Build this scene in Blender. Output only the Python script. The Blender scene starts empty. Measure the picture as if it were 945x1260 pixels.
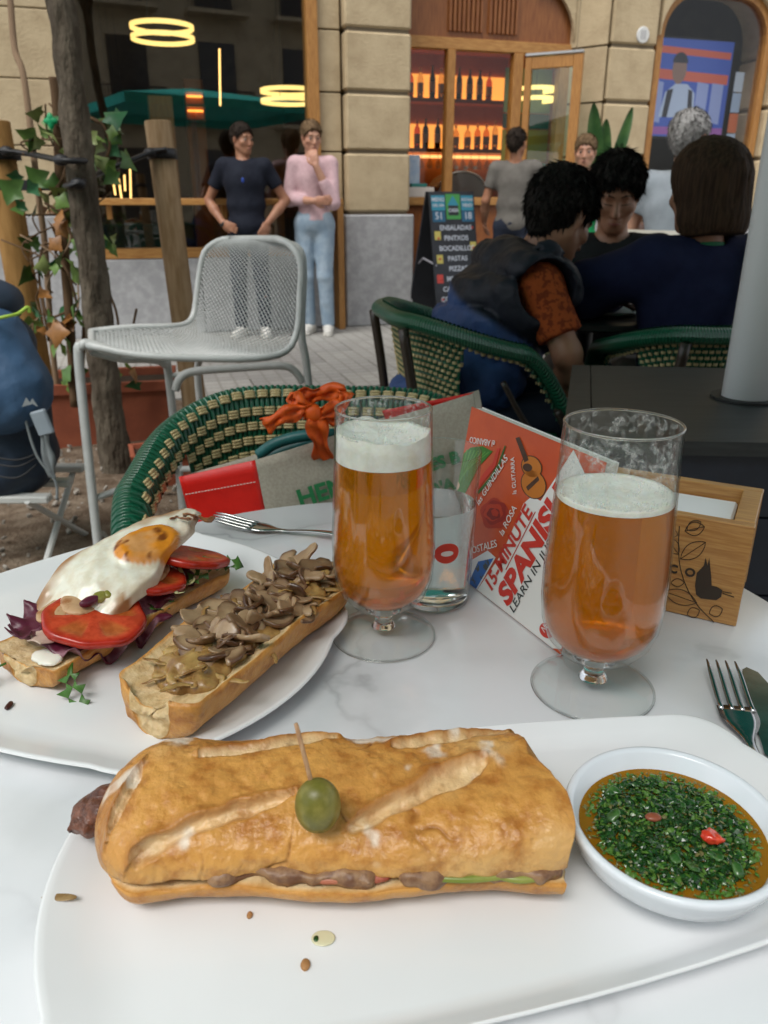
import bpy, bmesh, math, random
import numpy as np
from mathutils import Vector, Matrix, Euler
random.seed(7); np.random.seed(7)
R = math.radians
SC = bpy.context.scene
COL = SC.collection

# ------------------------------------------------------------------ camera
PITCH = R(22.0); FPX = 945.0; CAMH = 1.06
cd = bpy.data.cameras.new('camera'); cam = bpy.data.objects.new('camera', cd); COL.objects.link(cam)
cam.location = (0, 0, CAMH); cam.rotation_euler = (R(90) - PITCH, 0, 0)
cd.sensor_fit = 'HORIZONTAL'; cd.sensor_width = 36.0; cd.lens = 36.0
cd.clip_start = 0.02; cd.clip_end = 400
cd.dof.use_dof = True; cd.dof.focus_distance = 0.52; cd.dof.aperture_fstop = 20.0
SC.camera = cam
# ------------------------------------------------------------------ sky and sun (bright overcast)
SUN_EL, SUN_AZ = R(60), R(-148)          # azimuth from +Y, clockwise; light comes from the street on the left
w = bpy.data.worlds.new('World'); SC.world = w; w.use_nodes = True
nt = w.node_tree; bg = nt.nodes['Background']
sky = nt.nodes.new('ShaderNodeTexSky'); sky.sky_type = 'NISHITA'; sky.sun_disc = False
sky.sun_elevation = SUN_EL; sky.sun_rotation = SUN_AZ; sky.air_density = 1.0; sky.dust_density = 2.0
hs = nt.nodes.new('ShaderNodeHueSaturation'); hs.inputs['Saturation'].default_value = 0.22
nt.links.new(sky.outputs[0], hs.inputs['Color']); nt.links.new(hs.outputs[0], bg.inputs['Color'])
bg.inputs['Strength'].default_value = 0.15
sl = bpy.data.lights.new('sun', 'SUN'); sl.energy = 1.5; sl.angle = R(30); sl.color = (1, .97, .92)
so = bpy.data.objects.new('sun', sl); COL.objects.link(so)
so.rotation_euler = Vector((-math.sin(SUN_AZ) * math.cos(SUN_EL), -math.cos(SUN_AZ) * math.cos(SUN_EL), -math.sin(SUN_EL))).to_track_quat('-Z', 'Y').to_euler()
so.location = (-6, 2, 12)
SC.view_settings.view_transform = 'Standard'; SC.view_settings.look = 'None'
SC.view_settings.exposure = 0.74; SC.view_settings.gamma = 1.0
SC.cycles.use_denoising = True
SC.cycles.max_bounces = 14; SC.cycles.transmission_bounces = 12; SC.cycles.transparent_max_bounces = 16
SC.cycles.diffuse_bounces = 4; SC.cycles.glossy_bounces = 5
SC.cycles.caustics_reflective = False; SC.cycles.caustics_refractive = True
SC.cycles.sample_clamp_indirect = 4.0

# ------------------------------------------------------------------ picture -> place
def ray(x, y):
    u = (x - 472.5) / FPX; v = (y - 630) / FPX
    return Vector((u, math.cos(PITCH) - v * math.sin(PITCH), -math.sin(PITCH) - v * math.cos(PITCH)))
CAM = Vector((0, 0, CAMH))
def onz(x, y, z): r = ray(x, y); return CAM + r * ((z - CAMH) / r.z)
def ony(x, y, Y): r = ray(x, y); return CAM + r * (Y / r.y)
def onplane(x, y, p, n): r = ray(x, y); return CAM + r * ((p - CAM).dot(n) / r.dot(n))

# ------------------------------------------------------------------ objects
def link(o, parent=None):
    COL.objects.link(o)
    if parent is not None: o.parent = parent
    return o
def tag(o, label=None, cat=None, group=None, kind=None):
    if label: o['label'] = label
    if cat: o['category'] = cat
    if group: o['group'] = group
    if kind: o['kind'] = kind
    return o
def thing(name, label, cat, loc=(0, 0, 0), rz=0, group=None, scale=None):
    o = bpy.data.objects.new(name, None); o.empty_display_size = .05; link(o)
    o.location = loc; o.rotation_euler = (0, 0, rz)
    if scale: o.scale = (scale,) * 3
    return tag(o, label, cat, group)
def obj(name, me, parent=None, loc=None, rot=None, scale=None):
    o = bpy.data.objects.new(name, me); link(o, parent)
    if loc is not None: o.location = loc
    if rot is not None: o.rotation_euler = rot
    if scale is not None: o.scale = scale if hasattr(scale, '__len__') else (scale,) * 3
    return o
def copy_tree(o, parent=None):
    c = o.copy(); link(c)
    if parent is not None: c.parent = parent
    for ch in list(o.children): copy_tree(ch, c)
    return c
def pmesh(name, V, Fc, m=None, smooth=True, cols=None, uv=None):
    me = bpy.data.meshes.new(name)
    me.from_pydata([tuple(map(float, v)) for v in V] if not isinstance(V, np.ndarray) else V.tolist(), [], Fc if isinstance(Fc, list) else Fc.tolist())
    if smooth: me.polygons.foreach_set('use_smooth', [True] * len(me.polygons))
    if m is not None: me.materials.append(m)
    if cols is not None:
        ca = me.color_attributes.new('col', 'FLOAT_COLOR', 'POINT')
        c4 = np.ones((len(me.vertices), 4), np.float32); c4[:, :3] = cols
        ca.data.foreach_set('color', c4.ravel())
    if uv is not None:
        ul = me.uv_layers.new(name='uv'); li = np.empty(len(me.loops), np.int32)
        me.loops.foreach_get('vertex_index', li)
        ul.data.foreach_set('uv', np.asarray(uv, np.float32)[li].ravel())
    me.update(); return me

class MB:
    """collects simple shapes into ONE mesh"""
    def __init__(s): s.V = []; s.F = []
    def add(s, V, F):
        b = len(s.V); s.V += [Vector(v) for v in V]; s.F += [[i + b for i in f] for f in F]; return s
    def box(s, x0, x1, y0, y1, z0, z1, ch=0.0, M=None):
        if ch <= 0:
            V = [(x, y, z) for x in (x0, x1) for y in (y0, y1) for z in (z0, z1)]
            F = [(0, 1, 3, 2), (4, 6, 7, 5), (0, 4, 5, 1), (2, 3, 7, 6), (0, 2, 6, 4), (1, 5, 7, 3)]
        else:
            bm = bmesh.new(); bmesh.ops.create_cube(bm, size=1)
            for v in bm.verts: v.co = Vector((x0 + (v.co.x + .5) * (x1 - x0), y0 + (v.co.y + .5) * (y1 - y0), z0 + (v.co.z + .5) * (z1 - z0)))
            bmesh.ops.bevel(bm, geom=list(bm.edges), offset=ch, segments=1, affect='EDGES', profile=.5)
            bm.verts.index_update(); V = [v.co.copy() for v in bm.verts]; F = [[v.index for v in f.verts] for f in bm.faces]; bm.free()
        if M is not None: V = [M @ Vector(v) for v in V]
        return s.add(V, F)
    def tube(s, P, r, n=8, cap=True, closed=False, flat=None):
        P = [Vector(p) for p in P]; m = len(P); rr = r if hasattr(r, '__len__') else [r] * m
        V = []; F = []; up = None
        for i, p in enumerate(P):
            if closed: t = P[(i + 1) % m] - P[i - 1]
            else: t = P[min(i + 1, m - 1)] - P[max(i - 1, 0)]
            t = t.normalized() if t.length > 1e-9 else Vector((0, 0, 1))
            if up is None: up = Vector((0, 0, 1)) if abs(t.z) < .9 else Vector((0, 1, 0))
            a = t.cross(up)
            if a.length < 1e-6: a = t.cross(Vector((1, .3, .2)))
            a.normalize(); b = a.cross(t).normalized(); up = b
            for k in range(n):
                an = 2 * math.pi * k / n
                V.append(p + a * (math.cos(an) * rr[i]) + b * (math.sin(an) * rr[i] * (flat or 1)))
        for i in range(m if closed else m - 1):
            j = (i + 1) % m
            for k in range(n):
                l = (k + 1) % n; F.append((i * n + k, i * n + l, j * n + l, j * n + k))
        if cap and not closed: F.append(tuple(range(n - 1, -1, -1))); F.append(tuple((m - 1) * n + k for k in range(n)))
        return s.add(V, F)
    def lathe(s, prof, n=32, c=(0, 0, 0)):
        V = []; F = []; c = Vector(c); m = len(prof)
        for (r, z) in prof:
            for k in range(n):
                a = 2 * math.pi * k / n; V.append(c + Vector((r * math.cos(a), r * math.sin(a), z)))
        for i in range(m - 1):
            for k in range(n):
                l = (k + 1) % n; F.append((i * n + k, i * n + l, (i + 1) * n + l, (i + 1) * n + k))
        return s.add(V, F)
    def prism(s, poly, d, M=None):
        """poly: 2-D outline (x,z), extruded along y by d"""
        n = len(poly); V = [(x, 0, z) for x, z in poly] + [(x, d, z) for x, z in poly]
        F = [tuple(range(n)), tuple(range(2 * n - 1, n - 1, -1))] + [(i, i + n, (i + 1) % n + n, (i + 1) % n) for i in range(n)]
        if M is not None: V = [M @ Vector(v) for v in V]
        return s.add(V, F)
    def sphere(s, c, r, n=12, m=8):
        V = []; F = []; c = Vector(c); r = r if hasattr(r, '__len__') else (r,) * 3
        for i in range(1, m):
            t = math.pi * i / m
            for k in range(n):
                a = 2 * math.pi * k / n; V.append(c + Vector((r[0] * math.sin(t) * math.cos(a), r[1] * math.sin(t) * math.sin(a), r[2] * math.cos(t))))
        for i in range(m - 2):
            for k in range(n): l = (k + 1) % n; F.append((i * n + k, (i + 1) * n + k, (i + 1) * n + l, i * n + l))
        V.append(c + Vector((0, 0, r[2]))); V.append(c - Vector((0, 0, r[2]))); t0 = len(V) - 2
        for k in range(n): l = (k + 1) % n; F.append((t0, k, l)); F.append((t0 + 1, (m - 2) * n + l, (m - 2) * n + k))
        return s.add(V, F)
    def me(s, name, m, smooth=False):
        me = pmesh(name, s.V, s.F, m, smooth); return me
    def build(s, name, m, parent=None, smooth=False, loc=None, rot=None, sharp=None):
        me = s.me(name, m, smooth)
        bm = bmesh.new(); bm.from_mesh(me); bmesh.ops.recalc_face_normals(bm, faces=bm.faces); bm.to_mesh(me); bm.free()
        if smooth and sharp:
            try: me.set_sharp_from_angle(angle=R(sharp))
            except Exception: pass
        return obj(name, me, parent, loc, rot)

def crom(P, n=6, closed=False):
    P = [Vector(p) for p in P]; m = len(P); out = []
    for i in range(m if closed else m - 1):
        if closed: a, b, c, d = P[i - 1], P[i], P[(i + 1) % m], P[(i + 2) % m]
        else: a, b, c, d = P[max(i - 1, 0)], P[i], P[i + 1], P[min(i + 2, m - 1)]
        for k in range(n):
            t = k / n
            out.append(.5 * ((2 * b) + (c - a) * t + (2 * a - 5 * b + 4 * c - d) * t * t + (3 * b - a - 3 * c + d) * t ** 3))
    if not closed: out.append(P[-1])
    return out

# ------------------------------------------------------------------ noise and implicit shapes
_T = np.random.RandomState(3).rand(64, 64, 64).astype(np.float32)
def vnoise(P):
    P = np.asarray(P, np.float64); i = np.floor(P).astype(int); f = P - i; f = f * f * (3 - 2 * f); i &= 63; j = (i + 1) & 63
    x0, y0, z0 = i[..., 0], i[..., 1], i[..., 2]; x1, y1, z1 = j[..., 0], j[..., 1], j[..., 2]; fx, fy, fz = f[..., 0], f[..., 1], f[..., 2]
    a = _T[x0, y0, z0] * (1 - fx) + _T[x1, y0, z0] * fx; b = _T[x0, y1, z0] * (1 - fx) + _T[x1, y1, z0] * fx
    c = _T[x0, y0, z1] * (1 - fx) + _T[x1, y0, z1] * fx; d = _T[x0, y1, z1] * (1 - fx) + _T[x1, y1, z1] * fx
    return (a * (1 - fy) + b * fy) * (1 - fz) + (c * (1 - fy) + d * fy) * fz
def fbm(P, s, o=3):
    P = np.asarray(P); t = 0; a = 1; n = 0
    for k in range(o): t = t + a * vnoise(P * s * 2 ** k + 17.3 * k); n += a; a *= .5
    return t / n - .5
def sstep(a, b, x): t = np.clip((x - a) / (b - a), 0, 1); return t * t * (3 - 2 * t)

class SDF:
    def __init__(s, lo, hi, res):
        s.lo = np.array(lo, float); s.res = res; s.n = np.ceil((np.array(hi, float) - s.lo) / res).astype(int) + 1
        s.F = np.full(s.n, .3, np.float32); s.ax = [s.lo[i] + np.arange(s.n[i]) * res for i in range(3)]
    def blk(s, lo, hi):
        a = np.clip(np.floor((np.array(lo) - s.lo) / s.res).astype(int), 0, s.n); b = np.clip(np.ceil((np.array(hi) - s.lo) / s.res).astype(int) + 1, 0, s.n)
        sl = tuple(slice(a[i], b[i]) for i in range(3))
        return sl, np.stack(np.meshgrid(*[s.ax[i][sl[i]] for i in range(3)], indexing='ij'), -1)
    def _put(s, sl, d, k, sub):
        F = s.F[sl]
        if sub:
            h = np.clip(.5 - .5 * (F + d) / k, 0, 1); s.F[sl] = F * (1 - h) - d * h + k * h * (1 - h)
        else:
            h = np.clip(.5 + .5 * (F - d) / k, 0, 1); s.F[sl] = F * (1 - h) + d * h - k * h * (1 - h)
    def cone(s, a, b, ra, rb=None, k=.02, sub=False):
        rb = ra if rb is None else rb; a = np.array(a, float); b = np.array(b, float); r = max(ra, rb) + k * 2 + s.res * 2
        sl, P = s.blk(np.minimum(a, b) - r, np.maximum(a, b) + r)
        if P.size == 0: return s
        ab = b - a; L = ab @ ab + 1e-12; t = np.clip(((P - a) @ ab) / L, 0, 1)
        d = np.linalg.norm(P - a - t[..., None] * ab, axis=-1) - (ra + (rb - ra) * t)
        s._put(sl, d, k, sub); return s
    def chain(s, pts, rads, k=.02):
        for i in range(len(pts) - 1): s.cone(pts[i], pts[i + 1], rads[i], rads[i + 1], k)
        return s
    def ell(s, c, r, k=.02, sub=False, M=None):
        c = np.array(c, float); r = np.array(r, float); m = r.max() + k * 2 + s.res * 2
        sl, P = s.blk(c - m, c + m)
        if P.size == 0: return s
        Q = P - c
        if M is not None: Q = Q @ np.array(M)          # columns of M are the local axes
        k0 = np.linalg.norm(Q / r, axis=-1); k1 = np.linalg.norm(Q / (r * r), axis=-1) + 1e-9
        s._put(sl, k0 * (k0 - 1) / k1, k, sub); return s
    def cut(s, p, n, k=.004):
        p = np.array(p, float); n = np.array(n, float); n = n / np.linalg.norm(n)
        G = sum((s.ax[i] - p[i]).reshape([-1 if j == i else 1 for j in range(3)]) * n[i] for i in range(3))
        s.F = np.maximum(s.F, G.astype(np.float32)); return s
    def cutfn(s, fn):
        sl, P = s.blk(s.lo, s.lo + s.n * s.res); s.F = np.maximum(s.F, fn(P).astype(np.float32)); return s
    def disp(s, fn, band=.03):
        m = np.abs(s.F) < band; idx = np.argwhere(m); P = s.lo + idx * s.res; s.F[m] += fn(P).astype(np.float32); return s
    def mesh(s):
        F = s.F; S = F < 0; n = s.n - 1
        c = [(i, j, k) for i in (0, 1) for j in (0, 1) for k in (0, 1)]
        sub = lambda A, o: A[o[0]:o[0] + n[0], o[1]:o[1] + n[1], o[2]:o[2] + n[2]]
        cnt = sum(sub(S, o).astype(np.int8) for o in c); act = (cnt > 0) & (cnt < 8); ids = np.argwhere(act)
        idx = np.full(n, -1, np.int64); idx[act] = np.arange(len(ids))
        val = {o: F[ids[:, 0] + o[0], ids[:, 1] + o[1], ids[:, 2] + o[2]] for o in c}
        acc = np.zeros((len(ids), 3)); num = np.zeros(len(ids))
        for o in c:
            for ax in range(3):
                if o[ax] == 0:
                    q = list(o); q[ax] = 1; q = tuple(q); a, b = val[o], val[q]; m = (a < 0) != (b < 0)
                    t = np.where(m, a / np.where(m, a - b, 1), 0); p = np.tile(np.array(o, float), (len(ids), 1)); p[:, ax] += t
                    acc += p * m[:, None]; num += m
        V = s.lo + (ids + acc / np.maximum(num, 1)[:, None]) * s.res
        Q = []
        for ax in range(3):
            b, d = (ax + 1) % 3, (ax + 2) % 3
            A = np.take(S, range(0, s.n[ax] - 1), ax); B = np.take(S, range(1, s.n[ax]), ax); X = np.argwhere(A != B)
            X = X[(X[:, b] > 0) & (X[:, d] > 0) & (X[:, b] < n[b]) & (X[:, d] < n[d])]
            if len(X) == 0: continue
            f = A[X[:, 0], X[:, 1], X[:, 2]]; q = []
            for ob, od in ((-1, -1), (0, -1), (0, 0), (-1, 0)):
                Y = X.copy(); Y[:, b] += ob; Y[:, d] += od; q.append(idx[Y[:, 0], Y[:, 1], Y[:, 2]])
            q = np.stack(q, 1); q[~f] = q[~f][:, ::-1]; Q.append(q)
        Q = np.concatenate(Q); Q = Q[(Q >= 0).all(1)]
        return V, Q
    def build(s, name, m, parent=None, cols=None, loc=None, rot=None):
        V, Q = s.mesh()
        return obj(name, pmesh(name, V, Q, m, True, cols(V) if cols else None), parent, loc, rot)

# ------------------------------------------------------------------ materials
MATS = {}
def mat(name, col=(.5, .5, .5), rough=.5, col2=None, nscale=8, ndet=4, bump=None, metal=0, spec=.5, trans=0, ior=1.45, attr=False,
        emit=None, est=1, coat=0, sss=0, stretch=None, sharp=(.35, .65), rough2=None, alpha=None, sheen=0, transl=None):
    if name in MATS: return MATS[name]
    m = bpy.data.materials.new(name); m.use_nodes = True; t = m.node_tree; N = t.nodes; L = t.links
    b = N['Principled BSDF']; b.inputs['Roughness'].default_value = rough; b.inputs['Metallic'].default_value = metal
    b.inputs['Specular IOR Level'].default_value = spec * (.4 if rough >= .8 else 1); b.inputs['Transmission Weight'].default_value = trans; b.inputs['IOR'].default_value = ior
    b.inputs['Base Color'].default_value = (*col, 1); b.inputs['Coat Weight'].default_value = coat; b.inputs['Coat Roughness'].default_value = .08
    if sss: b.inputs['Subsurface Weight'].default_value = sss; b.inputs['Subsurface Radius'].default_value = (.012, .006, .003); b.inputs['Subsurface Scale'].default_value = .3
    if sheen: b.inputs['Sheen Weight'].default_value = sheen
    if emit: b.inputs['Emission Color'].default_value = (*emit, 1); b.inputs['Emission Strength'].default_value = est
    if alpha is not None: b.inputs['Alpha'].default_value = alpha
    tc = N.new('ShaderNodeTexCoord'); vec = tc.outputs['Object']
    if stretch:
        mp = N.new('ShaderNodeMapping'); mp.inputs['Scale'].default_value = stretch; L.new(vec, mp.inputs[0]); vec = mp.outputs[0]
    src = None
    if attr:
        a = N.new('ShaderNodeAttribute'); a.attribute_name = 'col'; src = a.outputs['Color']
    if col2 is not None:
        nz = N.new('ShaderNodeTexNoise'); nz.inputs['Scale'].default_value = nscale; nz.inputs['Detail'].default_value = ndet; nz.inputs['Roughness'].default_value = .6
        L.new(vec, nz.inputs['Vector']); mr = N.new('ShaderNodeMapRange'); mr.interpolation_type = 'SMOOTHSTEP'
        mr.inputs[1].default_value, mr.inputs[2].default_value = sharp; L.new(nz.outputs[0], mr.inputs[0])
        mx = N.new('ShaderNodeMix'); mx.data_type = 'RGBA'; L.new(mr.outputs[0], mx.inputs['Factor'])
        mx.inputs['A'].default_value = (*col, 1); mx.inputs['B'].default_value = (*col2, 1)
        if src is not None:
            mx2 = N.new('ShaderNodeMix'); mx2.data_type = 'RGBA'; mx2.blend_type = 'MULTIPLY'; mx2.inputs['Factor'].default_value = 1
            L.new(src, mx2.inputs['A']); L.new(mx.outputs['Result'], mx2.inputs['B']); src = mx2.outputs['Result']
        else: src = mx.outputs['Result']
        if rough2 is not None:
            r2 = N.new('ShaderNodeMapRange'); r2.inputs[3].default_value = rough; r2.inputs[4].default_value = rough2; L.new(mr.outputs[0], r2.inputs[0]); L.new(r2.outputs[0], b.inputs['Roughness'])
    if src is not None:
        L.new(src, b.inputs['Base Color'])
    if bump:
        bs, st, dist = bump; n2 = N.new('ShaderNodeTexNoise'); n2.inputs['Scale'].default_value = bs; n2.inputs['Detail'].default_value = 5; L.new(vec, n2.inputs['Vector'])
        bp = N.new('ShaderNodeBump'); bp.inputs['Strength'].default_value = st; bp.inputs['Distance'].default_value = dist
        L.new(n2.outputs[0], bp.inputs['Height']); L.new(bp.outputs[0], b.inputs['Normal'])
    if transl:
        tl = N.new('ShaderNodeBsdfTranslucent'); tl.inputs[0].default_value = (*transl, 1); ms_ = N.new('ShaderNodeMixShader'); ms_.inputs[0].default_value = .5
        L.new(b.outputs[0], ms_.inputs[1]); L.new(tl.outputs[0], ms_.inputs[2]); L.new(ms_.outputs[0], N['Material Output'].inputs[0])
    MATS[name] = m; return m
def pane_mat(name, tint=(1, 1, 1), refl=1.0, rough=0.0):
    """a thin sheet of glass: see-through, with a mirror reflection that grows at grazing angles"""
    if name in MATS: return MATS[name]
    m = bpy.data.materials.new(name); m.use_nodes = True; t = m.node_tree; N = t.nodes; L = t.links; N.remove(N['Principled BSDF'])
    o = N['Material Output']; tr = N.new('ShaderNodeBsdfTransparent'); tr.inputs[0].default_value = (*tint, 1)
    gl = N.new('ShaderNodeBsdfGlossy'); gl.inputs['Roughness'].default_value = rough
    lw = N.new('ShaderNodeLayerWeight'); lw.inputs[0].default_value = .5; pw = N.new('ShaderNodeMath'); pw.operation = 'POWER'; pw.inputs[1].default_value = 5.0; L.new(lw.outputs['Facing'], pw.inputs[0])
    fr = N.new('ShaderNodeMath'); fr.operation = 'MULTIPLY_ADD'; fr.inputs[1].default_value = .95; fr.inputs[2].default_value = .045; L.new(pw.outputs[0], fr.inputs[0])   # Schlick
    mu = N.new('ShaderNodeMath'); mu.operation = 'MULTIPLY'; mu.inputs[1].default_value = 1.6 * refl; mu.use_clamp = True
    mx = N.new('ShaderNodeMixShader'); L.new(fr.outputs[0], mu.inputs[0]); L.new(mu.outputs[0], mx.inputs[0]); L.new(tr.outputs[0], mx.inputs[1]); L.new(gl.outputs[0], mx.inputs[2]); L.new(mx.outputs[0], o.inputs[0])
    MATS[name] = m; return m
def text_mesh(s, size, m, extrude=0.0004, align='CENTER', bold=0):
    cu = bpy.data.curves.new('lettering', 'FONT'); cu.body = s; cu.size = size; cu.extrude = extrude; cu.align_x = align; cu.align_y = 'CENTER'; cu.resolution_u = 3
    cu.offset = bold
    o = bpy.data.objects.new('lettering', cu); COL.objects.link(o); dg = bpy.context.evaluated_depsgraph_get(); dg.update()
    me = bpy.data.meshes.new_from_object(o.evaluated_get(dg)); bpy.data.objects.remove(o); bpy.data.curves.remove(cu)
    me.materials.clear(); me.materials.append(m); me.name = 'lettering'; return me
# =================================================================== GROUND
pave = mat('granite paving', (.30, .29, .27), .75, (.36, .345, .32), 60, 6, bump=(120, .25, .002))
g = MB().box(-40, 40, -30, 60, -.3, -.012).build('ground', mat('mortar bed', (.22, .21, .19), .9, (.27, .26, .24), 30, bump=(80, .3, .002))); tag(g, kind='structure')
pav = bpy.data.objects.new('pavement', None); link(pav); tag(pav, kind='structure')
FA = R(17); FO = onz(508, 398, 0); fd = Vector((math.cos(FA), math.sin(FA), 0)); fn = Vector((math.sin(FA), -math.cos(FA), 0))
pav.location = (FO.x, FO.y, 0); pav.rotation_euler = (0, 0, FA)
PITX = (-3.4, -.55)      # tree pit, in the paving's own axes (x along the house front, y towards the house)
PITY = (-4.9, -2.75)
sl_me = [MB().box(-.2965, .2965, -.1965, .1965, -.05, 0, .003).me('paving_slab', m) for m in (pave, mat('granite paving darker', (.265, .255, .24), .75, (.32, .305, .285), 60, 6, bump=(120, .25, .002)), mat('granite paving lighter', (.33, .32, .295), .75, (.39, .375, .345), 60, 6, bump=(120, .25, .002)))]
k = 0
for j in range(-24, 6):
    for i in range(-9, 9):
        x = i * .6 + (.3 if j % 2 else 0); y = j * .4 - .2
        if y > .1 and not (0 < x < 1.5): continue
        if PITX[0] - .3 < x < PITX[1] + .3 and PITY[0] - .2 < y < PITY[1] + .2: continue
        wp = pav.matrix_basis @ Vector((x, y, 0))
        if wp.y < .6 or abs(wp.x) > .75 * wp.y + .8: continue
        obj('paving_slab', sl_me[(i * 7 + j * 13 + (i * j) % 5) % 3], pav, (x, y, (k % 3) * .0007)); k += 1
for m_ in (MATS['granite paving'], MATS['granite paving darker'], MATS['granite paving lighter']):     # small setts cut into each slab
    t_ = m_.node_tree; N_ = t_.nodes; b_ = N_['Principled BSDF']; old = b_.inputs['Base Color'].links[0].from_socket; br_ = N_.new('ShaderNodeTexBrick'); br_.offset = 0; br_.inputs['Scale'].default_value = 1; br_.inputs['Brick Width'].default_value = .1; br_.inputs['Row Height'].default_value = .1; br_.inputs['Mortar Size'].default_value = .009
    br_.inputs['Color1'].default_value = (1, 1, 1, 1); br_.inputs['Color2'].default_value = (.86, .86, .86, 1); br_.inputs['Mortar'].default_value = (.72, .71, .69, 1); tc_ = [n for n in N_ if n.type == 'TEX_COORD'][0]; t_.links.new(tc_.outputs['Object'], br_.inputs['Vector'])
    mx_ = N_.new('ShaderNodeMix'); mx_.data_type = 'RGBA'; mx_.blend_type = 'MULTIPLY'; mx_.inputs['Factor'].default_value = 1; t_.links.new(old, mx_.inputs['A']); t_.links.new(br_.outputs[0], mx_.inputs['B']); t_.links.new(mx_.outputs['Result'], b_.inputs['Base Color'])
# paving away from the view
for bx_ in ((-40, 40, -30, -9.7), (-40, -5.6, -9.7, -.0), (5.6, 40, -9.7, 0)):
    MB().box(bx_[0], bx_[1], bx_[2], bx_[3], -.05, -.006).build('paving_sheet', pave, pav)
# tree pit: earth with a steel edging and debris
def earth():
    n = 60; V = []; F = []
    for i in range(n):
        for j in range(n): V.append((PITX[0] - .2 + (PITX[1] - PITX[0] + .4) * i / (n - 1), PITY[0] - .2 + (PITY[1] - PITY[0] + .4) * j / (n - 1), 0))
    P = np.array(V); P[:, 2] = -.008 + fbm(P, 3, 4) * .09 + .012
    for i in range(n - 1):
        for j in range(n - 1): F.append((i * n + j, (i + 1) * n + j, (i + 1) * n + j + 1, i * n + j + 1))
    o = obj('tree_pit_earth', pmesh('tree_pit_earth', P, F, mat('dry earth', (.10, .068, .045), .95, (.19, .145, .105), 14, 8, bump=(70, .8, .02)), True), None, pav.location, pav.rotation_euler); tag(o, kind='structure'); return o
earth()
rn = random.Random(11); mb = MB()
for i in range(900):
    x = rn.uniform(*PITX); y = rn.uniform(*PITY); s_ = rn.uniform(.004, .016); M = Matrix.Translation((x, y, .012 + rn.uniform(-.01, .02))) @ Euler((rn.random() * 3, rn.random() * 3, rn.random() * 6)).to_matrix().to_4x4()
    mb.box(-s_, s_, -s_ * .6, s_ * .7, -s_ * .4, s_ * .4, s_ * .25, M)
o = mb.build('gravel', mat('pit gravel', (.20, .17, .14), .9, (.34, .31, .27), 40)); o.location = pav.location; o.rotation_euler = pav.rotation_euler; tag(o, 'loose gravel and dry bits over the earth of the tree pit', 'gravel', kind='stuff')
lf = [pmesh('dead_leaf', [(0, 0, 0), (.02, .012, .004), (.045, .014, .002), (.065, 0, .008), (.045, -.014, .003), (.02, -.012, .002)], [[0, 1, 2, 3, 4, 5]], mat('dead leaf %d' % k, c, .8)) for k, c in enumerate(((.32, .24, .15), (.42, .37, .30), (.22, .12, .05)))]
for i in range(34):
    x = rn.uniform(PITX[0] + 1.0, PITX[1]); y = rn.uniform(*PITY); wp = pav.matrix_basis @ Vector((x, y, .035)); o = obj('dead_leaf', lf[i % 3], None, wp, (rn.gauss(0, .3), rn.gauss(0, .3), rn.random() * 6)); tag(o, ('dry tan leaf lying on the tree pit earth', 'bleached pale leaf lying on the tree pit earth', 'dark brown leaf lying on the tree pit earth')[i % 3], 'leaf', ('tan leaves in the tree pit', 'pale leaves in the tree pit', 'brown leaves in the tree pit')[i % 3])

# =================================================================== THE CAFE HOUSE (its own axes: x along the front, y into the house)
house = thing('cafe_building', 'sandstone cafe house front with wood framed windows and bar entrance', 'building', (FO.x, FO.y, 0), FA)
stone = mat('sandstone', (.50, .40, .255), .85, (.35, .265, .16), 4.5, 8, bump=(45, .5, .008), sharp=(.32, .85))
stone2 = mat('sandstone joint', (.17, .135, .09), .9)
gran = mat('grey granite', (.31, .31, .315), .65, (.41, .41, .415), 14, 6, bump=(160, .2, .002), sharp=(.35, .7))
wood = mat('oiled oak', (.44, .215, .06), .45, (.31, .135, .034), 9, 5, stretch=(14, 14, 1.2), bump=(40, .15, .001))
woodh = mat('oiled oak rail', (.48, .25, .075), .45, (.35, .155, .04), 9, 5, stretch=(1.2, 14, 14), bump=(40, .15, .001))
redwood = mat('red cedar panel', (.29, .11, .033), .4, (.19, .062, .018), 8, 5, stretch=(14, 14, .8), bump=(40, .15, .001))
def block(x0, x1, y0, y1, z0, z1, ch=.014, m=stone, name='stone_block', par=house): return MB().box(x0, x1, y0, y1, z0, z1, ch).build(name, m, par)
ZC = [.965, 1.455, 1.905, 2.355, 2.805, 3.255, 3.705]
def pillar(x0, x1, y0=0.0, core=True):
    block(x0 - .035, x1 + .035, y0 - .03, .55, 0, .955, .012, gran, 'granite_plinth')
    for a, b in zip(ZC, ZC[1:]): block(x0 + random.uniform(-.002, .002), x1, y0 + random.uniform(0, .003), .5, a + .014, b - .014, .016)
    MB().box(x0 + .02, x1 - .02, y0 + .02, .49, .94, 3.7).build('pillar_core', stone2, house)
pillar(-.61, -.045)
# set-back strip of stone left of the pillar
for a, b in zip([0] + ZC, ZC): block(-.82, -.63, .10, .5, a + .006, b - .006, .006, gran if b < 1 else stone)
# wall left of the window
for a, b in zip(ZC, ZC[1:]):
    for x0, x1 in ((-4.6, -3.62), (-3.61, -2.79)): block(x0 + .003, x1 - .003, .0, .5, a + .004, b - .004, .006)
block(-6.5, -4.605, 0, .5, 0, 3.7, .006)
for x0, x1 in ((-4.6, -3.5), (-3.49, -2.79), (-2.78, -1.9), (-1.89, -.83)): block(x0, x1, -.012 if x1 < -2.7 else .05, .5, 0, .955 if x1 < -2.7 else .615, .006, gran, 'granite_panel')
# upper storeys (out of the picture, they shade and hold the house together)
MB().box(-6.5, 6.5, .02, .6, 3.7, 12).build('upper_wall', stone, house)
MB().box(-6.5, 6.5, .6, 9.0, 3.6, 3.75).build('floor_slab', stone2, house)
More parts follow.
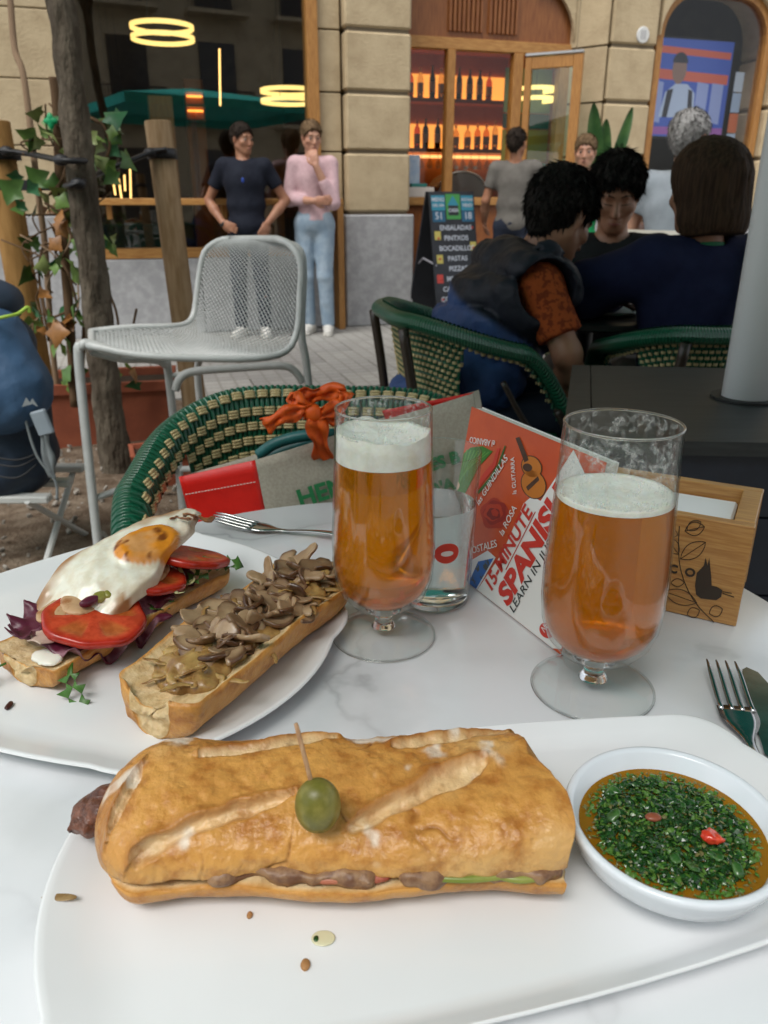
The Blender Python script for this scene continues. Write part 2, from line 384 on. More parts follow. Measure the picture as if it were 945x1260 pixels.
# ---- big left window
wf = MB().box(-2.78, -.83, .06, .20, .62, .70, .004).build('window_sill', woodh, house)
win = bpy.data.objects.new('window', None); link(win, house)
MB().box(-.915, -.825, .04, .22, .70, 3.7, .004).build('frame_post', wood, win); MB().box(-2.785, -2.71, .04, .22, .70, 3.7, .004).build('frame_post', wood, win)
pane = pane_mat('window glass', (.88, .9, .89), 1.5)
MB().box(-2.71, -.915, .125, .133, .70, 3.7).build('pane', pane, win)
# drinking ledge with its end leg
ld = bpy.data.objects.new('drinks_ledge', None); link(ld, house)
MB().box(-2.78, -.69, -.16, .03, 1.035, 1.085, .004).build('shelf_board', woodh, ld); MB().box(-.745, -.69, -.155, .025, 0.0, 1.034, .003).build('end_leg', wood, ld)
for x in (-2.6, -1.7): MB().box(x, x + .04, -.1, .05, .93, 1.034, .003).build('bracket', wood, ld)
# ---- rooms behind
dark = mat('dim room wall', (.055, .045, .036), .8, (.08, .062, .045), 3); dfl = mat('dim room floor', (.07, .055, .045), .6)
rm = bpy.data.objects.new('cafe_room', None); link(rm, house)
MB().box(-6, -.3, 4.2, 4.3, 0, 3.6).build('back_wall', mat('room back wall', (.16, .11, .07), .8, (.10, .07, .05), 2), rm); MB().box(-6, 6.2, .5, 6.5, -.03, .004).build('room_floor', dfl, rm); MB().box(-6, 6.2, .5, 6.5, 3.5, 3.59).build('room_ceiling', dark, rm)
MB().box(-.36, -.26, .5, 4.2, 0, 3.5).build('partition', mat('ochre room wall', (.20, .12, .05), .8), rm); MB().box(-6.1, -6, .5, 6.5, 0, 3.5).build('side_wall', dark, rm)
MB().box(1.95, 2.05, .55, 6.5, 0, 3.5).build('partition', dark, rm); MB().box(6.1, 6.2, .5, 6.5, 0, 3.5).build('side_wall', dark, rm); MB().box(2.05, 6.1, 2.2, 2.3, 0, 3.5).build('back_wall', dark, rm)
# wooden column and back-bar glow in the cafe room
MB().box(-2.15, -1.92, 1.6, 1.8, .0, 2.0, .01).build('room_column', mat('lit oak column', (.42, .22, .07), .5, (.33, .15, .045), 6, stretch=(10, 10, 1)), rm)
MB().box(-1.60, -.60, 3.2, 3.9, 0, 1.1, .01).build('room_counter', wood, rm)
warm = mat('warm bulb', (1, .7, .3), .5, emit=(1, .55, .18), est=2.5); ringm = mat('ring lamp glow', (1, .8, .4), .5, emit=(1, .66, .20), est=1.3)
def ring_lamp(label, x, y, z, r):
    t = thing('ring_lamp', label, 'lamp', house.matrix_basis @ Vector((x, y, z)), FA, 'ring lamps in the cafe')
    for dz, rr in ((.0, r), (.085, r)):
        MB().lathe([(rr - .014, dz), (rr, dz), (rr, dz + .035), (rr - .014, dz + .035), (rr - .014, dz)], 48).build('light_ring', ringm, t, True, sharp=40)
    for a in (0, 2.1, 4.2): MB().tube([(r * math.cos(a), r * math.sin(a), .035), (r * .1 * math.cos(a), r * .1 * math.sin(a), 3.5 - z)], .003, 5).build('wire', metal_dk, t)
    return t
metal_dk = mat('black wire', (.02, .02, .02), .5)
def hpt(px, py, y):
    """point at picture position on the plane y (house axes)"""
    p0 = house.matrix_basis @ Vector((0, y, 0)); n = Vector((math.sin(FA), -math.cos(FA), 0)); p = onplane(px, py, p0, n); return house.matrix_basis.inverted() @ p
a = hpt(200, 42, 1.0); ring_lamp('glowing double ring lamp high behind the big window near the tree', a.x, 1.0, a.z - .05, .27)
a = hpt(356, 120, 1.15); ring_lamp('glowing double ring lamp hanging lower behind the big window by the oak post', a.x, 1.15, a.z - .05, .27)
a = hpt(660, 118, .62); ring_lamp('added ring lamp standing in for the reflection in the open bar door', a.x, .62, a.z - .05, .19)  # lamp added behind the door glass to stand for a mirrored ring lamp
# bottle shelf glowing at the back of the cafe room
a0 = hpt(226, 95, 3.0); a1_ = hpt(254, 150, 3.0)
bs = thing('back_shelf', 'orange lit bottle shelf deep inside the cafe behind the big window', 'shelf', house.matrix_basis @ Vector((a0.x, 3.0, 0)), FA)
wd_ = a1_.x - a0.x; zt, zb = a0.z, a1_.z
MB().box(0, wd_, .1, .3, 0, zt, .005).build('cabinet', mat('orange lit wood', (.45, .15, .03), .6), bs)
for k in range(3): MB().box(0, wd_, -.05, .1, zb + (zt - zb) * k / 3, zb + (zt - zb) * k / 3 + .02).build('shelf_board', redwood, bs)
for k in range(2): MB().box(.02, wd_ - .02, .06, .09, zb + (zt - zb) * (k + 1) / 3 - .04, zb + (zt - zb) * (k + 1) / 3 - .02).build('light_strip', mat('amber strip', (1, .5, .1), .5, emit=(1, .34, .05), est=2.2), bs)
# thin pendant tubes
for k, (px, py0, py1) in enumerate(((270, 60, 130), (138, 215, 240), (146, 220, 248), (160, 205, 245), (153, 215, 235))):
    a = hpt(px, py0, 1.6); b = hpt(px + (4 if k in (1, 2) else 1), py1, 1.6); t = thing('pendant_tube', 'thin glowing pendant tube inside the cafe window' if k else 'long thin glowing pendant tube between the two ring lamps', 'lamp', house.matrix_basis @ Vector((b.x, 1.6, b.z)), FA, 'pendant tubes' if k else None)
    MB().tube([(0, 0, 0), (a.x - b.x, 0, a.z - b.z)], .008, 8).build('tube', warm, t); MB().tube([(a.x - b.x, 0, a.z - b.z), (a.x - b.x, 0, 3.5 - b.z)], .002, 5).build('cord', metal_dk, t)
# simple dark green chairs inside
for k, px in enumerate((135, 185)):
    a = hpt(px, 300, 1.3); t = thing('indoor_chair', 'dark green chair in the dim cafe, %s' % ('beside the tree trunk seen through the glass' if k == 0 else 'beside the timber stake seen through the glass'), 'chair', house.matrix_basis @ Vector((a.x, 1.3, 0)), FA)
    gm = mat('dark green chair paint', (.02, .06, .045), .5)
    MB().box(-.2, .2, -.2, .2, .43, .47, .01).build('seat', gm, t); MB().box(-.2, .2, .17, .2, .6, .86, .012).build('backrest', gm, t)
    for sx in (-.17, .17):
        for sy in (-.17, .17): MB().tube([(sx, sy, 0), (sx, sy, .43 if sy < 0 else .6)], .012, 6).build('leg', gm, t)
# ---- bar entrance between the pillars
YB = .30
br = bpy.data.objects.new('bar_front', None); link(br, house)
def bp(px, py, y=YB): a = hpt(px, py, y); return a.x, a.z
MB().box(-.02, 1.62, YB, YB + .10, 2.30, 2.39, .004).build('transom_rail', woodh, br)
MB().box(-.02, 1.62, YB + .03, YB + .06, 2.39, 3.7).build('transom_panel', redwood, br)
for k in range(16):
    x = .40 + k * .042
    if k == 8: continue
    MB().box(x, x + .024, YB, YB + .03, 2.44, 3.5, .002).build('slat', redwood, br)
for x0, x1 in ((.395, .47), (1.035, 1.13), (1.50, 1.60), (-.02, .04)): MB().box(x0, x1, YB - .005, YB + .09, 0 if x0 > 1 else 1.10, 2.299, .004).build('post', wood, br)
MB().box(.0, 1.034, YB - .05, YB + .12, 1.03, 1.098, .004).build('bar_sill', woodh, br); MB().box(.0, 1.034, YB, YB + .08, 0, 1.029, .003).build('apron_panel', mat('orange cedar panel', (.30, .10, .025), .45, (.22, .065, .016), 8, stretch=(12, 12, 1)), br)
for x0, x1 in ((.041, .394), (.471, 1.034)): MB().box(x0, x1, YB + .04, YB + .046, 1.10, 2.299).build('pane', pane_mat('bar glass', (.95, .95, .93), .25), br)
# open door leaf
hx = 1.135; dl = bpy.data.objects.new('door', None); link(dl, br); dl.location = (hx, YB - .02, 0); dl.rotation_euler = (0, 0, R(-42))
DW = .52
MB().box(0, .06, 0, .045, .02, 2.27, .003).build('stile', wood, dl); MB().box(DW - .085, DW, 0, .045, .02, 2.27, .003).build('stile', wood, dl); MB().box(.061, DW - .086, .002, .043, 2.17, 2.265, .003).build('rail', wood, dl); MB().box(.061, DW - .086, .002, .043, .02, .22, .003).build('rail', wood, dl)
MB().box(.061, DW - .086, .019, .026, .221, 2.169).build('door_pane', pane_mat('door glass', (.85, .92, .88), .6), dl); MB().box(0, DW, -.01, .055, 2.272, 2.295, .004).build('closer_arm', mat('brushed metal', (.5, .5, .5), .35, metal=1), dl)
MB().box(DW - .05, DW - .02, -.03, -.001, 1.28, 1.36, .004).build('handle', mat('brass', (.3, .2, .08), .35, metal=1), dl)
# bar room: shelves with bottles, glass rack, coffee machine
bw = mat('amber bar wall', (.60, .24, .07), .7, (.48, .17, .045), 3); bar = bpy.data.objects.new('back_bar', None); link(bar, house)
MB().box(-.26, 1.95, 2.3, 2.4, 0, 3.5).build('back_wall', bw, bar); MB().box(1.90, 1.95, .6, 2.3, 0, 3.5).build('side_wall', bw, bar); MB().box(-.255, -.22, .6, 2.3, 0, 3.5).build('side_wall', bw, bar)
glow = mat('shelf light', (1, .6, .2), .5, emit=(1, .50, .12), est=2.0); SHZ = (1.62, 2.12, 2.62)
for z in SHZ:
    MB().box(-.22, 1.90, 2.02, 2.29, z - .04, z, .004).build('shelf', mat('red shelf', (.36, .10, .04), .45), bar); MB().box(-.2, 1.88, 2.27, 2.289, z + .004, z + .26).build('added_glow_panel', mat('added amber glow', (.6, .25, .05), .5, emit=(1, .36, .06), est=.8), bar); MB().box(-.2, 1.88, 2.23, 2.25, z + .002, z + .014).build('light_strip', glow, bar)  # glowing panel added behind the bottles to brighten each shelf
MB().box(-.2, 1.88, 2.2, 2.28, SHZ[0] - .09, SHZ[0] - .06).build('light_strip', mat('work light', (1, .7, .35), .5, emit=(1, .50, .16), est=1.2), bar)
MB().box(-.1, 1.5, .75, 1.25, 1.0, 1.06, .006).build('bar_counter', woodh, bar); MB().box(-.1, 1.5, .78, 1.2, 0, .995).build('bar_counter_front', wood, bar)
bcol = [mat('bottle glass %d' % k, c, .08, spec=.7, trans=0 if k in (0, 2) else .8) for k, c in enumerate(((.03, .015, .01), (.80, .36, .06), (.03, .05, .02), (.85, .62, .32), (.55, .12, .03), (.9, .8, .6)))]
lab = mat('bottle label', (.55, .48, .36), .7)
def bottle_mesh(k):
    r = (.036, .038, .034, .04, .036, .035)[k]; h = (.30, .27, .32, .25, .29, .31)[k]
    return MB().lathe([(0, 0), (r, 0), (r, h * .62), (r * .85, h * .70), (.014, h * .80), (.013, h * .97), (.016, h * .97), (.016, h), (0, h)], 12).me('glass_body', bcol[k], True), MB().lathe([(r + .001, h * .2), (r + .001, h * .5)], 12).me('paper_label', lab, True)
bms = [bottle_mesh(k) for k in range(6)]; rb = random.Random(3)
bl = ('near-black bottle', 'amber spirit bottle', 'dark green bottle', 'straw coloured bottle', 'red-brown bottle', 'pale clear bottle')
for zi, z in enumerate(SHZ[:2]):
    x = -.15
    while x < 1.75:
        k = rb.randrange(6); t = thing('bottle', '%s on the %s lit shelf of the back bar' % (bl[k], ('lower', 'upper')[zi]), 'bottle', house.matrix_basis @ Vector((x, 2.12 + rb.uniform(-.03, .03), z + .0005)), 0, '%ss on the %s bar shelf' % (bl[k], ('lower', 'upper')[zi]))
        obj('glass_body', bms[k][0], t); obj('paper_label', bms[k][1], t); x += rb.uniform(.095, .15)
# hanging stem glasses under the lower shelf
sg = MB().lathe([(.03, 0), (.03, -.003), (.004, -.006), (.004, -.07), (.028, -.10), (.032, -.14), (.028, -.17)], 12).me('stem_glass', mat('rack glass', (.85, .8, .7), .05, alpha=.35, spec=.8), True)
for i in range(16):
    o = obj('stem_glass', sg, None, house.matrix_basis @ Vector((.06 + i * .1, 1.98, SHZ[0] - .042))); tag(o, 'stemmed glass hanging upside down under the bar shelf', 'glass', 'hanging stem glasses')
cm = thing('coffee_machine', 'dark rounded coffee machine on the bar counter behind the window', 'machine', house.matrix_basis @ Vector((.80, 1.0, 1.061)), FA)
pl = [(-.25, 0), (.25, 0), (.25, .12)] + [(.25 * math.cos(a), .12 + .16 * math.sin(a)) for a in np.linspace(.1, math.pi - .1, 12)] + [(-.25, .12)]
MB().prism(pl, .3, Matrix.Translation((0, -.15, 0))).build('machine_body', mat('machine enamel', (.10, .08, .07), .3), cm); MB().tube([(.25 * math.cos(a), -.152, .12 + .16 * math.sin(a)) for a in np.linspace(.1, math.pi - .1, 14)], .012, 8).build('trim_hoop', mat('machine chrome', (.5, .45, .4), .25, metal=1), cm, True)
for x in (-.15, -.05, .05, .15): MB().lathe([(.02, .0), (.024, .03)], 10, (x, -.1, .30)).build('cup', mat('cup white', (.6, .5, .4), .4), cm, True)
# box and leaflets on the bar sill
sx_ = bp(508, 232, YB - .02)[0]
t = thing('cardboard_box', 'white box lying on the bar sill', 'box', house.matrix_basis @ Vector((.12, YB - .0, 1.0985)), FA)
MB().box(-.10, .16, -.045, .09, 0, .085, .004).build('carton', mat('white card', (.58, .52, .46), .7), t)
t = thing('leaflet_stand', 'pale blue leaflet stand with teal cover on the white box', 'leaflets', house.matrix_basis @ Vector((.10, YB, 1.1842)), FA)
MB().box(-.09, .06, .02, .05, 0, .27, .006).build('leaflet', mat('pale blue card', (.32, .42, .55), .6, (.5, .55, .6), 12), t); MB().box(-.04, .11, -.04, .015, 0, .03, .003).build('brochure', mat('teal card', (.03, .2, .17), .5), t)
# curved spandrels of the round-arched openings
def spandrel(x_corner, sgn, zc, r, y0, y1, par, m, zt=3.7):
    pts = [(x_corner, zc)] + [(x_corner - sgn * r * (1 - math.cos(a)), zc + r * math.sin(a)) for a in np.linspace(0, math.pi / 2, 10)][1:] + [(x_corner - sgn * r, zt), (x_corner, zt)]
    MB().prism(pts, y1 - y0, Matrix.Translation((0, y0, 0))).build('arch_spandrel', m, par)
spandrel(1.60, 1, 2.42, .42, .26, .299, house, stone)
# right pillar with a slanted reveal
pillar(1.83, 2.30)
for a, b in zip([0] + ZC, ZC):
    z0, z1 = a + .008, b - .008; pts = [(1.60, .298), (1.80, .012), (1.80, .45), (1.60, .45)]
    MB().add([(x, y, z) for z in (z0, z1) for x, y in pts], [(3, 2, 1, 0), (4, 5, 6, 7)] + [(i, (i + 1) % 4, (i + 1) % 4 + 4, i + 4) for i in range(4)]).build('stone_block', gran if b < 1 else stone, house)
MB().box(1.63, 1.86, .25, .44, 0, 3.7).build('pillar_core', stone2, house)
# plaque
a = hpt(791, 43, -.005); s_ = thing('house_plaque', 'small round white plaque with grey emblem on the sandstone pillar', 'plaque', house.matrix_basis @ Vector((a.x, -.001, a.z)), FA)
MB().lathe([(0, 0), (.062, 0), (.066, .006), (.06, .012), (0, .012)], 28).build('disc', mat('plaque white', (.62, .62, .6), .5), s_, True, rot=(R(90), 0, 0), sharp=30)
for dx in (-.02, 0, .02): MB().box(dx - .004, dx + .004, -.015, -.0125, -.035, .035).build('emblem', mat('plaque grey', (.35, .35, .36), .5), s_)
# ---- right arched window with a television behind it
rw = bpy.data.objects.new('window', None); link(rw, house)
W0, W1, WB, WT, WR = 2.335, 3.60, .75, 2.86, .40
def archpts(i): return [(W0 + i, WB + i), (W1 - i, WB + i)] + [(W1 - i - (WR - i) * (1 - math.cos(a)), WT - WR + (WR - i) * math.sin(a)) for a in np.linspace(0, math.pi / 2, 9)] + [(W0 + i + (WR - i) * (1 - math.cos(a)), WT - WR + (WR - i) * math.sin(a)) for a in np.linspace(math.pi / 2, 0, 9)]
A, B = archpts(0), archpts(.065); n = len(A); V = [(x, y, z) for y in (.06, .16) for P in (A, B) for x, z in P]; F = []
for i in range(n):
    j = (i + 1) % n; F += [(i, j, n + j, n + i), (2 * n + i, 3 * n + i, 3 * n + j, 2 * n + j), (n + i, n + j, 3 * n + j, 3 * n + i), (i, 2 * n + i, 2 * n + j, j)]
MB().add(V, F).build('frame', wood, rw)
MB().prism(archpts(.064), .006, Matrix.Translation((0, .10, 0))).build('pane', pane_mat('right window glass', (.9, .9, .9), .3), rw)
# stone round the arch and beyond
P = [(W0 - .002, 3.7)] + [(W0 + WR * (1 - math.cos(a)), WT - WR + WR * math.sin(a)) for a in np.linspace(0, math.pi / 2, 9)] + [(W1 - WR * (1 - math.cos(a)), WT - WR + WR * math.sin(a)) for a in np.linspace(math.pi / 2, 0, 9)] + [(W1 + .002, 3.7)]
MB().prism(P, .45, Matrix.Translation((0, .012, 0))).build('arch_stone', stone, house)
pillar(3.62, 4.4); MB().box(W0, W1, .02, .45, 0, .748).build('granite_panel', gran, house); block(4.45, 6.5, .0, .5, 0, 3.7, .006)
YT = .42; c0 = hpt(800, 45, YT); c1 = hpt(903, 62, YT); c2 = hpt(800, 167, YT)
tv = thing('television', 'wall television showing a man before a blue and orange backdrop', 'television', house.matrix_basis @ Vector((c0.x, YT, c2.z)), FA)
TW, TH = c1.x - c0.x, c0.z - c2.z
MB().box(-.02, TW + .02, .005, .05, -.02, TH + .02, .004).build('casing', metal_dk, tv)
def em(n_, c, e): return mat('screen ' + n_, c, .4, emit=c, est=e)
def flat(n_, pts, m, y, par): return MB().add([(x * TW, y, z * TH) for x, z in pts], [tuple(range(len(pts)))]).build(n_, m, par)
EV = .55
flat('screen_backdrop', [(0, 0), (1, 0), (1, 1), (0, 1)], em('blue', (.03, .06, .24), EV), .004, tv)
for z0, z1 in ((.60, .70), (.86, .93)): flat('screen_band', [(0.02, z0), (.98, z0 - .04), (.98, z1 - .04), (.02, z1)], em('orange', (.30, .07, .045), EV), .003, tv)
for x in (.08, .62, .80): flat('screen_panel', [(x, .16), (x + .14, .14), (x + .14, .56), (x, .58)], em('pale', (.15, .19, .34), EV), .003, tv)
flat('screen_band', [(0, .02), (1, .02), (1, .10), (0, .10)], em('violet', (.16, .06, .2), EV), .003, tv)
flat('screen_person', [(.20, .20), (.62, .20), (.60, .46), (.50, .55), (.36, .55), (.25, .46)], em('shirt', (.22, .27, .36), EV), .002, tv)
for q in ([(.24, .20), (.30, .20), (.34, .5), (.27, .48)], [(.54, .20), (.60, .20), (.57, .48), (.52, .5)]): flat('screen_person', q, em('dark', (.015, .016, .022), EV), .0015, tv)
flat('screen_person', [(.385 + .085 * math.cos(a), .70 + .155 * math.sin(a)) for a in np.linspace(0, 6.283, 18)[:-1]], em('face', (.13, .085, .07), EV), .0012, tv); flat('screen_person', [(.385 + .092 * math.cos(a), .75 + .12 * math.sin(a)) for a in np.linspace(.1, math.pi - .1, 10)], em('dark', (.015, .016, .022), EV), .0008, tv)
# poster strip in the right window
a = hpt(905, 130, .2); t = thing('window_poster', 'narrow pale blue and orange poster strip at the edge of the right window', 'poster', house.matrix_basis @ Vector((a.x, .2, a.z)), FA)
for k, c in enumerate(((.35, .45, .6), (.5, .13, .05), (.3, .4, .55), (.42, .5, .6))): MB().box(-.05, .05, 0, .004, -.42 + k * .18, -.25 + k * .18).build('poster_panel', mat('poster %d' % k, c, .6), t)
# posters behind the open door
t = thing('wall_poster', 'green and yellow poster stack on the passage wall behind the open door', 'poster', house.matrix_basis @ Vector((1.16, .74, 1.0)), FA)
for k, (c, z0, z1) in enumerate((((.10, .30, .26), 0, .42), ((.42, .36, .02), .44, .72), ((.03, .08, .06), .73, .86), ((.16, .28, .18), .87, 1.25))): MB().box(0, .5, 0, .01, z0, z1).build('poster_panel', mat('door poster %d' % k, c, .6), t)

# =================================================================== HOUSE ACROSS THE STREET (seen mirrored in the panes)
oh = thing('opposite_building', 'pale house with iron balconies mirrored in the big cafe window', 'building', (-1, -15, 0), R(8))
ow = mat('pale render', (.50, .42, .30), .9, (.42, .35, .25), 2)
MB().box(-14, 14, -.5, 0, 0, 13).build('wall', ow, oh)
dkp = mat('dark window', (.03, .035, .04), .15); irn = mat('balcony iron', (.02, .022, .024), .6)
for fl_ in range(4):
    for i in range(-4, 5):
        x = i * 2.9; z = .2 + fl_ * 3.2; MB().box(x - .6, x + .6, 0.002, .05, z + .2, z + 2.5).build('window_opening', dkp, oh)
        if fl_:
            b_ = MB().box(x - 1.0, x + 1.0, .003, .75, z, z + .12).build('balcony', ow, oh); m_ = MB()
            m_.box(x - 1.0, x + 1.0, .70, .74, z + 1.0, z + 1.05)
            for q in range(21): m_.box(x - 1 + q * .1 - .008, x - 1 + q * .1 + .008, .71, .73, z + .12, z + 1.0)
            m_.build('railing', irn, b_)
teal = mat('teal parasol cloth', (.02, .30, .27), .7, transl=(.03, .55, .5))
for k, (x, y) in enumerate(((-4.3, -.2), (-1.9, -2.6))):
    t = thing('parasol', 'teal parasol mirrored in the cafe window, %s' % ('nearer the tree' if k == 0 else 'further down the terrace'), 'parasol', (x, y, 0)); s_ = 1.35
    MB().add([(-s_, -s_, 2.25), (s_, -s_, 2.25), (s_, s_, 2.25), (-s_, s_, 2.25), (0, 0, 2.75), (-s_, -s_, 2.1), (s_, -s_, 2.1), (s_, s_, 2.1), (-s_, s_, 2.1)], [(0, 1, 4), (1, 2, 4), (2, 3, 4), (3, 0, 4), (5, 6, 1, 0), (6, 7, 2, 1), (7, 8, 3, 2), (8, 5, 0, 3)]).build('canopy', teal, t)
    MB().tube([(0, 0, 0), (0, 0, 2.74)], .03, 10).build('pole', mat('white pole paint', (.62, .63, .63), .35), t, True); MB().box(-.35, .35, -.35, .35, 0, .1, .01).build('base', metal_dk, t)
# =================================================================== STREET THINGS
# ---- parasol over the right-hand tables: white pole rising through a dark cabinet
pp = onz(917, 490, .73)
par = thing('parasol', 'parasol with thick white pole rising through the dark cabinet', 'parasol', (pp.x, pp.y, 0))
polem = mat('white pole paint', (.62, .63, .63), .35)
MB().tube([(0, 0, .05), (0, 0, 2.59)], .041, 28).build('pole', polem, par, True); MB().box(-.3, .3, -.2, .2, 0, .05, .01).build('base', metal_dk, par)
s_ = 1.5; zc_ = 2.35; cx_, cy_ = .1, -.2
Cn = [(cx_ - s_, cy_ - s_), (cx_ + s_, cy_ - s_), (cx_ + s_, cy_ + s_), (cx_ - s_, cy_ + s_)]
MB().add([(x, y, zc_) for x, y in Cn] + [(0, 0, 2.60)] + [(x, y, zc_ - .12) for x, y in Cn], [(0, 1, 4), (1, 2, 4), (2, 3, 4), (3, 0, 4), (5, 6, 1, 0), (6, 7, 2, 1), (7, 8, 3, 2), (8, 5, 0, 3)]).build('canopy', mat('teal canopy cloth', (.04, .50, .45), .8), par)
# dark cabinet of boards
cab = thing('parasol_cabinet', 'dark grey boarded cabinet around the white parasol pole', 'cabinet', (0, 0, 0))
cbm = mat('charcoal board', (.018, .020, .020), .5, (.028, .030, .030), 10, 4, stretch=(1, 9, 9), bump=(40, .1, .001)); cbn = mat('navy board', (.010, .013, .022), .5, (.016, .02, .032), 10)
zt = .73; q0, q1 = onz(692, 540, zt), onz(704, 449, zt); q2 = Vector((1.6, 1.55, zt)); q3 = Vector((1.6, 1.02, zt))
ex = (q3 - q0); n_b = 1
def quadprism(pts, z0, z1):
    return MB().add([(p[0], p[1], z) for z in (z0, z1) for p in pts], [(3, 2, 1, 0), (4, 5, 6, 7)] + [(i, (i + 1) % 4, (i + 1) % 4 + 4, i + 4) for i in range(4)])
lerp = lambda a, b, t: a + (b - a) * t
for t0, t1 in ((0, .032), (.0335, .36), (.3615, .70), (.7015, 1)):
    quadprism([lerp(q0, q3, t0), lerp(q0, q3, t1), lerp(q1, q2, t1), lerp(q1, q2, t0)], zt - .022, zt).build('top_board', cbm, cab)
inn_ = lambda p: Vector((p.x + (.02 if p.x < 1 else -.02), p.y + (.02 if p.y < 1.3 else -.02), 0))
i0, i1, i2, i3 = map(inn_, (q0, q1, q2, q3))
for z0, z1 in ((.02, .24), (.244, .464), (.468, .60), (.604, .7075)): quadprism([i0, i3, i2, i1], z0, z1).build('side_board', cbn, cab)
MB().lathe([(.043, 0), (.06, 0), (.06, .004), (.043, .004)], 24, (pp.x, pp.y, zt + .0005)).build('pole_collar', mat('black ring', (.01, .01, .01), .6), cab)

# ---- woven bistro chairs (own axes: sitter looks along +y, origin on the ground under the seat)
grn = mat('green wicker', (.004, .075, .036), .28, (.008, .10, .05), 60, 3, spec=.6); crm = mat('cream wicker', (.52, .42, .22), .4, (.44, .34, .165), 90, 3)
def ribbed(nm, base, sc):
    m = mat(nm, base, .28, spec=.6); t = m.node_tree; N = t.nodes; L = t.links; u = N.new('ShaderNodeUVMap'); u.uv_map = 'uv'
    wv = N.new('ShaderNodeTexWave'); wv.bands_direction = 'X'; wv.inputs['Scale'].default_value = sc; wv.inputs['Distortion'].default_value = .3; L.new(u.outputs[0], wv.inputs['Vector'])
    bp_ = N.new('ShaderNodeBump'); bp_.inputs['Strength'].default_value = .8; bp_.inputs['Distance'].default_value = .003; L.new(wv.outputs[0], bp_.inputs['Height']); L.new(bp_.outputs[0], N['Principled BSDF'].inputs['Normal']); return m
rimm = ribbed('wound green rim', (.005, .078, .038), 60)
CW, CB = .275, .24
def upath(u):
    """u 0..1: left arm front -> back -> right arm front; returns plan point, rim height"""
    La = .26; arc = math.pi * .5 * .20; tot = 2 * La + 2 * arc + 2 * (CW - .20); s = u * tot; r = .20
    if s < La: p = (-CW, CB - .04 - s)
    elif s < La + arc: a = (s - La) / r; p = (-CW + r - r * math.cos(a), CB - .04 - La - r * math.sin(a))
    elif s < La + arc + 2 * (CW - r): p = (-CW + r + s - La - arc, CB - .04 - La - r)
    elif s < La + 2 * arc + 2 * (CW - r): a = (s - La - arc - 2 * (CW - r)) / r; p = (CW - r + r * math.sin(a), CB - .04 - La - r * math.cos(a))
    else: p = (CW, CB - .04 - La + (s - La - 2 * arc - 2 * (CW - r)))
    d = abs(u - .5) * 2; q = max(d - .74, 0) / .26; z = .71 + .08 * sstep(.85, .25, d) - .21 * q ** 1.6
    return Vector((p[0] * (1 - .20 * q ** 1.3), p[1] + .0 * q, float(z)))
def ufr(u):
    p = upath(u); a = upath(min(u + .01, 1)); b = upath(max(u - .01, 0)); t = a - b; t.z = 0; t.normalize(); return p, t, Vector((t.y, -t.x, 0))   # outward normal
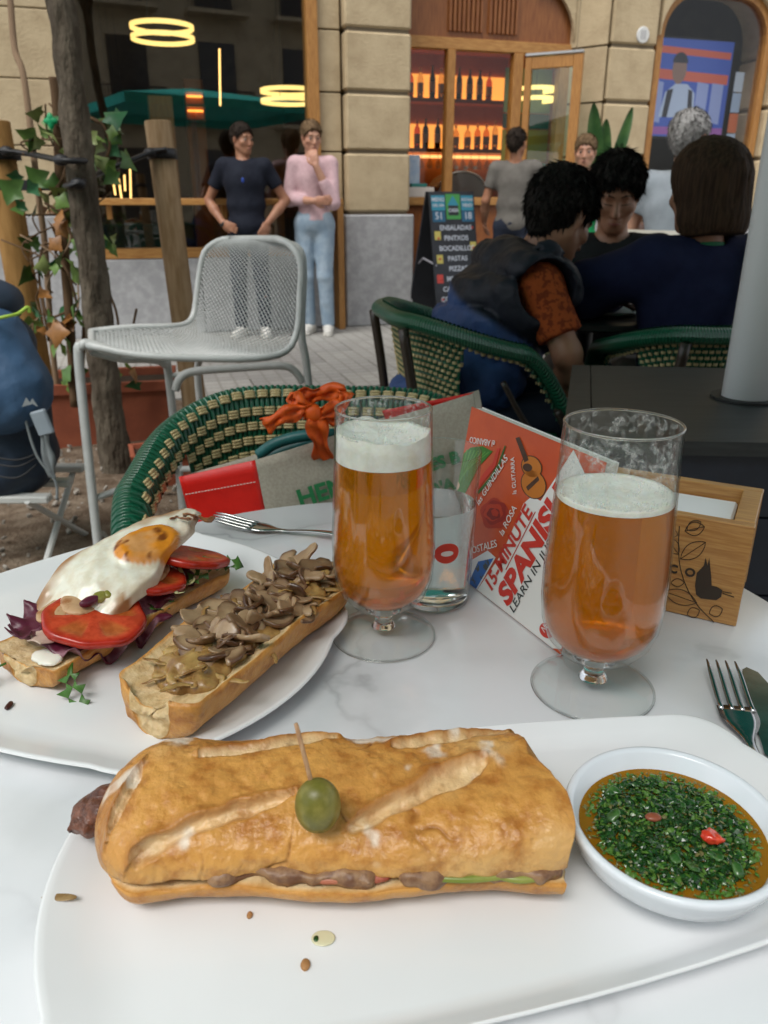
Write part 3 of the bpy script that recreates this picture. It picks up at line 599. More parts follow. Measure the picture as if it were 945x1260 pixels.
def chair(label, loc, rz, detail, group='green and cream woven bistro chairs', z_s=1.0):
    c = thing('woven_chair', label, 'chair', loc, rz, group); c.scale = (1, 1, z_s)
    # rolled rim
    NU, NV = 120, 14; V = []; UV = []; F = []
    for i in range(NU + 1):
        u = i / NU; p, t, n = ufr(u)
        for k in range(NV + 1):
            a = 2 * math.pi * k / NV; rx, rz_ = .027, .022; V.append(p + n * (rx * math.cos(a)) + Vector((0, 0, rz_ * math.sin(a)))); UV.append((u, k / NV))
    for i in range(NU):
        for k in range(NV): F.append((i * (NV + 1) + k, (i + 1) * (NV + 1) + k, (i + 1) * (NV + 1) + k + 1, i * (NV + 1) + k + 1))
    me = pmesh('rolled_rim', V, F, rimm, True, None, UV); rim = obj('rolled_rim', me, c)
    # woven sheet: v is the arc length from the rim crest down the inner side
    def S(u, v):
        p, t, n = ufr(u); lean = .16
        if v < .03: a = v / .023; return p - n * (.0275 * math.sin(a)) + Vector((0, 0, .0225 * math.cos(a))), t
        w_ = v - .03; return p - n * (.0275 + w_ * lean * (1 if abs(u - .5) < .3 else .3)) + Vector((0, 0, -w_)), t
    VB = .40
    def vend(u): d = abs(u - .5) * 2; return .055 + (VB - .055) * float(sstep(.50, .45, d))
    NS = 118; sm = MB()
    for i in range(NS):
        u = .015 + .97 * i / (NS - 1); ve = vend(u); nv = max(3, int(ve / .02)); sm.tube([S(u, .004 + (ve - .004) * k / nv)[0] for k in range(nv + 1)], .0046, 6, cap=False)
    o = sm.build('woven_strands', grn, c, True); tag(o, kind='stuff')
    hb_ = MB()     # horizontal green canes behind
    for q in range(1, 16):
        v = .05 + q * .0235; us = [u for u in np.linspace(.02, .98, 100) if vend(u) > v]
        if len(us) > 4: hb_.tube([S(u, v)[0] + ufr(u)[2] * .003 for u in us], .0028, 5, cap=False)
    tag(hb_.build('cross_canes', grn, c, True), kind='stuff')
    # cream patches, staggered
    pm = MB()
    for q in (-1, 0, 1): pm.tube([(-.0085, q * .0046, 0), (-.006, q * .0046, .0028), (.006, q * .0046, .0028), (.0085, q * .0046, 0)], .0026, 5)
    pme = pm.me('cream_patch', crm, True); jm = MB(); npt = 0
    rows = ([.022, .042] + [.042 + .0235 * k for k in range(1, 15)]) if detail else [.058 + .0165 * k for k in range(0, 21)]
    for r_i, v in enumerate(rows):
        ncol = 46 if detail else 64
        for q in range(ncol):
            u = .03 + .94 * (q + (.5 if r_i % 2 else 0)) / ncol
            if u > .975 or vend(u) < v - .004: continue
            p, t = S(u, v); p2, _ = S(u, v + .004); dn = (p2 - p).normalized(); nn = t.cross(dn).normalized()
            if nn.dot(ufr(u)[2]) > 0 and v > .01: nn = -nn
            if v <= .01 and nn.z < 0: nn = -nn
            X = t; Yv = nn.cross(X).normalized(); Mx = Matrix((X, Yv, nn)).transposed().to_4x4(); Mx.translation = p + nn * .0034
            if not detail: Mx = Mx @ Matrix.Diagonal((.62, .55, .8, 1))
            if detail and npt < 290:
                po = obj('cream_patch', pme, c); po.matrix_basis = Mx; npt += 1
            else: jm.add([Mx @ v_.co for v_ in pme.vertices], [list(f.vertices) for f in pme.polygons])
            if not detail:      # the weave shows on the outside too
                Mo = Matrix((X, Yv, -nn)).transposed().to_4x4(); Mo.translation = p - nn * .0042; Mo = Mo @ Matrix.Diagonal((.62, .55, .8, 1)); jm.add([Mo @ v_.co for v_ in pme.vertices], [list(f.vertices) for f in pme.polygons])
    if jm.V: tag(jm.build('cream_weave', crm, c, True), kind='stuff')
    # seat, legs, arm struts
    sp = []
    for k in range(40):
        a = 2 * math.pi * k / 40; sp.append((.235 * math.copysign(abs(math.cos(a)) ** .6, math.cos(a)), -.02 + .235 * math.copysign(abs(math.sin(a)) ** .6, math.sin(a))))
    n = 40; V = [(x, y, z) for z in (.425, .455) for x, y in sp]; V += [(x * .9, y * .9, .462) for x, y in sp]; F = [(i, (i + 1) % n, (i + 1) % n + n, i + n) for i in range(n)] + [(i + n, (i + 1) % n + n, (i + 1) % n + 2 * n, i + 2 * n) for i in range(n)] + [tuple(range(n - 1, -1, -1)), tuple(2 * n + i for i in range(n))]
    MB().add(V, F).build('seat', grn, c, True, sharp=40)
    cn = mat('dark cane', (.03, .02, .014), .35)
    for sx in (-1, 1):
        p, t, nrm = ufr(.03 if sx < 0 else .97)
        MB().tube(crom([(sx * .215, .19, 0), (sx * .225, .20, .42), (p.x * .98, p.y - .005, p.z - .02)], 6), .014, 8).build('leg', cn, c, True)
        MB().tube(crom([(sx * .21, -.25, 0), (sx * .20, -.22, .43), (sx * .19, -.262, .775)], 6), .014, 8).build('leg', cn, c, True)
        MB().tube(crom([(sx * .225, .16, .44), (sx * .262, .06, .52), (sx * .272, -.02, .645)], 6), .008, 8).build('arm_strut', cn, c, True)
    return c
cc = onz(385, 470, .79)
chair('green and cream woven chair at the marble table holding the tote bag', (-.098, .985, 0), R(180 - 4), True, z_s=.975).scale = (.88, .92, .965)
chair('green and cream woven chair with the person in the puffer vest on it', (.265, 2.20, 0), R(-78), False).scale = (1, 1, .985)
chair('green and cream woven chair with the person in the navy jumper on it', (.87, 2.13, 0), R(8), False).scale = (1, 1, .965)
chair('green and cream woven chair by the marble table with nothing on it', (-.545, .505, 0), R(-86), False)

# ---- tote bag on the chair
bag = thing('tote_bag', 'cream canvas tote bag with red ends, green lettering and orange ribbon', 'bag', (-.03, .98, .47))
canv = mat('cream canvas', (.42, .38, .31), .9, (.36, .32, .26), 260, 3, bump=(500, .3, .001)); redv = mat('red trim', (.68, .016, .010), .35, (.60, .012, .008), 30, bump=(30, .2, .003)); stm = mat('white stitch', (.6, .5, .45), .8); teall = mat('teal lining', (.008, .085, .08), .4, (.015, .12, .12), 30)
YF, YK = .97, 1.10
def bgp(px, py, Y): p = ony(px, py, Y); return p - bag.location
def cloth(name, quad, m, Yamp=.004, n=14, off=0, th=.0015):
    """a patch of cloth between four points, slightly wavy"""
    a, b, c_, d = [Vector(q) for q in quad]; V = []; F = []
    for i in range(n + 1):
        for j in range(n + 1):
            u, v = i / n, j / n; p = (a * (1 - u) + b * u) * (1 - v) + (d * (1 - u) + c_ * u) * v; V.append(p)
    P = np.array([tuple(p) for p in V]); P[:, 1] += fbm(P + off, 9, 2) * Yamp * 2
    for i in range(n):
        for j in range(n): F.append((i * (n + 1) + j, (i + 1) * (n + 1) + j, (i + 1) * (n + 1) + j + 1, i * (n + 1) + j + 1))
    o = obj(name, pmesh(name, P, F, m, True), bag); md = o.modifiers.new('thick', 'SOLIDIFY'); md.thickness = th; return o
TL, TM, TR = bgp(221, 587, YF), bgp(314, 566, YF - .01), bgp(581, 484, YF + .04); dn_ = Vector((.075, .0, -.235)); dn2 = Vector((.09, .0, -.33))
TL2, TR2 = bgp(228, 584, YK), bgp(588, 480, YK)
BLp, BMp, BRp = TL + Vector((.03, .0, -.20)), TM + Vector((.03, 0, -.235)), TR + Vector((.075, 0, -.33))
cloth('red_end', (TL, TM, BMp, BLp), redv, .003); cloth('front_panel', (TM, TR, BRp, BMp), canv, .006, 18, 4)
B2L, B2R = TL2 + Vector((.03, 0, -.2)), TR2 + Vector((.075, 0, -.33))
cloth('back_panel', (TL2, TR2, B2R, B2L), canv, .004, 14, 9); cloth('side_panel', (TL2, TL, BLp, B2L), redv, .002); cloth('side_panel', (TR, TR2, B2R, BRp), canv, .002); cloth('bottom_panel', (BLp, BRp, B2R, B2L), redv, .002)
r0, r1 = bgp(470, 505, YK - .006), bgp(586, 482, YK - .006); cloth('red_hem', (r0, r1, r1 + Vector((.02, 0, -.05)), r0 + Vector((.02, 0, -.05))), redv, .002, 10, 2)
for f in (.12, .52):
    a_, b_ = TL * (1 - f) + BLp * f, TM * (1 - f) + BMp * f; m_ = MB()
    for k in range(22):
        t = .03 + .94 * k / 22; p = a_ + (b_ - a_) * t + Vector((0, -.0045, 0)); q = a_ + (b_ - a_) * (t + .028) + Vector((0, -.0045, 0)); m_.tube([p, q], .0007, 4)
    tag(m_.build('stitching', stm, bag), kind='stuff')
cloth('teal_pouch', (bgp(316, 562, YF + .05), bgp(425, 522, YF + .05), bgp(440, 600, YF + .05), bgp(330, 640, YF + .05)), teall, .006, 10)
pts = [bgp(318, 560, YF + .03), bgp(340, 545, YF + .03), bgp(375, 536, YF + .03), bgp(412, 534, YF + .03)]
MB().tube(crom(pts, 6), .008, 10).build('pouch_roll', teall, bag, True)
orr = mat('orange ribbon', (.75, .11, .004), .5, (.64, .08, .004), 20)
def ribbon(name, pts, w, m, par, wv=Vector((0, 0, 1))):
    P = crom(pts, 8); V = []; F = []
    for i, p in enumerate(P):
        t = (P[min(i + 1, len(P) - 1)] - P[max(i - 1, 0)]).normalized(); s = t.cross(Vector((0, -1, 0)))
        s = s.normalized() if s.length > .1 else wv; wl = w * (1 + .25 * math.sin(i * .55 + w * 90)); V += [p + s * (wl * (q / 6 - .5)) + Vector((0, .0045 * math.sin(q * 2.1 + i * .22) + .003 * math.sin(i * .9 + q), 0)) for q in range(7)]
    F = [(7 * i + q, 7 * i + 7 + q, 7 * i + 8 + q, 7 * i + 1 + q) for i in range(len(P) - 1) for q in range(6)]; o = obj(name, pmesh(name, V, F, m, True), par); md = o.modifiers.new('thick', 'SOLIDIFY'); md.thickness = .0008; return o
b_ = lambda x, y, d=0: bgp(x, y, YF - .02 + d)
ribbon('ribbon', [b_(326, 525), b_(348, 513, -.01), b_(372, 506, -.012), b_(384, 506), b_(408, 512), b_(424, 516)], .020, orr, bag)
ribbon('ribbon', [b_(384, 508, -.004), b_(368, 496, -.01), b_(360, 490), b_(380, 487, .012), b_(402, 484, .01), b_(426, 481)], .020, orr, bag)
ribbon('ribbon', [b_(384, 506, -.006), b_(388, 520, -.01), b_(394, 545), b_(398, 565, .02)], .024, orr, bag)
ribbon('ribbon', [b_(426, 482), b_(420, 498, -.01), b_(398, 508, -.008), b_(386, 508)], .018, orr, bag); MB().sphere(b_(385, 508, -.008), (.012, .008, .011), 10, 8).build('ribbon_knot', orr, bag, True)
gl_ink = mat('green print', (.015, .17, .055), .7)
fnn = (TR - TM).cross(BMp - TM).normalized()
if fnn.y > 0: fnn = -fnn
tdir = (TR - TM).normalized(); tup = fnn.cross(tdir).normalized()
if tup.z < 0: tup = -tup
for s_, px, py, sz in (('HEN', 396, 604, .034), ('ES B', 545, 566, .024), ("D'A", 541, 598, .024)):
    p = onplane(px, py, bag.location + TM, fnn) - bag.location; o = obj('lettering', text_mesh(s_, sz, gl_ink, .0003, bold=.0012), bag); Mx = Matrix((tdir, tup, fnn)).transposed().to_4x4(); Mx.translation = p + fnn * .0075; o.matrix_basis = Mx

# ---- grey metal mesh stool-chair
gm_ = mat('grey enamel', (.46, .47, .46), .4, (.41, .42, .41), 20, 4)
ch = thing('mesh_chair', 'tall grey metal chair with perforated mesh seat and back', 'chair', (0, 0, 0))
def mp_(px, py, Y): return ony(px, py, Y)
# seat and back as one bent sheet: rows across (a = far/left edge, b = near/right edge) in the place's own metres
fl_, fr_ = mp_(106, 416, 2.30), mp_(118, 432, 2.10)
rows = [(mp_(112, 408, 2.42), mp_(110, 425, 2.10)), (mp_(160, 403, 2.46), mp_(170, 437, 2.10)), (mp_(205, 402, 2.52), mp_(250, 441, 2.14)), (mp_(228, 399, 2.58), mp_(315, 441, 2.20)), (mp_(238, 388, 2.62), mp_(352, 432, 2.27)), (mp_(242, 365, 2.64), mp_(366, 405, 2.31)), (mp_(246, 335, 2.65), mp_(369, 365, 2.33)), (mp_(252, 310, 2.655), mp_(370, 325, 2.34)), (mp_(268, 297, 2.65), mp_(358, 302, 2.37)), (mp_(285, 294, 2.64), mp_(340, 294, 2.42))]
LA = crom([r[0] for r in rows], 6); LB = crom([r[1] for r in rows], 6); na = len(LA); nbn = 48
def shp(i, v):
    a, b = LA[i], LB[i]; p = a + (b - a) * v; sag = .030 * 4 * v * (1 - v); f = i / na
    return p + Vector((0, 0, -sag * (1 - float(sstep(.35, .6, f))))) + Vector((.5, .8, 0)) * sag * .6 * float(sstep(.4, .7, f))
# diamond mesh: a lattice of quads whose edges become wires
uu = np.linspace(0, na - 1, 104); V = []; idm = {}
def lat(i, j):
    if (i, j) not in idm:
        x = uu[i]; i0 = int(min(x, na - 2)); f = x - i0; v = j / nbn; idm[(i, j)] = len(V); V.append(shp(i0, v) * (1 - f) + shp(i0 + 1, v) * f)
    return idm[(i, j)]
F = []
for i in range(0, 102):
    for j in range(0, nbn - 1):
        if (i + j) % 2 == 0 and i + 2 < 104 and 0 < j: F.append((lat(i, j), lat(i + 1, j - 1), lat(i + 2, j), lat(i + 1, j + 1)))
o = obj('perforated_shell', pmesh('perforated_shell', V, F, gm_, False), ch); md = o.modifiers.new('wires', 'WIREFRAME'); md.thickness = .0046; md.use_replace = True; md.use_even_offset = False
tag(o, kind='stuff')
edge = LA[::2] + [LA[-1]] + [shp(na - 1, v) for v in (.25, .5, .75)] + LB[::-1][::2] + [LB[0]] + [shp(0, v) for v in (.75, .5, .25)]
MB().tube(edge, .0105, 10, closed=True).build('shell_frame', gm_, ch, True)
def gp(px, py, Y): return mp_(px, py, Y)
def tubep(nm, pts, r=.0125): return MB().tube(crom(pts, 6), r, 10).build(nm, gm_, ch, True)
f1 = gp(97, 445, 2.12); f2 = gp(204, 470, 2.46)
tubep('leg', [Vector((f1.x - .02, f1.y - .02, 0)), Vector((f1.x - .012, f1.y - .012, .3)), f1, gp(101, 426, 2.12), gp(112, 424, 2.13), gp(150, 437, 2.15)], .0135)
tubep('leg', [gp(112, 432, 2.16), gp(150, 441, 2.2), gp(185, 442, 2.3), gp(202, 448, 2.36), gp(208, 466, 2.38), Vector((gp(208, 466, 2.38).x, 2.38, 0))])
rr_ = gp(379, 470, 2.42)
tubep('leg', [gp(352, 300, 2.46), gp(368, 308, 2.42), gp(373, 335, 2.41), gp(371, 410, 2.40), gp(379, 465, 2.40), Vector((rr_.x + .03, 2.40, 0))])
tubep('leg', [gp(246, 440, 2.62), gp(244, 475, 2.66), Vector((gp(244, 475, 2.66).x, 2.68, 0))])
tubep('under_rail', [gp(216, 480, 2.30), gp(222, 465, 2.30), gp(240, 457, 2.32), gp(290, 453, 2.36), gp(345, 450, 2.38), gp(362, 456, 2.39), gp(372, 470, 2.40)])
q = Vector((gp(208, 466, 2.38).x, 2.38, .25))
tubep('foot_rail', [Vector((f1.x - .014, f1.y - .014, .25)), q], .010); tubep('foot_rail', [q, Vector((rr_.x + .02, 2.40, .25))], .010)
tubep('stretcher', [gp(212, 462, 2.38), gp(320, 449, 2.40)], .008)

# ---- backpack on a small metal chair at the left edge
bp0 = ony(10, 590, 2.2)
pk = thing('backpack', 'blue hiking backpack with grey buckle straps, stowed by the tree pit', 'backpack', (bp0.x, 2.2, 0))
bl1 = mat('denim blue nylon', (.045, .10, .19), .6, (.03, .075, .15), 8, 4, bump=(20, .5, .01)); bl2 = mat('dark navy nylon', (.010, .02, .038), .6, (.016, .03, .055), 10, bump=(25, .4, .008)); gsl = mat('grey webbing', (.20, .22, .23), .7)
def kp(px, py, Y=2.2): return ony(px, py, Y) - Vector((bp0.x, 2.2, 0))
s = SDF((-.35, -.2, .2), (.25, .22, .85), .011); a = kp(-12, 420); b = kp(0, 560)
s.cone(kp(-5, 430), kp(18, 560), .11, .125, .05).cone(kp(-25, 430), kp(-15, 570), .11, .13, .05); s.disp(lambda P: fbm(P, 14, 3) * .025 + np.abs(fbm(P + 4, 9, 2)) * .03); s.build('main_sack', bl2, pk)
s = SDF((-.35, -.22, .3), (.25, .22, .95), .011); s.cone(kp(-8, 425, 2.14), kp(8, 478, 2.12), .10, .125, .05).cone(kp(-30, 420, 2.14), kp(-20, 480, 2.12), .11, .12, .05); s.disp(lambda P: fbm(P + 7, 12, 3) * .03 + np.abs(fbm(P, 8, 2)) * .03); s.build('top_lid', bl1, pk)
s = SDF((-.35, -.2, .6), (.2, .2, 1.05), .011); s.ell(kp(-12, 372, 2.2), (.085, .10, .065)).disp(lambda P: fbm(P, 14, 2) * .02); s.build('rolled_jacket', bl2, pk)
MB().tube(crom([kp(-30, 398, 2.06), kp(5, 390, 2.07), kp(22, 386, 2.1), kp(34, 378, 2.12), kp(36, 385, 2.12)], 5), .005, 6).build('lime_cord', mat('lime cord', (.30, .45, .05), .6), pk, True)
bk_ = kp(52, 520, 2.05); MB().box(-.022, .022, -.008, .008, -.035, .035, .004, Matrix.Translation(bk_) @ Matrix.Rotation(R(-14), 4, 'Y')).build('buckle', mat('grey buckle', (.25, .29, .33), .4), pk)
ribbon('webbing_strap', [kp(53, 530, 2.05), kp(58, 560, 2.05), kp(64, 588, 2.06)], .03, gsl, pk); MB().tube(crom([kp(30, 512, 2.05), kp(45, 560, 2.05), kp(68, 592, 2.06), kp(70, 615, 2.06)], 5), .004, 6).build('cord', gsl, pk, True)
for yy in (0, 8, 22): MB().tube(crom([kp(-20, 560 + yy, 2.04), kp(20, 566 + yy, 2.035), kp(45, 558 + yy * .6, 2.06)], 5), .0025, 5).build('lash_cord', mat('black cord', (.02, .02, .022), .7), pk, True)
lg = kp(41, 492, 2.03); me = MB()
me.add([lg + Vector(v) for v in ((-.02, -.03, -.012), (-.004, -.03, .014), (.004, -.03, 0), (.012, -.03, .012), (.024, -.03, -.012), (.01, -.03, -.004))], [(0, 1, 2, 5), (2, 3, 4, 5)]).build('emblem', gsl, pk)
st_ = thing('folding_stool', 'pale folding stool under the blue backpack', 'stool', (bp0.x, 2.25, 0)); whm = mat('pale grey slat', (.50, .50, .48), .6)
k0 = bp0.x
MB().box(-.30, .16, -.16, -.12, .24, .262, .004).build('seat_slat', whm, st_); MB().box(-.30, .17, -.02, .02, .24, .262, .004).build('seat_slat', whm, st_); MB().box(-.30, .16, .12, .16, .24, .262, .004).build('seat_slat', whm, st_)
for x in (-.26, .10):
    MB().tube([(x, -.16, 0), (x + .02, .16, .25)], .01, 8).build('leg', whm, st_); MB().tube([(x + .025, .16, 0), (x, -.16, .25)], .01, 8).build('leg', whm, st_)

# ---- tree with stakes, straps and climbing plant
bark = mat('grey-brown bark', (.062, .048, .034), .9, (.13, .106, .078), 16, 7, stretch=(1, 1, .35), bump=(38, 1.0, .03))
tr = thing('street_tree', 'young street tree with grey-brown trunk strapped between timber stakes', 'tree', (0, 0, 0))
T0 = onz(141, 578, 0); YT_ = T0.y
pts = [Vector((T0.x + .02, YT_, -.05)), ony(136, 520, YT_), ony(126, 440, YT_), ony(115, 340, YT_), ony(105, 260, YT_), ony(95, 170, YT_), ony(86, 90, YT_), ony(72, -10, YT_)]
top = pts[-1]; pts += [top + Vector((-.08, 0, .7)), top + Vector((-.10, .05, 1.5))]
P = crom(pts, 8); V = []; F = []; n = 26
for i, p in enumerate(P):
    f = i / len(P); rr = .060 - .014 * min(f * 1.4, 1) + .02 * math.exp(-i / 4)
    for k in range(n): a = 6.2832 * k / n; V.append((p.x + rr * math.cos(a), p.y + rr * math.sin(a), p.z))
Vn = np.array(V); dsp = fbm(Vn * np.array((1, 1, .4)), 26, 5) * .026; c_ = np.repeat(np.array([tuple(p) for p in P]), n, 0); d_ = Vn - c_; Vn += d_ / np.linalg.norm(d_, axis=1)[:, None] * dsp[:, None]
for i in range(len(P) - 1):
    for k in range(n): l = (k + 1) % n; F.append((i * n + k, i * n + l, (i + 1) * n + l, (i + 1) * n + k))
obj('trunk', pmesh('trunk', Vn, F, bark, True), tr)
# crown above the picture, it shades the left of the terrace
rt = random.Random(9); crown_c = P[-1] + Vector((0, 0, .8)); 
for k in range(6):
    a = k * 1.05; e = crown_c + Vector((1.1 * math.cos(a), 1.1 * math.sin(a), .5 + .4 * rt.random())); MB().tube(crom([P[-1] - Vector((0, 0, .2 * (k % 3))), (P[-1] + e) / 2 + Vector((0, 0, .2)), e], 5), [.035, .032, .03, .028, .025, .022, .018, .015, .012, .009, .006], 7).build('limb', bark, tr, True)
lm = MB()
for i in range(2600):
    d = Vector((rt.gauss(0, 1), rt.gauss(0, 1), rt.gauss(0, .8))).normalized() * (rt.random() ** .45) * 1.55; p = crown_c + Vector((d.x, d.y, d.z * .75 + .5)); s_ = rt.uniform(.045, .08); M = Matrix.Translation(p) @ Euler((rt.gauss(0, .7), rt.gauss(0, .7), rt.random() * 6.3)).to_matrix().to_4x4()
    lm.add([M @ Vector(v) for v in ((-s_, 0, 0), (-s_ * .2, -s_ * .6, .01), (s_ * .7, -s_ * .4, 0), (s_ * 1.2, 0, -.01), (s_ * .7, s_ * .4, 0), (-s_ * .2, s_ * .6, .01))], [(0, 1, 2, 3, 4, 5)])
tag(lm.build('crown', mat('tree leaf', (.045, .09, .02), .5, (.08, .13, .03), 3), tr), kind='stuff')
# timber stakes
tim = mat('weathered round timber', (.20, .125, .062), .85, (.29, .20, .115), 7, 6, stretch=(5, 5, .7), bump=(30, .4, .004)); tim2 = mat('tan round timber', (.30, .165, .055), .8, (.22, .115, .035), 7, 6, stretch=(5, 5, .7), bump=(30, .4, .004))
def stake(label, pts, r, m):
    t = thing('timber_stake', label, 'stake', pts[0]); P = [Vector(p) - Vector(pts[0]) for p in pts]
    top_ = P[-1]; d = (P[-1] - P[-2]).normalized(); rr = [r * 1.04] + [r] * (len(P) - 1); P = P + [top_ + d * .004]; rr = rr + [r * .93]
    MB().tube(P, rr, 20).build('post', m, t, True, sharp=50); return t
YS = 3.55
def base_of(px0, py0, px1, py1, Y):
    a, b = ony(px0, py0, Y), ony(px1, py1, Y); d = (b - a); t = -a.z / d.z; return a + d * t, a, b
b0, a_, t_ = base_of(232, 440, 194, 150, YS); stake('weathered timber stake standing before the big window', [b0, (b0 + t_) / 2, t_], .054, tim)
b0, a_, t2_ = base_of(32, 380, -8, 150, YS - .1); stake('tan timber stake at the backpack side of the tree', [b0, (b0 + t2_) / 2, t2_], .062, tim2)
# rubber tie straps
rub = mat('black rubber strap', (.012, .012, .014), .5, bump=(60, .4, .003))
def strap(label, pts, r=.024, fl=.45):
    t = thing('tree_tie', label, 'strap', pts[len(pts) // 2]); o_ = Vector(pts[len(pts) // 2]); MB().tube([p - o_ for p in crom(pts, 8)], r, 8, flat=fl).build('band', rub, t, True)
    for p in (pts[1], pts[-2]): MB().sphere(Vector(p) - o_, (.03, .022, .02), 8, 6).build('knot', rub, t, True)
    return t
fr = YT_ - .085
strap('black rubber tie from the trunk to the weathered stake', [ony(205, 184, YS - .06), ony(185, 188, YS - .07), ony(150, 202, 3.4), ony(118, 215, 3.34), ony(96, 226, fr), ony(84, 228, fr + .06)])
strap('black rubber tie from the trunk to the tan stake', [ony(-12, 184, YS - .17), ony(8, 186, 3.38), ony(40, 190, 3.35), ony(75, 197, fr), ony(104, 198, fr + .04)])
t = thing('tie_bar', 'dark horizontal bar nailed between trunk and tan stake', 'bar', ony(30, 228, 3.40)); q = ony(30, 228, 3.40); MB().box(-.32, .17, -.012, .012, -.02, .02, .003).build('board', rub, t); MB().box(-.20, -.11, -.02, .02, -.07, -.022, .004).build('bracket', mat('grey clip', (.3, .3, .3), .5), t)
for k, (p, r) in enumerate(((t_, .056), (t2_, .064))):      # band round each stake top
    c_ = Vector(p) + Vector((.0 + (.006 if k == 0 else .014), 0, -.12)); tt = thing('stake_band', 'black rubber band nailed round the top of the %s stake' % ('weathered' if k == 0 else 'tan'), 'band', c_); MB().lathe([(r, -.02), (r + .006, -.02), (r + .006, .02), (r, .02)], 20).build('band', rub, tt, True)
# terracotta planter
terra = mat('terracotta', (.28, .075, .035), .75, (.22, .055, .026), 8, bump=(60, .2, .002))
pc0 = onz(116, 562, 0); pot = thing('terracotta_planter', 'terracotta planter box behind the tree trunk', 'planter', (pc0.x, pc0.y + .30, 0), R(12)); wp, dp_, hp = .29, .17, .30
def ringbox(z0, z1, w0, d0, w1, d1, th):
    V = []
    for (z, w_, d_) in ((z0, w0, d0), (z1, w1, d1), (z1, w1 - th, d1 - th), (z0 + .02, w0 - th, d0 - th)): V += [(-w_, -d_, z), (w_, -d_, z), (w_, d_, z), (-w_, d_, z)]
    return V, [(i * 4 + k, i * 4 + (k + 1) % 4, (i + 1) * 4 + (k + 1) % 4, (i + 1) * 4 + k) for i in range(3) for k in range(4)] + [(3, 2, 1, 0), (12, 13, 14, 15)]
V, F = ringbox(0, hp, wp * .84, dp_ * .84, wp, dp_, .02); MB().add(V, F).build('pot_body', terra, pot); V, F = ringbox(hp - .04, hp + .004, wp + .012, dp_ + .012, wp + .016, dp_ + .016, .03)
MB().add(V, F[:-2]).build('pot_rim', terra, pot); MB().box(-wp + .03, wp - .03, -dp_ + .03, dp_ - .03, hp - .05, hp - .03).build('soil', mat('potting soil', (.05, .035, .025), .95, bump=(60, .8, .01)), pot)
t = copy_tree(pot); q_ = onz(205, 604, 0); t.location = (q_.x, q_.y + .1, 0); t.rotation_euler = (0, 0, R(20)); t.scale = (.5,) * 3; t['label'] = 'smaller terracotta planter half hidden by the woven chair'
# climbing plant
vine = thing('climbing_plant', 'leggy climbing plant with green and brown leaves growing from the planter', 'plant', (pc0.x, pc0.y + .3, .26)); vo = Vector((pc0.x, pc0.y + .3, .26)); vs = mat('vine stem', (.11, .065, .035), .8); vs2 = mat('pale vine stem', (.24, .16, .10), .8)
YV = YT_ + .2
def vstem(pts, r, m): return MB().tube([p - vo for p in crom([ony(x, y, YV + d) for x, y, d in pts], 6)], r, 7).build('stem', m, vine, True)
vstem([(92, 500, 0), (86, 400, .0), (78, 300, .02), (74, 230, .03), (70, 130, .03), (66, 95, .03)], .020, vs); vstem([(70, 480, .1), (62, 400, .1), (55, 300, .1), (47, 240, .1), (30, 100, .2), (18, 60, .3), (12, -10, .4)], .013, vs2)
vstem([(100, 470, .05), (104, 390, .05), (100, 330, .05)], .010, vs)
for pts in ([(92, 300, 0), (80, 270, 0), (72, 235, 0), (80, 215, 0)], [(60, 420, 0), (48, 340, 0), (55, 300, 0), (70, 310, 0)], [(96, 380, 0), (85, 340, -.03), (68, 310, 0)], [(52, 360, 0), (60, 390, -.02), (90, 380, 0)], [(112, 145, 0), (128, 155, 0), (135, 180, 0), (128, 200, 0)], [(105, 140, 0), (120, 150, 0), (130, 148, 0)], [(28, 190, .05), (48, 180, .05), (55, 160, .05)], [(130, 350, .1), (142, 380, .1), (146, 402, .1)], [(168, 380, .1), (164, 400, .1)], [(55, 250, 0), (76, 260, 0), (88, 255, 0)], [(60, 240, 0), (74, 225, 0), (80, 210, 0), (85, 190, 0)]): vstem(pts, .0055, vs)
def ivy(m):
    o = [(0, 0), (.022, .020), (.030, .055), (.052, .040), (.070, .022), (.105, 0)]; V = [(x, y, -abs(y) * .25) for x, y in o] + [(x, -y, -abs(y) * .25) for x, y in o[1:-1][::-1]] + [(.04, 0, .012), (.07, 0, .006)]; n = len(o) * 2 - 2
    F = [(i, (i + 1) % n, n if (V[i][0] + V[(i + 1) % n][0]) / 2 < .055 else n + 1) for i in range(n)]; F += [(n, 2 + 1, n + 1), (n, n + 1, n - 3)]
    return pmesh('leaf', V, F, m, True)
lvm = [ivy(mat('vine leaf %d' % k, c, .45, tuple(q * 1.4 for q in c), 20)) for k, c in enumerate(((.05, .11, .02), (.10, .17, .035), (.02, .10, .035), (.20, .24, .08), (.20, .085, .02)))]
lp = [(50, 150, 1), (42, 168, 0), (58, 160, 1), (68, 148, 2), (112, 165, 1), (120, 178, 3), (108, 185, 3), (125, 150, 2), (135, 162, 0), (118, 200, 0), (148, 185, 0), (148, 212, 0), (130, 160, 1), (30, 218, 2), (55, 250, 3), (62, 258, 3), (40, 262, 0), (30, 245, 0), (70, 255, 3), (78, 262, 3), (64, 282, 4), (68, 290, 4), (60, 330, 1), (76, 318, 1), (85, 322, 1), (92, 312, 0), (38, 325, 0), (60, 358, 4), (55, 410, 4), (66, 412, 4), (78, 396, 4), (82, 400, 4), (52, 388, 2), (72, 386, 2), (92, 382, 0), (100, 400, 1), (64, 420, 1), (82, 420, 1), (60, 470, 0), (75, 455, 0), (50, 395, 1), (128, 306, 1), (138, 300, 1), (125, 318, 0), (148, 455, 1), (155, 450, 1), (175, 470, 2), (110, 455, 0), (90, 200, 3), (82, 240, 3), (88, 280, 3), (46, 300, 0), (52, 175, 1), (98, 330, 1), (66, 240, 0), (58, 232, 0)]
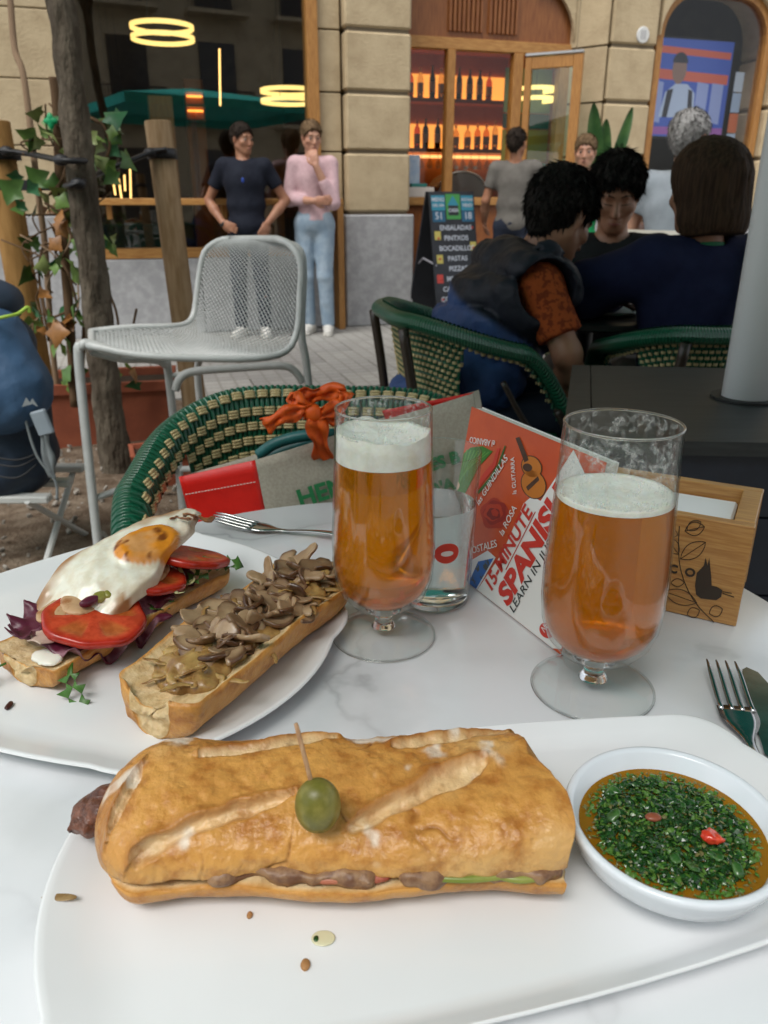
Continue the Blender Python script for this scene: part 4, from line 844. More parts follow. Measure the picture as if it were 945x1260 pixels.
for i, (x, y, k) in enumerate(lp):
    for q_ in range(2): obj('leaf', lvm[(k + q_ * rt.randrange(3)) % 5], vine, ony(x + q_ * rt.gauss(0, 9), y + q_ * rt.gauss(0, 11), YV + rt.uniform(-.12, .12)) - vo, (R(70) + rt.gauss(0, .5), rt.gauss(0, .6), rt.random() * 6.28), rt.uniform(.6, 1.15) * (.75 if q_ else 1))
for i in range(26):
    x, y = rt.uniform(35, 110), rt.uniform(170, 440); vstem([(x, y, 0), (x + rt.gauss(0, 12), y - rt.uniform(8, 25), rt.gauss(0, .03)), (x + rt.gauss(0, 22), y - rt.uniform(20, 55), rt.gauss(0, .05))], .0035, vs if i % 3 else vs2)
a = ony(66, 150, YV - .05); cl = thing('green_tag', 'small bright green tag clipped to the climbing stem', 'tag', a); MB().sphere((0, -.03, .0), (.028, .008, .014), 8, 6).sphere((0, -.03, .0), (.014, .008, .03), 8, 6).build('clip', mat('bright green plastic', (.005, .30, .11), .4), cl, True)

# ---- menu board
a = hpt(548, 300, -.45); sb = thing('menu_board', 'black folding menu board with chalk lettering beside the sandstone pillar', 'sign', house.matrix_basis @ Vector((.02, -.42, 0)), FA + R(8))
brd = mat('black board', (.012, .014, .018), .6, (.02, .022, .028), 5); brf = mat('dark frame', (.035, .022, .022), .6)
BW, BH = .44, 1.14
def panel(nm, y0, y1, z1, m, wdt=BW):
    return MB().add([(x, y, z) for (y, z) in ((y0, 0), (y1, z1)) for x in (0, wdt)] + [(x, y + .02, z) for (y, z) in ((y0, 0), (y1, z1)) for x in (0, wdt)], [(0, 1, 3, 2), (5, 4, 6, 7), (0, 4, 5, 1), (2, 3, 7, 6), (0, 2, 6, 4), (1, 5, 7, 3)]).build(nm, m, sb)
panel('front_leaf', -.16, .08, BH, brd); panel('back_leaf', .46, .125, BH, brd)
MB().tube([(.02, -.05, .55), (-.005, .15, .60), (.02, .28, .55)], .008, 6).build('hinge_stay', mat('grey stay', (.25, .25, .28), .5), sb)
ck = mat('chalk white', (.42, .45, .50), .8); cb = mat('chalk blue', (.04, .20, .28), .8); cg = mat('chalk green', (.06, .24, .07), .8); cy = mat('chalk yellow', (.42, .36, .10), .8); cr_ = mat('chalk red', (.42, .06, .05), .8)
def onb(x, z, h=.002): f = z / BH; sl_ = math.atan2(.24, BH); return (x, -.16 + .24 * f - h * math.cos(sl_), z + h * math.sin(sl_))
tilt = R(90) - math.atan2(.24, BH)
def bt(s, x, z, size, m): return obj('lettering', text_mesh(s, size, m, .0003, bold=.001), sb, onb(x, z, .003), (tilt, 0, 0))
def bq(x0, x1, z0, z1, m, nm='chalk_panel', h=.0012): return MB().add([onb(x0, z0, h), onb(x1, z0, h), onb(x1, z1, h), onb(x0, z1, h)], [(0, 1, 2, 3)]).build(nm, m, sb)
bq(.015, .145, .99, 1.11, cb); bq(.305, .425, .99, 1.11, cb); bq(.155, .295, .92, 1.12, cg); bq(.175, .275, .95, 1.03, brd, h=.0016); bq(.02, .14, .90, .985, mat('chalk deep blue', (.03, .10, .17), .8)); bq(.305, .425, .90, .985, MATS['chalk deep blue'])
MB().add([onb(.17, 1.03, .002), onb(.28, 1.03, .002), onb(.225, 1.11, .002)], [(0, 1, 2)]).build('chalk_panel', cb, sb)
bt('MENU', .08, 1.075, .045, ck); bt('DEL DIA', .08, 1.03, .03, ck); bt('51', .08, .945, .08, ck); bt('18', .365, .945, .08, ck); bt('POTXAS', .365, 1.075, .03, ck); bt('VINO', .365, 1.03, .04, ck); bt('CASA', .225, .99, .04, ck)
for k, s_ in enumerate(('ENSALADAS', 'PINTXOS', 'BOCADILLOS', 'PASTAS', 'PIZZAS', 'MENU LA', 'CAZUELITAS', 'COMBINADOS', 'TARTAS')):
    z = .85 - k * .083; bt(s_, .235, z, .058, ck); MB().sphere(onb(.06 if k % 2 else .40, z, .004), (.012, .003, .010), 8, 5).build('chalk_dot', cr_, sb)
for x, z in ((.055, .79), (.40, .70), (.06, .60), (.05, .44)): bq(x - .03, x + .03, z - .035, z + .035, cy if z > .5 else cr_)

# ---- potted plant by the right pillar
p0 = ony(742, 215, 6.3); pp_ = thing('potted_plant', 'tall plant with broad glossy dark leaves by the bar door', 'plant', (p0.x, 6.3, 0)); plm = mat('glossy dark leaf', (.02, .065, .018), .3, (.05, .11, .03), 8)
MB().lathe([(0, 0), (.14, 0), (.19, .42), (.17, .42), (.15, .36), (0, .36)], 24).build('pot', mat('grey pot', (.10, .10, .10), .7), pp_, True, sharp=40); MB().tube([(0, 0, .36), (.01, 0, .9), (0, 0, 1.25)], .016, 8).build('stem', vs, pp_, True)
for i, (dx, dz, w_) in enumerate(((-.13, 1.72, .10), (-.02, 1.62, .09), (.17, 1.70, .07), (.11, 1.46, .08), (-.16, 1.48, .09), (.03, 1.35, .09), (-.10, 1.25, .08), (.15, 1.22, .08))):
    b = Vector((0, 0, 1.0 + .03 * i)); e = Vector((dx, -.05 + .03 * (i % 3), dz)); P = crom([b, (b + e) / 2 + Vector((dx * .1, 0, .03)), e], 8); V = []; F = []; n = len(P)
    for q, p in enumerate(P):
        f = q / (n - 1); wv = w_ * .62 * math.sin(math.pi * min(max(f, .02), .985)) ** .7; sd = (e - b).cross(Vector((.2, 1, 0))).normalized(); V += [p - sd * wv, p + Vector((0, .018, 0)), p + sd * wv]
    for q in range(n - 1): F += [(q * 3, q * 3 + 3, q * 3 + 4, q * 3 + 1), (q * 3 + 1, q * 3 + 4, q * 3 + 5, q * 3 + 2)]
    obj('leaf', pmesh('leaf', V, F, plm, True), pp_)
# ---- table of the neighbouring party and a pale chair beyond
nt_ = thing('neighbour_table', 'dark round cafe table between the three seated people', 'table', (.64, 2.50, 0))
MB().lathe([(0, .715), (.29, .715), (.30, .72), (.30, .735), (.29, .74), (0, .74)], 40).build('table_top', mat('dark table top', (.03, .03, .03), .4), nt_, True, sharp=40); MB().lathe([(.03, .03), (.03, .715)], 14).build('pedestal', metal_dk, nt_, True); MB().lathe([(0, 0), (.2, 0), (.2, .015), (.03, .03)], 24).build('base', metal_dk, nt_, True)
t = thing('side_plate', 'small pale plate on the neighbouring table', 'plate', (.70, 2.40, .7405)); MB().lathe([(0, .0), (.05, .0), (.085, .012), (.083, .015), (.05, .004), (0, .004)], 32).build('dish', mat('pale glazed plate', (.5, .55, .52), .25), t, True)
# =================================================================== PEOPLE
def nrmz(v): v = np.array(v, float); return v / (np.linalg.norm(v) + 1e-9)
class Person:
    def __init__(s, label, loc, yaw, sc=1.0, hip=.90, lean=0.0, head=(0, 0), neckf=.0, shw=.175, res=.009, group=None, side=0.0, headoff=(0, 0, 0), chest=1.0):
        s.e = thing('person', label, 'person', loc, yaw, group, sc); s.sc = sc; s.res = res
        s.M = (Matrix.Translation(Vector(loc)) @ Matrix.Rotation(yaw, 4, 'Z') @ Matrix.Scale(sc, 4)).inverted()
        s.u = nrmz((side, math.sin(lean), math.cos(lean))); s.pc = np.array((0, 0, hip), float); s.nb = s.pc + s.u * .515
        X = np.array((1., 0, 0)); s.fw = nrmz(np.cross(s.u, X)); s.X = X; s.ch = chest
        sh = s.nb - s.u * .045; s.sh = {'R': sh + X * shw, 'L': sh - X * shw}; s.hp = {'R': s.pc + X * .085 - s.u * .02, 'L': s.pc - X * .085 - s.u * .02}
        s.el = {}; s.wr = {}; s.hd = {}; s.kn = {}; s.an = {}
        uh = nrmz(s.u * .5 + np.array((0, 0, .5)) + np.array((0, neckf, 0))); y_, p_ = head
        s.hc = s.nb + uh * .165 + np.array(headoff); F = np.array((-math.sin(y_) * math.cos(p_), math.cos(y_) * math.cos(p_), math.sin(p_))); s.HF = nrmz(F); s.HR = nrmz(np.cross(s.HF, (0, 0, 1))); s.HU = np.cross(s.HR, s.HF)
    def w(s, p): return np.array(s.M @ Vector(p))
    def H(s, r, f, u): return s.hc + s.HR * r + s.HF * f + s.HU * u
    def HM(s): return np.stack([s.HR, s.HF, s.HU], 1)
    def arm(s, k, el, wr, hd=(0, 1, 0), pn=(0, 0, -1), curl=.4): s.el[k] = np.array(el, float); s.wr[k] = np.array(wr, float); s.hd[k] = (nrmz(hd), nrmz(pn), curl); return s
    def leg(s, k, kn, an, toe=(0, 1, 0)): s.kn[k] = np.array(kn, float); s.an[k] = np.array(an, float); s.hd['f' + k] = nrmz(toe); return s
    def box(s, m=.16):
        P = [s.pc, s.nb, s.hc, s.hc + s.HU * .1] + list(s.sh.values()) + list(s.el.values()) + list(s.wr.values()) + list(s.kn.values()) + list(s.an.values()); P = np.array(P); return P.min(0) - m, P.max(0) + m
    def torso(s, S, m=0.0, k=.05, low=-.06):
        B = np.stack([s.X, s.fw, s.u], 1); c = s.ch
        S.ell(s.pc + s.u * .02, (.158 + m, .112 + m, .11 + m), k, M=B); S.ell(s.pc + s.u * .19, (.142 * c + m, .102 * c + m, .15 + m), k, M=B); S.ell(s.pc + s.u * .36 + s.fw * .008, (.158 * c + m, .108 * c + m, .15 + m), k, M=B)
        S.cone(s.sh['L'] + s.X * .02, s.sh['R'] - s.X * .02, .056 + m, .056 + m, k)
    def headshape(s, S, m=0):
        Q = s.HM(); k = .02
        S.ell(s.H(0, -.018, .032), (.074, .094, .080), k, M=Q); S.ell(s.H(0, .022, -.030), (.062, .066, .082), k, M=Q); S.ell(s.H(0, .060, -.094), (.024, .022, .019), .03, M=Q)
        for q in (-1, 1):
            S.cone(s.H(q * .056, -.005, -.05), s.H(q * .014, .060, -.097), .019, .017, .025); S.ell(s.H(q * .077, -.008, -.008), (.008, .017, .030), .008, M=Q); S.ell(s.H(q * .045, .058, -.028), (.020, .018, .016), .02, M=Q)
        S.cone(s.H(-.034, .078, .020), s.H(.034, .078, .020), .010, .010, .018)
        for q in (-1, 1): S.ell(s.H(q * .031, .094, -.003), (.016, .009, .008), .012, sub=True, M=Q)
        S.cone(s.H(0, .086, .004), s.H(0, .106, -.038), .007, .0115, .012); S.ell(s.H(0, .094, -.042), (.017, .012, .008), .008, M=Q)
        S.ell(s.H(0, .086, -.066), (.024, .010, .0065), .008, M=Q); S.ell(s.H(0, .084, -.077), (.020, .010, .006), .006, M=Q)
    def body(s, skin):
        lo, hi = s.box(); S = SDF(lo, hi, s.res); s.torso(S); S.cone(s.nb - s.u * .03, s.H(0, -.022, -.06), .056, .050, .03); s.headshape(S)
        for k in s.el:
            S.cone(s.sh[k], s.el[k], .048, .037, .025); S.cone(s.el[k], s.el[k] * .6 + s.wr[k] * .4, .038, .040, .02); S.cone(s.el[k] * .6 + s.wr[k] * .4, s.wr[k], .039, .026, .02)
            d, n, curl = s.hd[k]; n = nrmz(n - d * (d @ n)); sd = np.cross(d, n); W = s.wr[k]; sg = 1 if k == 'R' else -1
            S.ell(W + d * .045, (.050, .040, .017), .015, M=np.stack([d, sd, n], 1))
            for i, L in enumerate((.070, .078, .073, .056)):
                b = W + d * .080 + sd * (-.030 + .020 * i) * sg; d1 = nrmz(d + n * curl * .7); d2 = nrmz(d + n * curl * 2.0); m_ = b + d1 * L * .5; S.cone(b, m_, .0098, .0090, .005); S.cone(m_, m_ + d2 * L * .5, .0090, .0080, .004)
            tb_ = W + d * .020 - sd * .032 * sg; t1 = tb_ + nrmz(d * .7 - sd * .55 * sg + n * .4) * .034; S.cone(tb_, t1, .0135, .0115, .008); S.cone(t1, t1 + nrmz(d * .9 - sd * .15 * sg + n * .5 * curl) * .030, .0105, .009, .004)
        for k in s.kn:
            S.cone(s.hp[k], s.kn[k], .078, .055, .03); S.cone(s.kn[k], s.kn[k] * .65 + s.an[k] * .35, .054, .056, .02); S.cone(s.kn[k] * .65 + s.an[k] * .35, s.an[k], .055, .037, .02); t = s.hd['f' + k]; S.cone(s.an[k] - np.array((0, 0, .02)), s.an[k] + t * .13 - np.array((0, 0, .045)), .035, .026, .02)
        s.skin = skin; o = S.build('body', skin, s.e); return o
    def face(s, brow, gaze=True, lips=(.30, .11, .085)):
        dk = mat('eye dark', (.02, .015, .012), .2); wh = mat('eye white', (.34, .25, .20), .4)
        for q in (-1, 1):
            if gaze:
                a = MB().sphere((0, 0, 0), .0112, 10, 8).build('eye', wh, s.e, True, Vector(s.H(q * .031, .0745, -.003))); MB().sphere((0, 0, 0), .006, 8, 6).build('iris', dk, a, True, Vector(s.HF * .0082 - s.HU * .001))
            if not gaze: MB().tube([s.H(q * x, f, u) for x, f, u in ((.014, .0895, -.004 + (0 if gaze else -.003)), (.024, .0875, .002 if gaze else -.007), (.034, .084, .001 if gaze else -.007), (.046, .076, -.005))], .0012, 5).build('eyelash', dk, s.e, True)
            MB().tube([s.H(q * x, f, u) for x, f, u in ((.012, .0905, .019), (.026, .0885, .0245), (.040, .080, .022), (.050, .070, .015))], [.0018, .0028, .0024, .0012], 6).build('eyebrow', brow, s.e, True)
        MB().tube([s.H(x, f, u) for x, f, u in ((-.022, .086, -.072), (-.010, .0955, -.069), (0, .0965, -.0705), (.010, .0955, -.069), (.022, .086, -.072))], [.001, .0035, .004, .0035, .001], 6).build('lips', mat('lips ' + str(lips), lips, .4), s.e, True)
    def hair_short(s, m, th=.012, nape=-.075, line=.0135, mess=.010, sc=90, tufts=700, tl=.022, lift=.35):
        lo, hi = s.hc - .16, s.hc + .17; S = SDF(lo, hi, .005); Q = s.HM()
        S.ell(s.H(0, -.018, .034), (.074 + th, .094 + th, .080 + th * 1.2), .02, M=Q); S.cone(s.H(0, -.075, -.02), s.H(0, -.060, -.06), .045, .036, .03)
        def cutf(P):
            d = P - s.hc; f = d @ s.HF; u = d @ s.HU; r = d @ s.HR; a = .738 * f - .675 * u - line; b = nape - u; ear = .030 - np.sqrt((f + .006) ** 2 + (u + .012) ** 2) * 1.0
            return np.maximum(np.maximum(a, b), np.where(np.abs(r) > .066, ear, -1))
        S.disp(lambda P: fbm(P, sc, 3) * mess, .03); S.cutfn(lambda P: cutf(P) + fbm(P, 120, 2) * .014); V, Q = S.mesh(); o = obj('hair', pmesh('hair', V, Q, m, True), s.e)
        rn = random.Random(int(abs(s.hc[0] * 1000)) + 5); mb = MB(); ctr = s.H(0, -.018, .034); cr = s.H(0, -.05, .13)
        for i in range(tufts):
            p = V[rn.randrange(len(V))]; n = nrmz(p - ctr); fl = nrmz(p - cr); fl = nrmz(fl - n * (fl @ n)); L = rn.uniform(.6, 1.3) * tl; d = nrmz(fl * .9 + n * lift + np.array((rn.gauss(0, .3), rn.gauss(0, .3), rn.gauss(0, .2)))); sd = nrmz(np.cross(d, n)) * .0035; a = p - n * .003
            mb.add([a - sd, a + sd, a + n * .005, a + d * L * .6 + sd * .4 + n * .002, a + d * L], [(0, 1, 3), (1, 2, 3), (2, 0, 3), (0, 3, 4), (2, 4, 3), (1, 3, 2)])
        tag(mb.build('hair_strands', m, o, True), kind='stuff'); return o
    def shirt(s, m, mg=.014, sleeve=.55, hem=-.07, neck=.062, long=False, fold=.014, name='shirt', fs=9, sl_r=.058):
        lo, hi = s.box(.2); S = SDF(lo, hi, s.res); s.torso(S, mg)
        for k in s.el:
            if sleeve > 0: 
                e = s.sh[k] + (s.el[k] - s.sh[k]) * min(sleeve, 1); S.cone(s.sh[k], e, .050 + mg, sl_r - .014 + mg, .03)
                if long: S.cone(s.el[k], s.el[k] + (s.wr[k] - s.el[k]) * (sleeve - 1), .045 + mg * .8, .034 + mg * .8, .03)
        S.disp(lambda P: fbm(P * np.array((1, 1, .6)), fs, 3) * fold + np.abs(fbm(P + 9, fs * .7, 2)) * fold * .8, .05)
        S.cut(s.pc + s.u * hem, -s.u); S.cone(s.nb - s.u * .02, s.nb + s.u * .15, neck, neck, .006, sub=True)
        for k in s.el:
            if 0 < sleeve <= 1:     # open cuff
                d = nrmz(s.el[k] - s.sh[k]); e = s.sh[k] + (s.el[k] - s.sh[k]) * sleeve; c_ = e + d * .07; sl, P = S.blk(c_ - .11, c_ + .11); S.F[sl] = np.maximum(S.F[sl], np.where(np.linalg.norm(P - c_, axis=-1) < .105, ((P - e) @ d), -1).astype(np.float32))
        return S.build(name, m, s.e)
    def trousers(s, m, mg=.012, fold=.010, top=.07, ank=.04, name='trousers'):
        lo, hi = s.box(.2); S = SDF(lo, hi, s.res); B = np.stack([s.X, s.fw, s.u], 1); S.ell(s.pc + s.u * .02, (.158 + mg, .112 + mg, .12 + mg), .05, M=B)
        for k in s.kn:
            a = s.an[k] + (s.kn[k] - s.an[k]) * ank; S.cone(s.hp[k], s.kn[k], .080 + mg, .056 + mg, .03); S.cone(s.kn[k], a, .056 + mg, .042 + mg, .02)
        S.disp(lambda P: fbm(P, 10, 3) * fold + np.abs(fbm(P + 3, 13, 2)) * fold, .05); S.cut(s.pc + (s.u * top if s.u[1] < .02 else np.array((0, 0, .15))), s.u if s.u[1] < .02 else (0, 0, 1)); return S.build(name, m, s.e)
    def shoes(s, m, sole):
        for k in s.kn:
            a, t = s.an[k], s.hd['f' + k]; lo, hi = a - .2, a + .25; z0 = a[2] - .082; S = SDF(lo, hi, .007); S.cone(a - np.array((0, 0, .03)) - t * .02, a + t * .14 - np.array((0, 0, .050)), .046, .036, .03); S.cone(a + np.array((0, 0, .0)), a - np.array((0, 0, .05)) - t * .035, .043, .040, .03); S.cut((0, 0, z0 + .018), (0, 0, -1)); o = S.build('shoe', m, s.e)
            S = SDF(lo, hi, .007); S.cone(a - t * .04 - np.array((0, 0, .06)), a + t * .15 - np.array((0, 0, .06)), .046, .042, .01); S.cut((0, 0, z0 + .024), (0, 0, 1)); S.cut((0, 0, z0), (0, 0, -1)); S.build('sole', sole, o)
skinA = mat('light skin', (.50, .27, .18), .5, (.44, .21, .135), 12, sss=.1); skinB = mat('tan skin', (.36, .175, .10), .5, (.30, .13, .072), 12, sss=.1); skinC = mat('warm brown skin', (.32, .16, .095), .5, (.27, .125, .07), 12, sss=.1)
hblk = mat('black hair', (.010, .008, .007), .8, (.022, .018, .015), 60, 4, bump=(150, .5, .003)); hdk = mat('dark brown hair', (.016, .011, .008), .8, (.03, .021, .015), 60, 4, bump=(150, .5, .003))
hgr = mat('grey hair', (.30, .29, .28), .6, (.18, .17, .165), 50, 4, bump=(150, .5, .003)); hbl = mat('dark blond hair', (.20, .13, .07), .8, (.11, .068, .036), 50, 4, stretch=(1, 1, .4), bump=(150, .5, .003)); hbr = mat('straight brown hair', (.022, .011, .006), .8, (.05, .027, .014), 70, 5, stretch=(2.2, 2.2, .12), bump=(90, .6, .004))
wsh = mat('white trainer', (.62, .60, .55), .6); wso = mat('white sole', (.55, .53, .48), .6); dsh = mat('dark shoe', (.03, .028, .026), .5)
jean = mat('washed blue denim', (.24, .32, .40), .85, (.34, .42, .49), 7, 5, bump=(300, .2, .001)); dnv = mat('navy trouser cloth', (.02, .025, .04), .85)
# man with hands on hips
p = ony(303, 250, 6.62)
A = Person('man in navy T-shirt with hands on hips before the big window', (p.x, 6.62, 0), R(178), .945, hip=.92, head=(R(50), R(-4)), chest=1.06)
A.arm('R', (.335, -.06, 1.13), (.195, .07, .955), (-.75, .45, -.30), (-.5, -.8, 0), .15).arm('L', (-.325, -.06, 1.13), (-.185, .07, .955), (.35, .55, -.75), (.6, -.7, 0), .15)
A.leg('R', (.10, .02, .50), (.11, 0, .082), (.2, 1, 0)).leg('L', (-.10, .02, .50), (-.11, 0, .082), (-.2, 1, 0)); A.body(skinB); A.face(hdk); A.hair_short(hdk, .013); A.shirt(mat('navy jersey', (.010, .012, .020), .85, (.015, .018, .028), 10), .016, .58, -.10); A.trousers(dnv); A.shoes(wsh, wso)
MB().sphere((0, 0, 0), (.012, .01, .022), 8, 6).build('sunglasses', mat('blue lens', (.02, .06, .32), .2), A.e, True, (-.01, .135, 1.285)); MB().lathe([(.031, -.012), (.034, -.012), (.034, .012), (.031, .012)], 14).build('wristband', metal_dk, A.e, True, Vector(A.wr['R']), (0, R(40), R(30)))
# woman with hand at her mouth
p = ony(386, 250, 6.76)
A = Person('woman in pink jumper and pale jeans with a hand at her mouth', (p.x, 6.76, 0), R(176), .955, hip=.93, head=(R(26), R(-10)), shw=.155, chest=.88, neckf=.05)
A.arm('R', (.205, .03, 1.13), (-.035, .185, 1.115), (-1, .12, .05), (0, -1, .1), .3).arm('L', (-.185, .12, 1.10), (-.055, .185, 1.385), (.25, -.12, 1), (.1, -1, 0), .75)
A.leg('R', (.085, .03, .50), (.075, -.02, .082), (.15, 1, 0)).leg('L', (-.085, .04, .50), (-.10, .02, .082), (-.1, 1, 0)); A.body(skinA); A.face(hbl); A.hair_short(hbl, .013, mess=.006)
s = SDF(A.hc - .2, A.hc + .2, .006); s.ell(A.H(0, -.125, .03), (.035, .04, .045)).cone(A.H(0, -.13, .01), A.H(.01, -.115, -.09), .03, .012).disp(lambda P: fbm(P, 70, 2) * .008); s.build('ponytail', hbl, A.e)
A.shirt(mat('pale pink knit', (.58, .40, .42), .9, (.52, .35, .37), 30, bump=(220, .4, .002)), .013, 1.55, .03, .058, True, .010, 'jumper'); A.trousers(jean, .014, .008, .12, .04); A.shoes(wsh, wso)
# person in puffer vest, leaning to the table
A = Person('person in navy puffer vest with orange knitted sleeve leaning to the table', (.155, 2.21, 0), R(-80), .97, hip=.47, lean=R(30), head=(R(24), R(-28)), neckf=.40, res=.009, chest=1.0)
A.arm('R', A.w((.48, 2.02, .69)), A.w((.53, 2.12, .545)), (0, 1, 0), (0, 0, -1), .3).arm('L', A.w((.50, 2.47, .80)), A.w((.62, 2.36, .79)), (.5, .7, 0), (0, 0, -1), .3)
A.leg('R', (.10, .44, .52), (.10, .42, .085)).leg('L', (-.10, .44, .52), (-.10, .36, .085)); A.body(skinC); A.face(hblk); A.hair_short(hblk, .019, -.085, mess=.004, sc=40, tufts=3000, tl=.030, lift=.10)
A.shirt(mat('rust orange knit', (.30, .062, .014), .9, (.15, .028, .008), 55, 2, bump=(70, .6, .004), sharp=(.48, .56)), .012, .74, -.02, .06, fold=.008, name='knitted_shirt', sl_r=.064)
def puffer(P_):
    lo, hi = P_.box(.2); S = SDF(lo, hi, .009); P_.torso(S, .066)
    S.disp(lambda P: .030 * (1 - np.abs(np.sin(((P - P_.pc) @ P_.u) * 27 + 3 * fbm(P, 5, 2))) ** .45) + fbm(P, 20, 3) * .030, .06); S.cut(P_.pc - P_.u * .03, -P_.u); S.cone(P_.nb - P_.u * .02, P_.nb + P_.u * .2, .07, .07, .01, sub=True)
    for k in P_.el: c = P_.sh[k] + P_.X * (.03 if k == 'R' else -.03); S.cone(c, c + (P_.X * (1 if k == 'R' else -1)) * .2, .075, .09, .02, sub=True)
    nv = np.array((.009, .011, .018)); bl_ = np.array((.030, .066, .18))
    def col(V): h = (V - P_.pc) @ P_.u; f = sstep(.37, .345, h + .03 * np.sin((V @ P_.X) * 9))[:, None]; return nv * (1 - f) + bl_ * f
    return S.build('puffer_vest', mat('puffer nylon', (1, 1, 1), .58, (.75, .75, .78), 14, attr=True, bump=(26, .6, .008), spec=.3), P_.e, col)
puffer(A); A.trousers(dnv); A.shoes(dsh, dsh)
# young person across the table
b = ony(766, 232, 2.62)
A = Person('young person in dark polo with white chest patch looking down at the table', (b.x + .035, 2.80, 0), R(163), .92, hip=.515, lean=R(10), head=(R(6), R(-22)), neckf=.22, res=.0075, chest=.9)
A.arm('R', A.w((.60, 2.72, .80)), A.w((.62, 2.52, .79)), (0, 1, 0), (0, 0, -1), .3).arm('L', A.w((1.0, 2.72, .80)), A.w((.90, 2.52, .79)), (.4, 1, 0), (0, 0, -1), .3)
A.leg('R', (.12, .42, .60), (.12, .40, .085)).leg('L', (-.12, .42, .60), (-.12, .34, .085)); A.body(skinC); A.face(hblk, False, (.24, .085, .065)); A.hair_short(hblk, .020, -.045, .018, .006, 40, 3000, .030, .14)
A.shirt(mat('near-black polo', (.012, .013, .014), .85, (.018, .019, .02), 12), .016, .6, -.06, .062, name='polo_shirt'); A.trousers(mat('off-white trousers', (.42, .39, .35), .85), .014); A.shoes(wsh, wso)
wp_ = mat('white patch', (.45, .44, .42), .8, (.10, .07, .06), 60, sharp=(.52, .6))
for x, z, h in ((.085, .30, .075), (-.085, .31, .05)):
    c = A.pc + A.u * z + A.X * x + A.fw * .131; MB().box(-.028, .028, -.006, .006, -h, h, .004).build('chest_patch', wp_, A.e, loc=Vector(c), rot=(-R(10), 0, 0))
cp = [o for o in COL.objects if o.get('label', '').startswith('green and cream woven chair with the person in the navy')][0]
c2 = copy_tree(cp); c2.location = (b.x + .04, 2.86, 0); c2.rotation_euler = (0, 0, R(163)); c2['label'] = 'green and cream woven chair under the young person in dark polo'
# woman in navy jumper, seen from behind
A = Person('person with brown bob in navy jumper and grey shoulder strap, seen from behind', (.885, 2.16, 0), R(14), .95, hip=.48, lean=R(8), head=(R(8), R(-8)), neckf=.1, shw=.165, chest=1.0)
A.arm('L', A.w((.575, 2.27, .825)), A.w((.72, 2.47, .79)), (.3, 1, 0), (0, 0, -1), .3).arm('R', A.w((1.13, 2.30, .80)), A.w((.98, 2.48, .79)), (-.4, 1, 0), (0, 0, -1), .3)
A.leg('R', (.10, .42, .55), (.10, .40, .085)).leg('L', (-.10, .42, .55), (-.10, .36, .085)); A.body(skinC); A.face(hdk)
s = SDF(A.hc - .2, A.hc + .2, .006); Q = A.HM(); s.ell(A.H(0, -.020, .034), (.096, .110, .098), .03, M=Q).cone(A.H(0, -.045, .0), A.H(0, -.040, -.085), .095, .100, .04)
s.disp(lambda P: fbm(P * np.array((1, 1, .12)), 95, 3) * .014, .03)
s.cutfn(lambda P: np.maximum(-.135 - ((P - A.hc) @ A.HU), .9 * ((P - A.hc) @ A.HF) - .3 * ((P - A.hc) @ A.HU) - .03)); s.build('bob_hair', hbr, A.e)
nvj = mat('navy jumper knit', (.008, .010, .034), .9, (.012, .015, .045), 12, bump=(160, .3, .002)); A.shirt(nvj, .028, 1.85, -.10, .07, True, .020, 'jumper', 8, .075); A.trousers(dnv); A.shoes(dsh, dsh)
MB().lathe([(.066, 0), (.072, .006), (.066, .016)], 24).build('collar', mat('green collar', (.01, .12, .05), .7), A.e, True, Vector(A.nb - A.u * .005), (-R(10), 0, 0))
sp_ = [A.pc + A.X * x + A.fw * y + A.u * z for x, y, z in ((.10, -.085, .525), (.09, -.160, .44), (.01, -.176, .30), (-.08, -.172, .16), (-.15, -.135, .05))]
ribbon('shoulder_strap', [Vector(v) for v in sp_], .04, mat('dark grey strap', (.045, .045, .05), .6), A.e)
# grey haired man on a pale bar chair
p = ony(838, 240, 3.7); p.y = 3.7
A = Person('grey haired man in pale grey T-shirt sitting with his back turned', (p.x, 3.7, 0), R(-28), .92, hip=.755, lean=R(6), head=(R(-28), R(-2)), chest=1.06)
A.arm('R', (.24, .08, 1.02), (.16, .30, 1.0)).arm('L', (-.24, .08, 1.02), (-.16, .30, 1.0)).leg('R', (.11, .42, .74), (.11, .36, .30)).leg('L', (-.11, .42, .74), (-.11, .36, .30)); A.body(skinA); A.face(hgr); A.hair_short(hgr, .014); A.shirt(mat('pale grey-blue jersey', (.30, .335, .37), .9, (.26, .29, .32), 12), .018, .58, -.08); A.trousers(dnv); A.shoes(dsh, dsh)
MB().tube([A.H(-.08, .0, .0), A.H(-.075, .06, .0), A.H(-.05, .095, 0), A.H(.05, .095, 0), A.H(.075, .06, 0), A.H(.08, 0, 0)], .003, 6).build('spectacles', metal_dk, A.e, True)
bc_ = thing('bar_chair', 'pale bar chair under the grey haired man', 'chair', (p.x, 3.7, 0), R(-28)); pm_ = mat('pale cream paint', (.50, .47, .40), .5)
MB().box(-.2, .2, -.2, .2, .60, .635, .012).build('seat', pm_, bc_)
V = [(.22 * math.sin(a), -.05 - .17 * math.cos(a), z) for z in (.80, .945) for a in np.linspace(-1.3, 1.3, 13)]; o = obj('backrest', pmesh('backrest', V, [(i, i + 1, i + 14, i + 13) for i in range(12)], pm_, True), bc_); md = o.modifiers.new('thick', 'SOLIDIFY'); md.thickness = .018
for sx in (-1, 1):
    for sy in (-1, 1): MB().tube([(sx * .2, sy * .2, 0), (sx * .17, sy * .17, .60)] + ([(sx * .2, -.12, .86)] if sy < 0 else []), .014, 8).build('leg', pm_, bc_)
    MB().tube([(sx * .19, -.19, .25), (sx * .19, .19, .25)], .01, 6).build('foot_rail', pm_, bc_)
